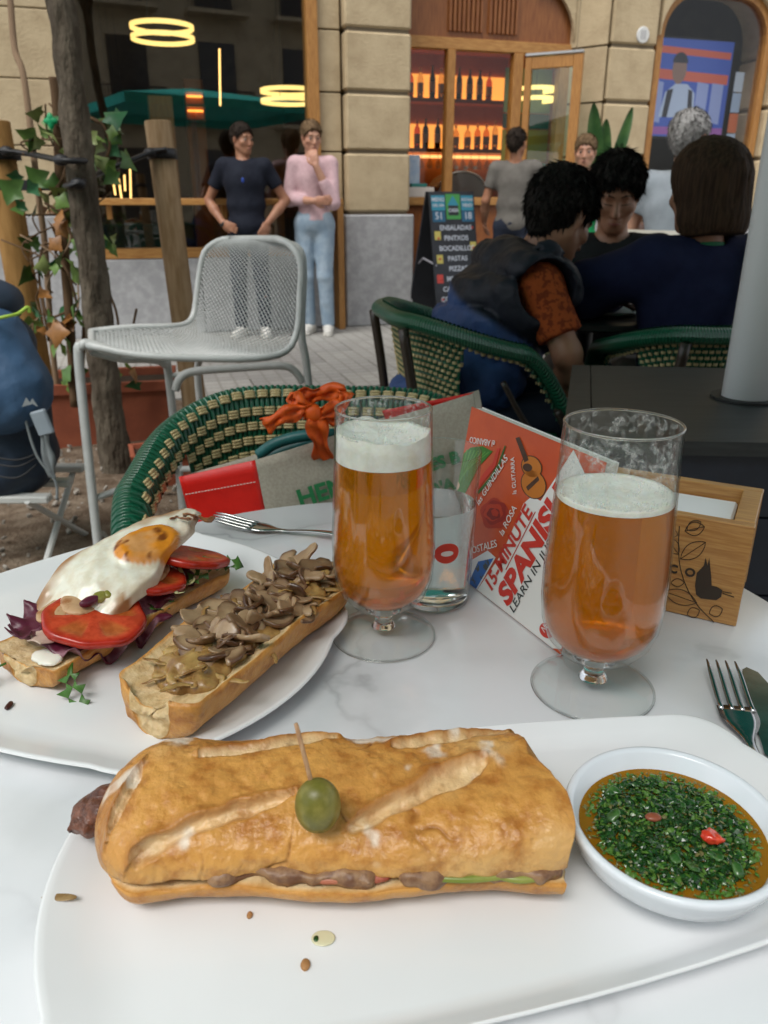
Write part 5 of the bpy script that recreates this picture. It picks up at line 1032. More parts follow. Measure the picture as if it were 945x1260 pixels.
MB().tube([(-.19, .19, .25), (.19, .19, .25)], .01, 6).build('foot_rail', pm_, bc_)
# man at the bar, seen from behind
p = ony(633, 230, 7.05)
A = Person('man in grey T-shirt standing at the bar front with his back turned', (p.x, 7.05, 0), R(-12), .945, hip=.92, head=(R(-22), 0), chest=1.02)
A.arm('L', (-.25, .0, 1.13), (-.27, .16, .95), (.1, .6, -.8), (1, 0, 0)).arm('R', (.24, .06, 1.13), (.20, .28, 1.10), (0, 1, 0), (-1, 0, 0)).leg('R', (.09, .02, .50), (.10, 0, .082)).leg('L', (-.09, .02, .50), (-.10, 0, .082)); A.body(skinB); A.face(hdk); A.hair_short(hdk, .009); A.shirt(mat('warm grey jersey', (.145, .135, .12), .9, (.12, .11, .098), 12), .016, .6, -.10); A.trousers(dnv); A.shoes(dsh, dsh)
# child in green behind the seated party
p = ony(720, 190, 5.7)
A = Person('child in green top standing between the seated party and the bar door', (p.x, 5.7, 0), R(170), .87, hip=.90, head=(R(-6), R(-4)), shw=.155, chest=.85)
A.arm('R', (.22, .0, 1.13), (.22, .06, .90), (0, .2, -1), (-1, 0, 0)).arm('L', (-.22, .0, 1.13), (-.22, .06, .90), (0, .2, -1), (1, 0, 0)).leg('R', (.085, .02, .50), (.09, 0, .082)).leg('L', (-.085, .02, .50), (-.09, 0, .082)); A.body(skinA); A.face(hbl); A.hair_short(hbl, .010, line=.02); A.shirt(mat('green jersey', (.01, .22, .07), .85), .014, .55, -.09); A.trousers(dnv); A.shoes(wsh, wso)
# =================================================================== THE TABLE AND WHAT STANDS ON IT
TZ = 0.74
def marble():
    m = mat('white marble', (.62, .635, .65), .16, spec=.5); t = m.node_tree; N = t.nodes; L = t.links; b = N['Principled BSDF']
    tc = N.new('ShaderNodeTexCoord'); n1 = N.new('ShaderNodeTexNoise'); n1.inputs['Scale'].default_value = 3.0; n1.inputs['Detail'].default_value = 6
    L.new(tc.outputs['Object'], n1.inputs['Vector'])
    mx = N.new('ShaderNodeMix'); mx.data_type = 'VECTOR'; mx.inputs['Factor'].default_value = .35; L.new(tc.outputs['Object'], mx.inputs['A']); L.new(n1.outputs['Color'], mx.inputs['B'])
    n2 = N.new('ShaderNodeTexNoise'); n2.inputs['Scale'].default_value = 4.2; n2.inputs['Detail'].default_value = 3; L.new(mx.outputs['Result'], n2.inputs['Vector'])
    sb = N.new('ShaderNodeMath'); sb.operation = 'SUBTRACT'; sb.inputs[1].default_value = .5; L.new(n2.outputs[0], sb.inputs[0])
    ab = N.new('ShaderNodeMath'); ab.operation = 'ABSOLUTE'; L.new(sb.outputs[0], ab.inputs[0])
    rp = N.new('ShaderNodeValToRGB'); L.new(ab.outputs[0], rp.inputs[0]); e = rp.color_ramp.elements
    e[0].position = 0; e[0].color = (.40, .405, .415, 1); e[1].position = .085; e[1].color = (.66, .67, .685, 1)
    q = rp.color_ramp.elements.new(.012); q.color = (.52, .53, .54, 1)
    # veins fade in and out
    n3 = N.new('ShaderNodeTexNoise'); n3.inputs['Scale'].default_value = 5; L.new(tc.outputs['Object'], n3.inputs['Vector'])
    mr = N.new('ShaderNodeMapRange'); mr.inputs[1].default_value = .45; mr.inputs[2].default_value = .62; L.new(n3.outputs[0], mr.inputs[0])
    m2 = N.new('ShaderNodeMix'); m2.data_type = 'RGBA'; L.new(mr.outputs[0], m2.inputs['Factor']); m2.inputs['A'].default_value = (.66, .67, .685, 1); L.new(rp.outputs[0], m2.inputs['B'])
    L.new(m2.outputs['Result'], b.inputs['Base Color']); return m
metal_dark = mat('dark painted steel', (.03, .032, .033), .45, (.05, .05, .05), 20)
tbl = thing('round_table', 'round cafe table with white grey-veined marble top laid with food', 'table', (0, .48, 0))
RT = .355
MB().lathe([(0, TZ - .022), (RT - .012, TZ - .022), (RT - .002, TZ - .018), (RT, TZ - .011), (RT - .002, TZ - .004), (RT - .008, TZ), (RT * .5, TZ), (0, TZ)], 96).build('table_top', marble(), tbl, True, sharp=40)
MB().lathe([(.035, .03), (.035, TZ - .03), (.12, TZ - .028), (.12, TZ - .0225)], 24).build('pedestal', metal_dark, tbl, True, sharp=40)
MB().lathe([(0, 0), (.22, 0), (.22, .012), (.05, .035), (.035, .05)], 40).build('base', metal_dark, tbl, True, sharp=30)

# ---------------------------------------------------------------- plates
porcelain = mat('white porcelain', (.74, .745, .75), .13, (.70, .705, .71), 5, spec=.5)
def outline(corners, bow=.012, rr=.03, n=12):
    C = [Vector((*c, 0)) for c in corners]; m = len(C); ctr = sum(C, Vector()) / m; out = []
    for i in range(m):
        p, c, q = C[i - 1], C[i], C[(i + 1) % m]
        a = c + (p - c).normalized() * rr; b = c + (q - c).normalized() * rr
        for k in range(n + 1):
            t = k / n; out.append(a * (1 - t) ** 2 + c * 2 * t * (1 - t) + b * t * t)
        e = q + (c - q).normalized() * rr; nrm = (q - c).cross(Vector((0, 0, 1))).normalized()
        if nrm.dot((c + q) / 2 - ctr) < 0: nrm = -nrm
        for k in range(1, 12):
            t = k / 12; out.append(b * (1 - t) + e * t + nrm * bow * 4 * t * (1 - t))
    return out, ctr
def plate(name, label, corners, zbase, prof, bow, rr):
    o, c = outline(corners, bow, rr); n = len(o); V = []; F = []
    for (s, z) in prof: V += [(p.x - c.x) * s for p in o] and [((p.x - c.x) * s, (p.y - c.y) * s, z) for p in o]
    for i in range(len(prof) - 1):
        for k in range(n): l = (k + 1) % n; F.append((i * n + k, i * n + l, (i + 1) * n + l, (i + 1) * n + k))
    F.append(tuple(range(n - 1, -1, -1))); F.append(tuple((len(prof) - 1) * n + k for k in range(n)))
    me = pmesh(name, V, F, porcelain, True); bm = bmesh.new(); bm.from_mesh(me); bmesh.ops.recalc_face_normals(bm, faces=bm.faces); bm.to_mesh(me); bm.free()
    try: me.set_sharp_from_angle(angle=R(60))
    except Exception: pass
    r = obj(name, me, None, (c.x, c.y, zbase)); tag(r, label, 'plate'); return r
PROF = [(.60, 0), (.80, .0008), (.95, .0085), (.99, .0128), (1.0, .0142), (.998, .0152), (.99, .0157), (.975, .0150), (.90, .0098), (.845, .0073), (.79, .0068), (.4, .0066)]
def rot2(x, y, a, c): return (c[0] + x * math.cos(a) - y * math.sin(a), c[1] + x * math.sin(a) + y * math.cos(a))
pc, pa = (.026, .295), R(12)
plate('serving_plate', 'long white plate carrying the closed baguette and the herb sauce bowl',
      [(-.130, .176), (.245, .266), (.210, .413), (-.172, .346)], TZ + .0005, PROF, .009, .035)
plate('dinner_plate', 'white plate with the open sandwich halves of fried egg and mushrooms',
      [(-.215, .728), (-.014, .545), (-.125, .338), (-.44, .475)], TZ + .0005, PROF, .014, .05)
PZ = TZ + .0073      # inside of the plates

# ---------------------------------------------------------------- bread
crust = mat('baked crust', (1, 1, 1), .36, (.66, .50, .36), 85, 8, bump=(210, .8, .0016), attr=True, spec=.5, sharp=(.42, .72))
crumb = mat('bread crumb', (1, 1, 1), .85, (.78, .70, .58), 130, 6, bump=(220, .8, .0018), attr=True, spec=.15, sss=.1)
GOLD = np.array((.60, .29, .068)); BROWN = np.array((.33, .11, .016)); PALE = np.array((.74, .54, .30)); CRUMB = np.array((.70, .53, .31))
def seg_d(x, y, a, b):
    ax, ay = a; bx, by = b; dx, dy = bx - ax, by - ay; t = np.clip(((x - ax) * dx + (y - ay) * dy) / (dx * dx + dy * dy), 0, 1)
    s = ((x - ax) * dy - (y - ay) * dx) / math.hypot(dx, dy)
    return np.hypot(x - ax - t * dx, y - ay - t * dy), s, t
def lid(name, L, w, h, slashes, parent, z0):
    NT, NA = 330, 150; V = []; C = []
    t = np.linspace(0, 1, NT)[:, None]; th = np.linspace(-.22, math.pi + .22, NA)[None, :]
    x = t * L
    env = np.clip(1 - np.clip((.16 - t) / .16, 0, 1) ** 2.2, .02, 1) ** .5      # rounded left end, cut right end
    env = env * (1 - .04 * np.clip((t - .97) / .03, 0, 1))
    ww = w * env * (1 + .04 * np.sin(t * 9 + 1)); hh = h * env ** .9 * (1 + .05 * np.sin(t * 7))
    c, s = np.cos(th), np.sin(th)
    y = -ww * np.sign(c) * np.abs(c) ** .86; z = np.where(s >= 0, hh * np.abs(s) ** .8, -.005 * np.abs(s) / .2 * env)
    y = np.where(s < 0, y * (1 + .9 * s), y)
    x = x + 0 * th; P = np.stack([x, y, z], -1)
    lat = -ww * np.cos(th) / 1.0      # arc coordinate across the loaf
    crk = np.exp(-(np.abs(fbm(P + 77, 26, 3)) / .012) ** 2) * sstep(.02, .15, fbm(P + 91, 20, 2)) 
    r = fbm(P * 1.0, 45, 4) * .0050 + fbm(P, 18, 2) * .006 + fbm(P, 190, 3) * .0018 - crk * .0012
    pale = np.zeros_like(x); ear = np.zeros_like(x)
    for a, b, wd, dp in slashes:
        d, sd, tt = seg_d(x, lat, a, b); wv = .72 * wd * np.sin(np.clip(tt, .04, .96) * math.pi) ** .5
        wob = fbm(P, 60, 2) * .008
        inside = 1 - sstep(.55, 1.0, (d + wob) / wv); edge = np.exp(-((d + wob - wv * 1.05) / .0028) ** 2)
        r = r - dp * inside + .0026 * edge * (sd < 0) + inside * fbm(P, 160, 3) * .004
        pale = np.maximum(pale, inside); ear = np.maximum(ear, edge * (sd < 0))
    nrm = np.stack([0 * x, -np.cos(th) * np.ones_like(x), np.maximum(s, 0) * np.ones_like(x)], -1)
    P = P + nrm * r[..., None]
    P[..., 0] -= np.clip((t - .86) / .14, 0, 1) * np.maximum(z, 0) * .45 * (1 + 6 * fbm(P, 30, 2))
    # colour of the bake
    g = sstep(-.25, .3, fbm(P, 30, 3)); col = GOLD * (1 - .35 * g[..., None]) + BROWN * .35 * g[..., None]
    lt = (sstep(.0, .22, fbm(P + 31, 22, 3)) * .55)[..., None]; col = col * (1 - lt) + np.array((.62, .40, .17)) * lt
    dkp_ = (sstep(.06, .26, fbm(P + 57, 34, 4)) * .55 * sstep(.3, .9, s + 0 * x))[..., None]; col = col * (1 - dkp_) + BROWN * dkp_
    ck_ = crk[..., None] * .6; col = col * (1 - ck_) + BROWN * .7 * ck_
    low = sstep(.012, .001, z)[..., None] * .55; col = col * (1 - low) + np.array((.60, .36, .13)) * low
    endb = sstep(.13, .0, t + 0 * th)[..., None] * .35; col = col * (1 - endb) + np.array((.46, .18, .035)) * endb
    col = col * (1 - .55 * ear[..., None]) + BROWN * .55 * ear[..., None]
    pl = (pale * (.75 + .6 * fbm(P, 80, 2)))[..., None].clip(0, 1); col = col * (1 - pl) + PALE * pl
    fl = sstep(.15, .27, fbm(P + 13, 60, 3))[..., None] * .95 * sstep(.0, .5, s + 0 * x)[..., None]; col = col * (1 - fl * .7) + np.array((.84, .79, .70)) * fl * .7
    idx = np.arange(NT * NA).reshape(NT, NA); F = np.stack([idx[:-1, :-1], idx[1:, :-1], idx[1:, 1:], idx[:-1, 1:]], -1).reshape(-1, 4)[:, ::-1].tolist()
    V = P.reshape(-1, 3).tolist(); C = col.reshape(-1, 3).tolist()
    F.append(idx[-1].tolist()); F.append(idx[0].tolist()[::-1])
    for i in range(NT - 1): F.append([int(idx[i, 0]), int(idx[i, -1]), int(idx[i + 1, -1]), int(idx[i + 1, 0])])
    me = pmesh(name, V, F, crust, True, np.array(C)); bm = bmesh.new(); bm.from_mesh(me); bmesh.ops.recalc_face_normals(bm, faces=bm.faces); bm.to_mesh(me); bm.free()
    return obj(name, me, parent, (0, 0, z0))
def slab(name, L, w, h, parent, z0, rim=.0, ends=(.0, .0), seed=0, sidebow=0.0, open_crumb=True):
    """half a baguette, crust below and crumb face on top"""
    NT, NB, NU = 110, 26, 22; P = []; K = []
    for i in range(NT):
        t = i / (NT - 1); e = 1.0
        if t < ends[0]: e = math.sqrt(max(1 - ((ends[0] - t) / ends[0]) ** 2, .03))
        if t > 1 - ends[1] and ends[1] > 0: e = math.sqrt(max(1 - ((t - 1 + ends[1]) / ends[1]) ** 2, .03))
        ww = w * (.35 + .65 * e) * (1 + .05 * math.sin(t * 11 + seed)); row = []
        for j in range(NB):            # crust: from +y top edge round the bottom to -y top edge
            a = math.pi * j / (NB - 1); c, s = math.cos(a), math.sin(a)
            row.append((t * L, ww * math.copysign(abs(c) ** .62, c), h * (1 - abs(s) ** .9) + sidebow * math.sin(t * 9 + seed) * .5, 0))
        for j in range(1, NU):         # crumb face back to +y
            q = -1 + 2 * j / NU; row.append((t * L, ww * q, h - rim * (1 - q * q) + sidebow * math.sin(t * 9 + seed) * .5, 1))
        P += [r[:3] for r in row]; K += [r[3] for r in row]
    P = np.array(P); K = np.array(K, float); M = NB + NU - 1
    n = fbm(P + seed, 55, 4)
    P[:, 2] += np.where(K > 0, n * .006, n * .002); P[:, 1] += fbm(P + 5 + seed, 50, 3) * .0035 * np.sign(P[:, 1])
    e0 = P[:, 0] < L * .02; P[e0, 0] += fbm(P[e0], 90, 3) * .008; e1 = P[:, 0] > L * .98; P[e1, 0] += fbm(P[e1], 90, 3) * .008
    g = sstep(-.2, .25, fbm(P + seed, 35, 3))[:, None]
    col = np.where(K[:, None] > 0, CRUMB * (1 - .25 * g) + np.array((.58, .36, .13)) * .25 * g, GOLD * (1 - .4 * g) + BROWN * .4 * g)
    lowp = sstep(h * .6, 0, P[:, 2])[:, None] * (K[:, None] == 0) * .5; col = col * (1 - lowp) + np.array((.60, .37, .14)) * lowp
    F = []
    for i in range(NT - 1):
        for j in range(M): l = (j + 1) % M; F.append((i * M + j, i * M + l, (i + 1) * M + l, (i + 1) * M + j))
    V = P.tolist(); C = col.tolist()
    for i, sgn in ((0, -1), (NT - 1, 1)):                # torn ends: pale crumb
        b = len(V); ring = [V[i * M + j] for j in range(M)]; cy = sum(r[1] for r in ring) / M; cz = h * .5
        for f in (1.0, .93, .7, .35):
            for r in ring:
                p = np.array((r[0] + sgn * .0015 * (1 - f) * 2, r[1] * f, cz + (r[2] - cz) * f)); V.append((p + np.array((sgn, 0, 0)) * (fbm(p[None], 160, 3)[0] * .008 * (f < .99))).tolist())
                C.append((CRUMB if f < .95 else GOLD).tolist())
        for q in range(3):
            for j in range(M): l = (j + 1) % M; F.append((b + q * M + j, b + q * M + l, b + (q + 1) * M + l, b + (q + 1) * M + j))
        V.append((ring[0][0], 0, cz)); C.append(CRUMB.tolist())
        for j in range(M): F.append((b + 3 * M + j, b + 3 * M + (j + 1) % M, len(V) - 1))
    me = pmesh(name, V, F, crumb, True, np.array(C)); bm = bmesh.new(); bm.from_mesh(me); bmesh.ops.recalc_face_normals(bm, faces=bm.faces); bm.to_mesh(me); bm.free()
    me.materials.append(crust); nk_ = len(K); me.polygons.foreach_set('material_index', [1 if all(v < nk_ and K[v] == 0 for v in f.vertices) else 0 for f in me.polygons])
    return obj(name, me, parent, (0, 0, z0))

# closed baguette on the long plate
sw = thing('baguette_sandwich', 'closed golden crusty baguette sandwich with sausage end poking out', 'sandwich', (-.144, .306, PZ), R(1.5))
slab('bottom_bread', .219, .0435, .0185, sw, .0002, 0, (.10, .0), 2).location = (.010, -.002, .0002)
lid('top_bread', .229, .0430, .0245, [((.030, -.040), (.100, -.012), .0085, .0045), ((.128, -.030), (.195, .006), .0105, .0045), ((.050, .012), (.118, .030), .007, .003), ((.150, .022), (.225, .036), .007, .003), ((.014, -.030), (.022, .012), .0016, .003)], sw, .0230)
meat = mat('browned sausage', (.075, .024, .014), .35, (.20, .075, .042), 120, 6, bump=(160, 1.0, .003), spec=.6)
s = SDF((-.02, -.03, -.01), (.05, .03, .035), .0016)
s.cone((-.004, 0, .010), (.04, 0, .011), .0125, .012).ell((-.009, .003, .012), (.008, .009, .008), .006)
s.disp(lambda P: fbm(P, 95, 4) * .014, .02); s.build('sausage', meat, sw, loc=(.002, .002, .010))
fillm = mat('filling', (.14, .06, .03), .45, (.30, .17, .085), 120, 5, bump=(200, .6, .001))
V = []
rnd0 = random.Random(31)
s = SDF((.0, -.05, .0), (.25, .05, .035), .002); s.cone((.03, -.022, .0205), (.215, -.022, .0205), .0055, .0055).cone((.03, .01, .0205), (.215, .01, .0205), .006, .006)
for i in range(30): s.ell((.03 + .19 * rnd0.random(), -.029 - .008 * rnd0.random(), .0205 + .002 * rnd0.random()), (.009, .009, .003), .004)
s.disp(lambda P: fbm(P, 90, 3) * .010, .02); s.build('roasted_filling', fillm, sw)
pep = mat('green pepper strip', (.16, .20, .03), .3, (.25, .27, .06), 60)
for k, (x0, x1) in enumerate(((.158, .205), (.19, .222))):
    fm = MB(); fm.tube(crom([(x0, -.0400 + .002 * k, .0215), ((x0 + x1) / 2, -.0430, .0220 - .001 * k), (x1, -.0400, .0215)], 6), .0042, 8, flat=.5); fm.build('pepper_strip', pep, sw, True)
redm = mat('cured meat', (.33, .07, .04), .4, (.45, .16, .09), 100)
for x in (.118, .137):
    MB().sphere((x, -.0415, .0215), (.010, .004, .0024), 10, 6).build('meat_slice', redm, sw, True)

# olive on a cocktail stick
op = ony(391, 991, .274)
olive = thing('cocktail_olive', 'green olive on a wooden cocktail stick stuck in the baguette', 'olive', op)
om = mat('green olive skin', (.135, .125, .020), .34, (.22, .19, .042), 110, 5, bump=(160, .4, .0008), spec=.45)
s = SDF((-.02,) * 3, (.02,) * 3, .0009); s.ell((0, 0, 0), (.0105, .0105, .0138)); s.ell((.002, -.0095, -.0085), (.0022, .0024, .0014), .0015, sub=True); s.disp(lambda P: fbm(P, 110, 2) * .0006, .01)
s.build('olive_flesh', om, olive, rot=(R(6), 0, 0))
stick = mat('pale stick wood', (.50, .31, .17), .6, (.38, .20, .10), 60, stretch=(8, 8, .4))
a = Vector((0, 0, -.022)); b = ony(364, 890, .284) - op
MB().tube([a + (Vector((-.002, .004, .0)) - a) * .3, Vector((-.0025, .002, .010)), b * .92, b], [.0004, .0011, .0011, .0009], 8).build('stick', stick, olive, True)

# ---------------------------------------------------------------- bowl of herb sauce
bc = onz(830, 1003, .779)
bowl = thing('sauce_bowl', 'small white round bowl filled with green herb sauce', 'bowl', (bc.x, bc.y, PZ)); bowl.scale = (.955, .955, .80)
MB().lathe([(0, 0), (.026, 0), (.028, .002), (.040, .008), (.050, .020), (.0545, .034), (.0553, .0375), (.0545, .0392), (.0525, .0395), (.0505, .0375), (.046, .022), (.036, .010), (.022, .006), (0, .0055)], 72).build('bowl_shell', mat('bowl glaze', (.70, .73, .77), .12, spec=.5), bowl, True)
oil = mat('amber oil', (.50, .22, .012), .05, trans=.55, ior=1.46, spec=.5)
MB().lathe([(.0, .0262), (.030, .0262), (.0445, .0264), (.0472, .0272)], 64).build('oil', oil, bowl, True)
hb = []
herb_m = [mat('chopped herb dark', (.008, .030, .006), .2, (.02, .075, .012), 300, spec=.6), mat('chopped herb bright', (.05, .13, .015), .2, (.09, .18, .03), 300, spec=.6), mat('chopped herb olive', (.12, .13, .03), .4, (.17, .14, .05), 300, spec=.6)]
rnd = random.Random(5)
def flakes(n, size, zr, rmax, seed):
    rn = random.Random(seed); mb = MB()
    for i in range(n):
        r = rmax * math.sqrt(rn.random()); a = rn.random() * 6.283; cx, cy = r * math.cos(a), r * math.sin(a)
        if (cx + .016) ** 2 + (cy - .002) ** 2 > .0405 ** 2 and rn.random() < .75 and cx < 0: continue
        mound = .0045 * (1 - (r / rmax) ** 2); z = .0268 + mound * rn.random() + rn.uniform(*zr)
        l = size * rn.uniform(.5, 1.2); wd = l * rn.uniform(.3, .7); M = Matrix.Translation((cx, cy, z)) @ Euler((rn.gauss(0, .45), rn.gauss(0, .45), rn.random() * 6.28)).to_matrix().to_4x4()
        P = [(-l, 0, 0), (-l * .3, -wd, .0004), (l * .5, -wd * .7, 0), (l, 0, -.0003), (l * .4, wd * .8, 0), (-l * .4, wd, .0003), (0, 0, .0008)]
        mb.add([M @ Vector(p) for p in P], [(0, 1, 6), (1, 2, 6), (2, 3, 6), (3, 4, 6), (4, 5, 6), (5, 0, 6)])
    return mb
for k, (n, sz) in enumerate(((2000, .0026), (1150, .0021), (300, .0017))):
    o = flakes(n, sz, (-.0008, .0022), (.0385, .0430, .0450)[k], 20 + k).build('chopped_herbs', herb_m[k], bowl); tag(o, kind='stuff')
ch_m = mat('herb leaf piece', (.02, .07, .012), .22, (.06, .14, .03), 120, spec=.7)
for i, (x, y, l) in enumerate(((.000, -.026, .009), (-.006, -.022, .006), (.014, -.020, .006), (-.030, .006, .008), (-.024, .024, .007), (.010, .012, .006), (.022, -.028, .007), (.030, -.010, .006))):
    s = SDF((-.012,) * 3, (.012,) * 3, .0012); s.ell((0, 0, 0), (l * .62, l * .42, .0016)).disp(lambda P: fbm(P + i, 260, 3) * .0045, .01); s.build('herb_piece', ch_m, bowl, loc=(x, y, .0315), rot=(rnd.gauss(0, .25), rnd.gauss(0, .25), rnd.random() * 6))
s = SDF((-.012,) * 3, (.012,) * 3, .001); s.ell((0, 0, 0), (.0058, .0044, .0042)).cut((.0016, 0, .0016), (.5, .2, 1)).disp(lambda P: fbm(P, 420, 2) * .0022, .01); s.build('red_pepper_piece', mat('red pepper', (.55, .03, .012), .2, (.65, .07, .03), 200, spec=.7), bowl, loc=(.0165, -.010, .0345))
s = SDF((-.012,) * 3, (.012,) * 3, .001); s.ell((0, 0, 0), (.0045, .003, .002)); s.build('shallot_piece', mat('shallot', (.25, .07, .035), .3), bowl, loc=(-.009, .004, .0335))

# ---------------------------------------------------------------- crumbs and drips on the plates
def speck(name, label, px, py, rx, ry, rz, m, seed, z=PZ + .0006):
    p = onz(px, py, z); s = SDF((-rx * 1.5, -ry * 1.5, -rz * 2), (rx * 1.5, ry * 1.5, rz * 2), min(rx, ry, rz * 2.5) / 4); s.ell((0, 0, 0), (rx, ry, rz)).disp(lambda P: fbm(P + seed, .9 / rx, 2) * min(rx, ry, rz * 2) * .4, .02)
    o = s.build(name, m, None, loc=p); tag(o, label, 'crumb' if name == 'bread_crumb' else 'drip'); return o
cr = mat('toast crumb', (.35, .17, .06), .7); drp = mat('brown sauce', (.22, .13, .05), .25, (.30, .2, .09), 300); oild = mat('greenish oil', (.62, .58, .38), .08, spec=.6)
speck('sauce_drip', 'brown sauce smear on the rounded end of the long plate', 72, 1104, .0085, .0024, .0005, drp, 1, TZ + .0148)
speck('sauce_drip', 'pale oil drop with green fleck in front of the closed baguette', 398, 1154, .0055, .0042, .0005, oild, 2)
speck('herb_fleck', 'tiny green fleck in the oil drop', 389, 1155, .0012, .0017, .0008, herb_m[0], 3, PZ + .0012)['category'] = 'fleck'
speck('bread_crumb', 'pale bread crumb below the oil drop', 376, 1187, .0022, .003, .0015, cr, 4)
speck('bread_crumb', 'small toasted crumb right under the closed baguette', 307, 1126, .0014, .002, .0012, cr, 5)
speck('burnt_fleck', 'dark burnt fleck on the plate beside the radicchio half', 11, 868, .0022, .0042, .0015, mat('burnt bit', (.05, .012, .008), .4), 6, PZ + .0015)['category'] = 'fleck'

# ---------------------------------------------------------------- open sandwich: mushroom half
ax = Vector((.088, .168)).normalized(); ang = math.atan2(ax.y, ax.x)
mh = thing('mushroom_sandwich_half', 'open baguette half heaped with fried mushrooms and onions', 'sandwich', (-.145, .396, PZ), ang)
slab('bread', .197, .0350, .033, mh, .0002, .009, (.06, .06), 4, .003)
mus_m = mat('fried mushroom', (.22, .125, .065), .3, (.44, .31, .19), 75, 4, bump=(150, .3, .0008), spec=.6, sss=.1)
mus_d_ = mat('browned mushroom', (.13, .062, .028), .3, (.26, .15, .08), 60, 4, bump=(150, .3, .0008), spec=.6)
oni_m = mat('soft fried onion', (.42, .27, .09), .3, (.24, .12, .035), 70, 4, bump=(120, .3, .001), spec=.6, sss=.2)
s = SDF((.01, -.04, -.01), (.205, .04, .03), .0022)
for i in range(30):
    x = .03 + .16 * i / 29; s.ell((x, rnd.uniform(-.012, .012), .003 + rnd.uniform(-.001, .003)), (.016, .020, .007), .008)
s.disp(lambda P: fbm(P, 85, 3) * .010 + np.abs(fbm(P + 5, 150, 3)) * .012, .03); s.build('onion_bed', oni_m, mh, loc=(0, 0, .0225))
ms = []
for k in range(8):
    rn = random.Random(70 + k); S = SDF((-.016, -.018, -.006), (.016, .014, .006), .00085); cp_ = rn.uniform(.0095, .0125)
    S.ell((0, .001, 0), (cp_, .0085, .0075), .003); S.ell((0, -.0075, 0), (cp_ * .75, .0055, .006), .002, sub=True); S.cone((rn.uniform(-.001, .001), .002, 0), (rn.uniform(-.003, .003), -.0125, 0), .0036, .0044, .003)
    S.disp(lambda P: fbm(P + k, 160, 2) * .0035, .01); S.cut((0, 0, .0013), (0, 0, 1)); S.cut((0, 0, -.0013), (0, 0, -1)); V, Q = S.mesh()
    rim_ = np.clip(np.hypot(V[:, 0] / cp_, (V[:, 1] - .001) / .0085), 0, 1.3); pal = np.array((.40, .27, .155)); drk = np.array((.13, .062, .028)); f = (sstep(.72, 1.0, rim_) * (V[:, 1] > -.004) + .35 * sstep(-.1, .25, fbm(V + k, 120, 3)))[:, None].clip(0, 1); C = pal * (1 - f) + drk * f
    if k % 4 == 3: C = C * np.array((.62, .55, .5))
    cv, tw = rn.uniform(-35, 35), rn.uniform(-30, 30); V = V.copy(); V[:, 2] += cv * V[:, 0] ** 2 + tw * V[:, 0] * V[:, 1] + rn.uniform(-25, 25) * V[:, 1] ** 2
    ms.append(pmesh('mushroom_slice', V, Q, mat('fried mushroom flesh', (1, 1, 1), .28, (.72, .66, .6), 90, 4, attr=True, spec=.6, sss=.08, bump=(160, .3, .0008)), True, C))
for i in range(86):
    x = .052 + .142 * rnd.random(); y = rnd.gauss(0, .0125); y = max(-.026, min(.026, y)); z = .030 + .010 * (1 - (y / .03) ** 2) * rnd.uniform(.2, 1.0)
    obj('mushroom_slice', ms[i % 8], mh, (x, y, z), (rnd.gauss(0, .42), rnd.gauss(0, .42), rnd.random() * 6.28), rnd.uniform(.95, 1.5))
def strip(rn, L, wd, th=.0007, n=9):
    P = []; h = rn.random() * 6.28; p = Vector((0, 0, 0))
    for i in range(n): P.append(p.copy()); h += rn.gauss(0, .45); p = p + Vector((math.cos(h), math.sin(h), rn.gauss(0, .15))) * (L / n)
    return MB().tube(crom(P, 2), [wd * (.4 + .6 * math.sin(math.pi * (i + .5) / (2 * n - 1))) for i in range(2 * n - 1)], 6, flat=.35)
st = [strip(random.Random(40 + k), .026, .0023).me('onion_strip', oni_m, True) for k in range(6)]
for i in range(95):
    x = .016 + .175 * rnd.random() ** .9; y = rnd.gauss(0, .0135); z = .0295 + .009 * max(0, 1 - (y / .03) ** 2) * rnd.random() * min(1, x / .06)
    obj('onion_strip', st[i % 6], mh, (x, max(-.027, min(.027, y)), z), (rnd.gauss(0, .2), rnd.gauss(0, .2), rnd.random() * 6.28))

# ---------------------------------------------------------------- open sandwich: egg half
eh = thing('egg_sandwich_half', 'open baguette half with radicchio, tomato slices and fried egg on top', 'sandwich', (-.250, .452, PZ), ang - R(3))
slab('bread', .185, .033, .021, eh, .0002, .004, (.03, .07), 9, .001)
rad = mat('radicchio leaf', (.095, .012, .03), .35, (.32, .16, .19), 34, 5, bump=(80, .4, .002), spec=.5, sharp=(.52, .66))
def leaf_sheet(L, W, amp, seed, n=34, m=26, f=1):
    V = []; F = []
    for i in range(n):
        u = i / (n - 1)
        for j in range(m):
            v = -1 + 2 * j / (m - 1); w = W * (math.sin(math.pi * min(max(u, .04), .97)) ** .55) * (1 + .12 * math.sin(u * 17 + seed) * abs(v) ** 2)
            V.append((u * L, v * w, 0))
    P = np.array(V); vv = np.abs(np.tile(-1 + 2 * np.arange(m) / (m - 1), n)) ** 1.5
    P[:, 2] = fbm(P + seed, 60, 3) * amp * (.4 + .9 * vv) + np.sin(P[:, 0] * 330 * f + seed) * amp * .22 * vv ** 2
    for i in range(n - 1):
        for j in range(m - 1): F.append((i * m + j, (i + 1) * m + j, (i + 1) * m + j + 1, i * m + j + 1))
    return P, F
def sheet_obj(name, P, F, m, parent, loc, rot, th=.0008):
    o = obj(name, pmesh(name, P, F, m, True), parent, loc, rot); md = o.modifiers.new('thick', 'SOLIDIFY'); md.thickness = th; return o
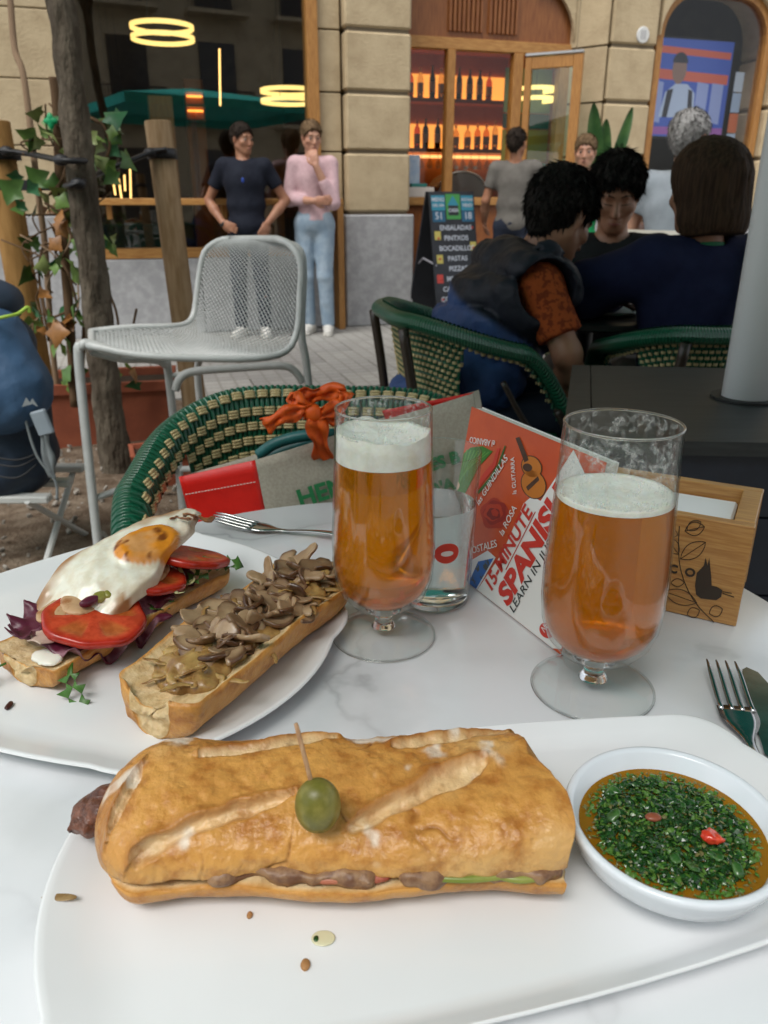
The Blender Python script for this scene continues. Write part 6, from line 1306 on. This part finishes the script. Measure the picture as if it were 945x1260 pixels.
for k, (L, W, x, y, z, rz, rx, ry) in enumerate(((.085, .028, .012, -.018, .026, .15, .5, 0), (.075, .024, .045, -.016, .027, -.1, .55, .05), (.06, .022, .005, .002, .032, .4, .1, -.15), (.07, .022, .09, -.014, .027, .2, .5, 0), (.05, .018, .008, .014, .03, .1, -.3, -.1))):
    P, F = leaf_sheet(L, W, .026, k * 7); sheet_obj('radicchio_leaf', P, F, rad, eh, (x, y, z), (rx, ry, rz))
# pale rib of a leaf rolled over the front
rib = mat('pale leaf rib', (.55, .42, .32), .4, (.40, .22, .2), 30, 4, bump=(60, .3, .001))
P, F = leaf_sheet(.05, .017, .010, 3); P[:, 2] += .013 * np.cos(P[:, 1] / .017 * 1.4); sheet_obj('pale_leaf', P, F, rib, eh, (.008, -.010, .023), (-.1, -.15, .25))
# mayonnaise dab, rocket
s = SDF((-.02,) * 3, (.02,) * 3, .0015); s.ell((0, 0, 0), (.009, .013, .003)).disp(lambda P: fbm(P, 120, 2) * .003, .01); s.build('mayonnaise', mat('mayonnaise', (.78, .74, .64), .25, sss=.2), eh, loc=(.009, -.017, .0225))
rock = mat('rocket leaf', (.035, .10, .012), .4, (.07, .17, .03), 90, spec=.5)
def rocket(seed):
    pts = [(0, .002), (.010, .0025), (.012, .010), (.016, .004), (.020, .005), (.022, .013), (.027, .006), (.032, .007), (.034, .012), (.040, .004), (.043, 0)]
    o = pts + [(x, -y) for x, y in pts[::-1]][1:]; V = [(x, y, .004 * math.sin(x * 120 + seed) + abs(y) * .3) for x, y in o]; n = len(V); V += [(x, 0, .004 * math.sin(x * 120 + seed)) for x in (.010, .020, .032)]
    F = []
    for i in range(n):
        a, b = i, (i + 1) % n; c = min(range(3), key=lambda q: abs(V[n + q][0] - (V[a][0] + V[b][0]) / 2)); F.append((a, b, n + c))
    return V, F
for k, (x, y, z, rx, ry, rz, sc) in enumerate(((.016, -.032, .019, .5, .75, -2.2, .85), (-.003, .012, .013, .0, .2, 2.6, .6), (.088, -.032, .024, .3, .1, .3, .7), (.13, -.026, .028, .4, -.2, -.2, .8), (.165, -.02, .030, .4, .2, -.9, .7))):
    V, F = rocket(k); o = sheet_obj('rocket_leaf', V, F, rock, eh, (x, y, z), (rx, ry, rz), .0007); o.scale = (sc,) * 3
frise = mat('pale frisee', (.42, .45, .18), .4, (.55, .55, .33), 60)
for k in range(7): strip(random.Random(90 + k), .026, .0017, n=8).build('frisee_sprig', frise, eh, True, (.118 + .006 * k, -.030 + .003 * (k % 3), .030), (rnd.gauss(0, .4), rnd.gauss(0, .4), rnd.random() * 6))
# tomato slices
tom = mat('tomato flesh', (1, 1, 1), .26, (.72, .6, .5), 110, 4, attr=True, spec=.6, sss=.15, bump=(110, .25, .0008))
def tomato(r=.032, th=.0062):
    V = []; C = []; F = []; n = 56; rings = [(0, 1), (.25, 1), (.5, 1), (.72, 1), (.86, 1), (.95, .97), (1.0, .8), (1.0, .2), (.95, 0), (.0, 0)]
    for f, z in rings:
        for k in range(n):
            a = 6.2832 * k / n; q = f * r * (1 + .04 * math.sin(3 * a + 1) + .02 * math.sin(8 * a)); lob = (math.sin(5 * a) > -.2) and .28 < f < .8
            V.append((q * math.cos(a), q * math.sin(a), z * th - (.0012 if lob else 0))); C.append((.50, .13, .03) if lob else ((.58, .07, .025) if f < .9 else (.46, .025, .010)))
    for i in range(len(rings) - 1):
        for k in range(n): l = (k + 1) % n; F.append((i * n + k, i * n + l, (i + 1) * n + l, (i + 1) * n + k))
    me = pmesh('tomato_slice', V, F, tom, True, np.array(C)); bm = bmesh.new(); bm.from_mesh(me); bmesh.ops.recalc_face_normals(bm, faces=bm.faces); bm.to_mesh(me); bm.free(); return me
tm = tomato()
for x, y, z, rx, ry, sc in ((.050, -.018, .0310, .20, -.06, 1.10), (.108, -.006, .036, .25, .0, 1.0), (.152, -.010, .036, .34, .05, 1.05)):
    obj('tomato_slice', tm, eh, (x, y, z), (rx, ry, x * 9), sc)
# grilled slices and pepper under the egg
chk = mat('grilled slice', (.52, .32, .17), .4, (.30, .11, .03), 60, 4, bump=(90, .4, .001), sharp=(.5, .7))
for x, y, z, rx, sc in ((.060, .000, .0405, .22, .95), (.112, -.008, .0435, .3, .9), (.038, .006, .040, .1, .7)):
    s = SDF((-.03, -.03, -.01), (.03, .03, .01), .002); s.ell((0, 0, 0), (.026, .017, .0035)).disp(lambda P: fbm(P + x, 60, 2) * .006, .02); o = s.build('grilled_slice', chk, eh, loc=(x, y, z), rot=(rx, 0, x * 4)); o.scale = (sc,) * 3
for k, (x, y) in enumerate(((.060, -.014), (.068, -.013), (.077, -.014), (.051, -.013))):
    s = SDF((-.012,) * 3, (.012,) * 3, .0014); s.ell((0, 0, 0), (.008, .005, .004)).disp(lambda P: fbm(P + k, 130, 2) * .004, .01); s.build('pepper_piece', mat('pickled pepper', (.20, .19, .03), .25, (.30, .27, .07), 80) if k != 3 else rad, eh, loc=(x, y, .0450), rot=(.3, 0, k))
# the fried egg
def egg():
    NR, NA = 46, 120; rr = np.linspace(0, 1, NR)[:, None]; a = np.linspace(0, 2 * math.pi, NA, endpoint=False)[None, :]
    prof = 1 + .10 * np.sin(2 * a + .4) + .05 * np.sin(3 * a + 1) + .03 * np.sin(7 * a) + .015 * np.sin(13 * a + 2)
    X = .079 * prof * rr * np.cos(a); Y = .040 * prof * rr * np.sin(a) * (1 - .18 * np.cos(a)); P = np.stack([X, Y, 0 * X], -1)
    yx, yy, yr = .024, -.006, .0275; d = np.hypot((X - yx), (Y - yy) * 1.15) + fbm(P, 70, 2) * .005
    Z = .0022 * sstep(1.0, .9, rr) + .0062 * sstep(yr * 1.18, yr * .72, d) + fbm(P, 45, 3) * .006 * sstep(yr, yr * 1.6, d) + fbm(P, 120, 2) * .0022
    Z = Z - .9 * np.maximum(-X - .0, 0) ** 2 / .12 - np.where(Y < 0, 3.2, 3.0) * Y ** 2 - .012 * sstep(.9, 1.0, rr) * (.3 + fbm(P, 40, 2))
    yk = sstep(yr * 1.03, yr * .95, d)[..., None]; wht = np.array((.80, .78, .66)); crisp = np.array((.34, .14, .028))
    c = np.ones(P.shape) * wht
    e = np.clip(sstep(.70, .98, rr + fbm(P, 55, 3) * .45) * np.where((X < -.02) | (Y > .012), 1, .3), 0, 1)[..., None]; c = c * (1 - .9 * e) + crisp * .9 * e
    sp = (sstep(.08, .18, fbm(P + 3, 85, 3)) * sstep(-.01, -.05, X) * .85)[..., None]; c = c * (1 - sp) + np.array((.38, .16, .032)) * sp
    ycol = np.array((.72, .27, .02)); g = sstep(-.05, .2, fbm(P + 9, 75, 3))[..., None]; ycol = ycol * (1 - .65 * g) + np.array((.62, .36, .17)) * .65 * g
    db = (sstep(.16, .26, fbm(P + 21, 85, 3)))[..., None]; ycol = ycol * (1 - db) + np.array((.22, .06, .01)) * db
    c = c * (1 - yk) + ycol * yk
    P[..., 2] = Z; idx = np.arange(NR * NA).reshape(NR, NA); F = []
    for i in range(NR - 1):
        n = np.roll(idx, -1, 1); F += np.stack([idx[i], idx[i + 1], n[i + 1], n[i]], -1).tolist()
    return P.reshape(-1, 3), F, c.reshape(-1, 3)
V, F, C = egg()
em = mat('fried egg', (1, 1, 1), .22, (.9, .85, .78), 90, 3, attr=True, spec=.55, sss=.15, bump=(140, .2, .0006))
eo = obj('fried_egg', pmesh('fried_egg', V, F, em, True, C), eh, (.092, .001, .0590), (R(15), R(-5), R(-1)), (1.06, .86, 1)); md = eo.modifiers.new('thick', 'SOLIDIFY'); md.thickness = .0024; md.offset = -1
# a few curls of fried onion standing on the far end of the egg
for k in range(5): strip(random.Random(60 + k), .022, .0028, n=7).build('onion_curl', mat('dark onion curl', (.20, .06, .02), .35, (.38, .17, .06), 80), eh, True, (.152 + .004 * k, .004 - .004 * k, .071), (rnd.gauss(0, .3), -.5, rnd.random() * 6))

# ---------------------------------------------------------------- glasses
glassm = mat('clear glass', (.97, .985, .985), .0, trans=1, ior=1.46, spec=.5); thin = pane_mat('thin glass', (.98, .99, .985), .6)
def beer_mat():
    m = mat('amber beer', (.80, .27, .010), .0, trans=1.0, ior=1.33); t = m.node_tree; N = t.nodes; L = t.links; b = N['Principled BSDF']
    b.inputs['Transmission Weight'].default_value = .70; b.inputs['Roughness'].default_value = .05
    b.inputs['Base Color'].default_value = (.88, .285, .004, 1); return m
beer = beer_mat()
foam = mat('beer foam', (.88, .86, .79), .8, (.80, .77, .68), 120, 4, bump=(400, .5, .0008), sss=.3)
def film_mat(nm, lo, hi, scale, amax=.62):
    m = bpy.data.materials.new(nm); m.use_nodes = True; t = m.node_tree; N = t.nodes; L = t.links; b = N['Principled BSDF']
    b.inputs['Base Color'].default_value = (.82, .82, .80, 1); b.inputs['Roughness'].default_value = .4; tc = N.new('ShaderNodeTexCoord')
    n1 = N.new('ShaderNodeTexNoise'); n1.inputs['Scale'].default_value = scale; n1.inputs['Detail'].default_value = 8; n1.inputs['Roughness'].default_value = .72; L.new(tc.outputs['Object'], n1.inputs['Vector'])
    r = N.new('ShaderNodeMapRange'); r.inputs[1].default_value = lo; r.inputs[2].default_value = hi; r.inputs[3].default_value = 0.0; r.inputs[4].default_value = amax; L.new(n1.outputs[0], r.inputs[0])
    L.new(r.outputs[0], b.inputs['Alpha']); return m
film = film_mat('foam lacing', .50, .68, 130, .5); dew = film_mat('condensation', .50, .80, 420, .07)
def beer_glass(label, loc, sc, zbeer, foamh, rzfilm, film_lo):
    g = thing('beer_glass', label, 'glass', loc, rzfilm, None, sc)
    out = [(0, 0), (.036, .0), (.0408, .0008), (.0412, .0018), (.040, .0028), (.028, .0048), (.012, .0085), (.0072, .0125), (.0066, .017), (.0085, .0215), (.0165, .026), (.0265, .0325), (.0340, .042), (.0380, .054), (.0396, .070), (.0396, .088), (.0385, .112), (.0370, .140), (.0358, .165), (.0351, .1865)]
    rim = [(.0349, .1877), (.0343, .1877)]
    inn = [(.0341, .1865), (.0348, .165), (.0360, .140), (.0375, .112), (.0386, .088), (.0386, .070), (.0369, .055), (.0328, .0445), (.0250, .036), (.0145, .0312), (.0, .0300)]
    MB().lathe(out[9:] + rim + inn, 72).build('bowl_wall', thin, g, True); MB().lathe(out[:7] + [(.010, .0090), (0, .0090)], 72).build('foot', thin, g, True); MB().lathe([(0, .0092), (.0098, .0094)] + out[7:10] + [(.0145, .0255), (0, .0292)], 40).build('stem', glassm, g, True)
    for rr_, zr_, tr_ in ((.0409, .0016, .0009), (.0346, .1875, .0008)): MB().tube([(rr_ * math.cos(6.28319 * k / 72), rr_ * math.sin(6.28319 * k / 72), zr_) for k in range(72)], tr_, 8, closed=True).build('rim_bead', glassm, g, True)
    def ri(z):
        q = sorted(inn, key=lambda p: p[1])
        for (r0, z0), (r1, z1) in zip(q, q[1:]):
            if z0 <= z <= z1: return r0 + (r1 - r0) * (z - z0) / (z1 - z0 + 1e-9)
        return q[-1][0]
    zs = [.0300 + .0006, .0318, .036, .0445, .055, .070, .088, .112, .130]; zs = [z for z in zs if z < zbeer - .004] + [zbeer]
    prof = [(0, zs[0])] + [(ri(z) - .00035, z) for z in zs[1:]] + [(ri(zbeer) * .7, zbeer), (0, zbeer)]
    MB().lathe(prof, 64).build('beer', beer, g, True, sharp=50)
    n = 64; V = []; F = []; mm = 10
    zt = zbeer + .0004
    rings = [(1, zt), (1, zt + foamh * .5), (1, zt + foamh), (.93, zt + foamh * .92), (.75, zt + foamh * .8), (.4, zt + foamh * .85), (.0, zt + foamh * .85), (0, zt)]
    for f, z in rings:
        for k in range(n):
            a = 6.2832 * k / n; q = (ri(z) - .0004) * f; zz = z + (fbm(np.array([[math.cos(a) * f, math.sin(a) * f, sc]]), 2.2, 3)[0] * foamh * .5 if z > zt + foamh * .4 else 0)
            V.append((q * math.cos(a), q * math.sin(a), zz))
    for i in range(len(rings) - 1):
        for k in range(n): l = (k + 1) % n; F.append((i * n + k, i * n + l, (i + 1) * n + l, (i + 1) * n + k))
    MB().add(V, F).build('foam', foam, g, True)
    # lacing left on the inside wall above the foam, and dew outside on the cold bowl
    zz = [zbeer + foamh + .0005 + (film_lo - zbeer - foamh) * k / 8 for k in range(9)]
    MB().lathe([(ri(z) - .0003, z) for z in zz], 72).build('foam_lacing', film, g, True)
    bulge = [(r + .0003, z) for r, z in out if .030 < z < .15]
    MB().lathe(bulge, 72).build('condensation', dew, g, True)
    return g
gr = onz(728, 847, TZ); gl_ = onz(472, 782, TZ)
beer_glass('stemmed glass of amber beer with thin foam, in front of the napkin box', (gr.x, gr.y, TZ + .0004), 1.03, .1405, .0035, 1.1, .186)
beer_glass('stemmed glass of amber beer with thick white foam beside the water tumbler', (gl_.x, gl_.y, TZ + .0004), .985, .150, .020, 0, .187)
# water tumbler
tg = onz(534, 737, TZ)
tb = thing('water_tumbler', 'clear tumbler half full of water with a red oval mark', 'glass', (tg.x, tg.y, TZ + .0004))
MB().lathe([(0, 0), (.027, 0), (.0295, .002), (.0302, .006), (.0350, .134), (.0347, .1352), (.0340, .134), (.0293, .012), (.027, .0095), (0, .009)], 64).build('glass_wall', thin, tb, True); MB().lathe([(0, .0012), (.0262, .0014), (.0282, .003), (.0286, .0085), (0, .0085)], 64).build('thick_base', glassm, tb, True)
MB().lathe([(0, .0094), (.0265, .0098), (.0288, .0122), (.0322, .090), (.0322, .0901), (0, .0901)], 64).build('water', mat('still water', (.97, .99, 1), .0, trans=1, ior=1.33), tb, True, sharp=50)
redp = mat('red print', (.55, .03, .01), .4)
pr = MB(); n = 24
for k in range(n):
    pass
for (k0, sx, sz, mm_, nm, off) in ((0, .32, .0090, redp, 'red_mark', .0007), (1, .16, .0024, mat('white print', (.7, .7, .7), .4), 'white_mark', .0011)):
    V = []; F = []
    for j in range(25):
        u = -1 + 2 * j / 24; hgt = math.sqrt(max(1 - u * u, 0))
        for sg in (-1, 1):
            z = .058 + sg * hgt * sz; rr_ = .0302 + (.0350 - .0302) * (z - .006) / .128 + off; a = -1.35 + u * sx; V.append((rr_ * math.cos(a), rr_ * math.sin(a), z))
    for j in range(24): F.append((2 * j, 2 * j + 1, 2 * j + 3, 2 * j + 2))
    MB().add(V, F).build(nm, mm_, tb, True)

# ---------------------------------------------------------------- cutlery
steel = mat('polished steel', (.42, .42, .42), .16, (.30, .30, .29), 40, metal=1)
def fork(label, tip, back, sc=1.0):
    """tines point from back to tip; local +x runs from the tips to the handle end"""
    d = (Vector(back) - Vector(tip)); f = thing('fork', label, 'fork', (tip[0], tip[1], TZ + .0015), math.atan2(d.y, d.x), None, sc)
    def zc(x): return .010 * math.exp(-((x - .03) / .03) ** 2) * 0 + (.0025 + .007 * math.exp(-(x / .035) ** 2) if x < .09 else .0025 + .004 * math.sin((x - .09) / .10 * math.pi))
    for k in range(4):
        y = (-1.5 + k) * .0067; MB().tube([(x, y * (1 if x > .008 else .97), zc(x)) for x in np.linspace(0, .052, 9)], [.0006, .0012, .0015] + [.0017] * 6, 8).build('tine', steel, f, True)
    V = []; F = []; xs = list(np.linspace(.048, .19, 28))
    for x in xs:
        wd = .0125 * (1 - sstep(.058, .085, x)) + .0032 * sstep(.058, .085, x) + .0042 * sstep(.10, .18, x); 
        for yy, zz in ((-1, 0), (-.6, .001), (.6, .001), (1, 0), (.6, -.001), (-.6, -.001)): V.append((x, wd * yy, zc(x) + zz))
    for i in range(len(xs) - 1):
        for k in range(6): F.append((i * 6 + k, i * 6 + (k + 1) % 6, (i + 1) * 6 + (k + 1) % 6, (i + 1) * 6 + k))
    F += [tuple(range(6)), tuple((len(xs) - 1) * 6 + k for k in range(6))]
    MB().add(V, F).build('handle', steel, f, True); return f
fork('steel fork lying beside the knife by the sauce bowl', onz(886, 817, TZ + .008), onz(934, 945, TZ + .002), 1.0)
def knife(label, tip, back):
    d = Vector(back) - Vector(tip); f = thing('knife', label, 'knife', (tip[0], tip[1], TZ + .001), math.atan2(d.y, d.x))
    o = [(0, .004), (.004, .0075), (.02, .0095), (.10, .0095), (.105, .006), (.105, -.006), (.10, -.0085), (.05, -.0095), (.02, -.008), (.005, -.003)]
    MB().prism(o, .0014, Matrix.Rotation(R(90), 4, 'X') @ Matrix.Translation((0, .0006, 0)) ).build('blade', steel, f)
    MB().tube([(x, 0, .0035) for x in np.linspace(.103, .20, 8)], [.005, .0055, .006, .0065, .007, .0075, .0075, .005], 10, flat=.45).build('handle', steel, f, True); return f
knife('steel table knife lying beside the fork by the sauce bowl', onz(925, 826, TZ), onz(952, 910, TZ))
fork('steel fork lying behind the plate of open sandwiches', onz(262, 646, TZ), onz(405, 664, TZ), .95)

# ---------------------------------------------------------------- napkin box
P0 = Vector((.285, .542)); a1 = math.atan2(-.475, .88)
nb = thing('napkin_box', 'pale wooden napkin box with engraved bird and leafy branch', 'box', (P0.x, P0.y, TZ + .0005), a1)
bam = mat('varnished pine', (.46, .245, .075), .35, (.34, .155, .042), 26, 5, stretch=(1, 14, 14), spec=.5, bump=(60, .1, .0005), coat=.2)
Wd, Dp, Hh, th_ = .128, .098, .0875, .010
MB().box(-Wd, 0, 0, th_, 0, Hh, .0008).build('front_panel', bam, nb); MB().box(-Wd, 0, Dp - th_, Dp, 0, Hh, .0008).build('back_panel', bam, nb)
MB().box(-th_ - .006, -.0004, th_ + .0002, Dp - th_ - .0002, 0, Hh + .0002, .0008).build('end_panel', bam, nb); MB().box(-Wd + .0004, -Wd + th_ + .006, th_ + .0002, Dp - th_ - .0002, 0, Hh + .0002, .0008).build('end_panel', bam, nb)
MB().box(-Wd + .016, -.016, th_, Dp - th_, .002, .006).build('bottom_panel', bam, nb)
nk = thing('napkins', 'stack of white paper napkins inside the wooden box', 'napkins', (P0.x, P0.y, TZ + .0005), a1); npm = mat('napkin paper', (.80, .80, .80), .9)
for k in range(8): MB().box(-Wd + .018, -.018, th_ + .002, Dp - th_ - .002, .0065 + k * .0088, .0065 + k * .0088 + .008, .002).build('napkin', npm, nk)
ink = mat('burnt engraving', (.035, .022, .014), .6)
nz_ = Vector((P0.x, P0.y, TZ)); nN = Vector((-.475, -.88, 0)); e1 = Vector((.88, -.475, 0))
def nbp(x, y):
    p = onplane(x, y, nz_, nN) - nz_; return (p.dot(e1), -.0006, p.z)
def line(pts, r=.00035, nm='engraved_line', m=ink, par=None, cl=False): return MB().tube([nbp(*p) for p in pts], r, 6, closed=cl).build(nm, m, par or nb, True)
Z8 = lambda x, y: (620 + x / 2.908, 480 + y / 2.908)
line(crom([Z8(628, 488), Z8(625, 560), Z8(632, 640), Z8(660, 720), Z8(700, 780), Z8(752, 832)], 5))
def leaf_line(a, b, w, vein=True):
    a = Vector((*a, 0)); b = Vector((*b, 0)); d = b - a; n = Vector((-d.y, d.x, 0)) * w
    L_ = [a + d * t + n * math.sin(math.pi * t) ** .8 for t in np.linspace(0, 1, 10)]; R_ = [a + d * t - n * math.sin(math.pi * t) ** .8 for t in np.linspace(1, 0, 10)]
    line([(p.x, p.y) for p in L_ + R_[1:-1]], .0003, 'engraved_leaf', cl=True)
    if vein: line([(a.x, a.y), (b.x, b.y)], .00022, 'engraved_leaf')
leaf_line(Z8(632, 605), Z8(722, 546), .25); leaf_line(Z8(625, 588), Z8(582, 530), .3); leaf_line(Z8(690, 762), Z8(575, 722), .22); leaf_line(Z8(648, 505), Z8(718, 490), .34); leaf_line(Z8(655, 500), Z8(705, 472), .3, False)
leaf_line(Z8(645, 690), Z8(598, 690), .3, False); leaf_line(Z8(700, 790), Z8(656, 804), .4, False); leaf_line(Z8(735, 800), Z8(782, 784), .4, False); leaf_line(Z8(622, 520), Z8(582, 505), .35, False)
bird = [Z8(*p) for p in ((684, 700), (690, 655), (716, 628), (722, 600), (729, 628), (735, 600), (742, 665), (744, 700), (762, 704), (782, 716), (778, 740), (760, 752), (705, 746), (688, 732))]
bp_ = [nbp(*p) for p in bird]; MB().add([(x, -.0008, z) for x, _, z in bp_], [tuple(range(len(bp_)))]).build('engraved_bird', ink, nb)
line([Z8(782, 728), Z8(824, 742)], .0003); line([Z8(782, 722), Z8(815, 728)], .0003)
for ch, (x, y) in (('C', Z8(606, 642)), ('O', Z8(666, 655))):
    obj('lettering', text_mesh(ch, .010, ink, bold=.0003), nb, nbp(x, y), (R(90), 0, 0))

# ---------------------------------------------------------------- the language book leaning on the box
BD = onz(546, 694, TZ + .001); BC = onz(690, 806, TZ + .001)
bu = (BC - BD); BL = bu.length; bu.normalize()
# far upper corner: on its picture ray, one cover width from the lower corner, leaning back
r_ = ray(577, 518); BWD = .152; best = None
for i in range(400):
    t = .55 + i * .001; p = CAM + r_ * t
    e = abs((p - BD).length - BWD) + abs((p - BD).dot(bu)) * 1.0
    if best is None or e < best[0]: best = (e, p)
bv = best[1] - BD; bv = (bv - bu * bv.dot(bu)).normalized(); bn = bu.cross(bv).normalized()
if bn.dot(CAM - BD) < 0: bn = -bn
book = thing('language_book', 'orange and white Spanish phrase book leaning behind the beer glasses', 'book', BD)
Mb = Matrix((bu, bv, bn)).transposed().to_4x4()
book.matrix_world = Matrix.Translation(BD) @ Mb
cov = mat('orange cover', (.56, .075, .012), .35, (.50, .06, .01), 30, coat=.2); covw = mat('white cover', (.72, .72, .70), .35, coat=.2); pg = mat('page edges', (.62, .60, .54), .8, (.5, .48, .42), 300, stretch=(1, 1, 60))
TB = .012
MB().box(.001, BL - .001, .001, BWD - .001, -TB + .0006, -.0006).build('pages', pg, book); MB().box(0, BL, 0, BWD, -TB, -TB + .0005).build('back_cover', covw, book)
MB().box(0, BL, 0, BWD, -.0005, 0).build('front_cover', cov, book)
def bk(x, y, h=.0003):
    p = onplane(x, y, BD, bn) - BD; return Vector((p.dot(bu), p.dot(bv), h))
def bpoly(name, pts, m, h):
    V = [bk(x, y, h) for x, y in pts]; V = [Vector((min(max(v.x, .0005), BL - .0005), min(max(v.y, .0005), BWD - .0005), h)) for v in V]; return MB().add(V, [tuple(range(len(V)))]).build(name, m, book)
Z7 = lambda x, y: (560 + x / 4.064, 510 + y / 4.064)
bpoly('white_panel', [Z7(*p) for p in ((110, 890), (240, 690), (345, 445), (375, 418), (405, 420), (430, 432), (600, 150), (700, 400), (700, 1300), (480, 1215))], covw, .0004)
def btext(s, a, b, size, m, h=.0010, bold=0):
    pa_, pb_ = bk(*a), bk(*b); d = pb_ - pa_; me = text_mesh(s, size, m, .0001, bold=bold)
    wv = max(v.co.x for v in me.vertices) - min(v.co.x for v in me.vertices); c = (pa_ + pb_) / 2
    o = obj('lettering', me, book, (c.x, c.y, h), (0, 0, math.atan2(d.y, d.x))); k = d.length / max(wv, 1e-6); o.scale = (k, k if size == 0 else 1, 1); return o
rti = mat('red title ink', (.52, .025, .012), .4); bki = mat('black ink', (.02, .02, .02), .4); wti = mat('white ink', (.75, .75, .73), .4)
tp = bk(*Z7(170, 870)); tq = bk(*Z7(380, 470))
btext('15-MINUTE', Z7(170, 865), Z7(372, 478), .018, rti, bold=.0004)
btext('SPANISH', Z7(245, 925), Z7(545, 380), .0265, rti, bold=.0012)
btext('LEARN IN JUST', Z7(288, 980), Z7(505, 600), .0105, bki)
MB().tube([bk(*Z7(258, 775), .0008), bk(*Z7(405, 487), .0008)], .0004, 5).build('title_rule', rti, book)
for s_, a_, b_, z_ in (('las GUINDILLAS', Z7(118, 445), Z7(262, 212), .0085), ('la GUITARRA', Z7(303, 398), Z7(292, 215), .0075), ('la ROSA', Z7(235, 600), Z7(305, 460), .009), ('POSTALES', Z7(75, 685), Z7(212, 645), .009), ('el ABANICO', Z7(203, 145), Z7(78, 125), .008)):
    btext(s_, a_, b_, z_, wti)
# pictures on the cover
def bell(name, x, y, rx, ry, rot, m, h, n=28, wob=0):
    pts = []
    for k in range(n):
        a = 6.2832 * k / n; f = 1 + wob * math.sin(5 * a + x); u, v = rx * f * math.cos(a), ry * f * math.sin(a); pts.append(Z7(x + u * math.cos(rot) - v * math.sin(rot), y + u * math.sin(rot) + v * math.cos(rot)))
    return bpoly(name, pts, m, h)
gt = mat('guitar picture', (.50, .16, .015), .4); gtd = mat('guitar dark', (.06, .025, .012), .4)
bell('guitar_picture', 395, 350, 76, 62, 1.15, gtd, .0005); bell('guitar_picture', 385, 262, 60, 50, 1.0, gtd, .0005); bell('guitar_picture', 395, 350, 71, 57, 1.15, gt, .0006); bell('guitar_picture', 385, 262, 55, 45, 1.0, gt, .0006)
bell('guitar_picture', 365, 265, 24, 20, .3, gtd, .0007); bpoly('guitar_picture', [Z7(*p) for p in ((305, 118), (325, 112), (372, 228), (350, 240))], gtd, .0007); bpoly('guitar_picture', [Z7(*p) for p in ((358, 362), (418, 308), (425, 328), (368, 382))], gtd, .0007)
rs = [mat('rose picture %d' % k, c, .5) for k, c in enumerate(((.40, .03, .01), (.28, .015, .008), (.46, .04, .012), (.20, .01, .006), (.42, .03, .01)))]
for k in range(5): bell('rose_picture', 198 + 5 * math.sin(k * 2), 492 + 5 * math.cos(k * 2), 68 - k * 13, 76 - k * 14, k * .6, rs[k], .0005 + k * .0001, wob=.08)
fg = mat('fan green picture', (.03, .16, .012), .4); fg2 = mat('fan stripe picture', (.10, .30, .04), .4); ch_r = mat('chilli picture', (.52, .03, .012), .35); ch_g = mat('chilli stalk picture', (.03, .10, .012), .4)
bpoly('fan_picture', [Z7(*p) for p in ((45, 195), (80, 165), (140, 158), (190, 185), (120, 262), (40, 420), (-40, 420), (-60, 330))], fg, .0005)
for k in range(7): bpoly('fan_picture', [Z7(*p) for p in ((60 + 18 * k, 176 + 2 * k), (66 + 18 * k, 176 + 2 * k), (-18 + 13 * k, 410 - 22 * k), (-24 + 13 * k, 410 - 22 * k))], fg2, .0006)
bell('egg_picture', -5, 362, 34, 24, -.6, mat('pale picture', (.62, .42, .30), .5), .0007)
bpoly('chilli_picture', [Z7(*p) for p in ((212, 170), (228, 168), (205, 260), (150, 330), (100, 400), (90, 390), (140, 300), (190, 240))], ch_r, .0006); bpoly('chilli_picture', [Z7(*p) for p in ((250, 155), (256, 158), (225, 265), (175, 335), (120, 398), (112, 388), (170, 320), (215, 250))], ch_g, .0006)
pcw = mat('postcard white', (.66, .68, .70), .5); pcb = mat('postcard sky', (.02, .12, .42), .4, (.05, .06, .06), 130, sharp=(.5, .6))
bpoly('postcard_picture', [Z7(*p) for p in ((72, 735), (165, 680), (205, 715), (110, 890), (55, 840))], pcw, .0005); bpoly('postcard_picture', [Z7(*p) for p in ((118, 735), (196, 718), (108, 872), (68, 850))], pcb, .0006)
bell('red_sticker', 462, 1080, 42, 34, .9, rti, .0007); btext('NEW', Z7(445, 1080), Z7(482, 1020), .008, wti, .0012)
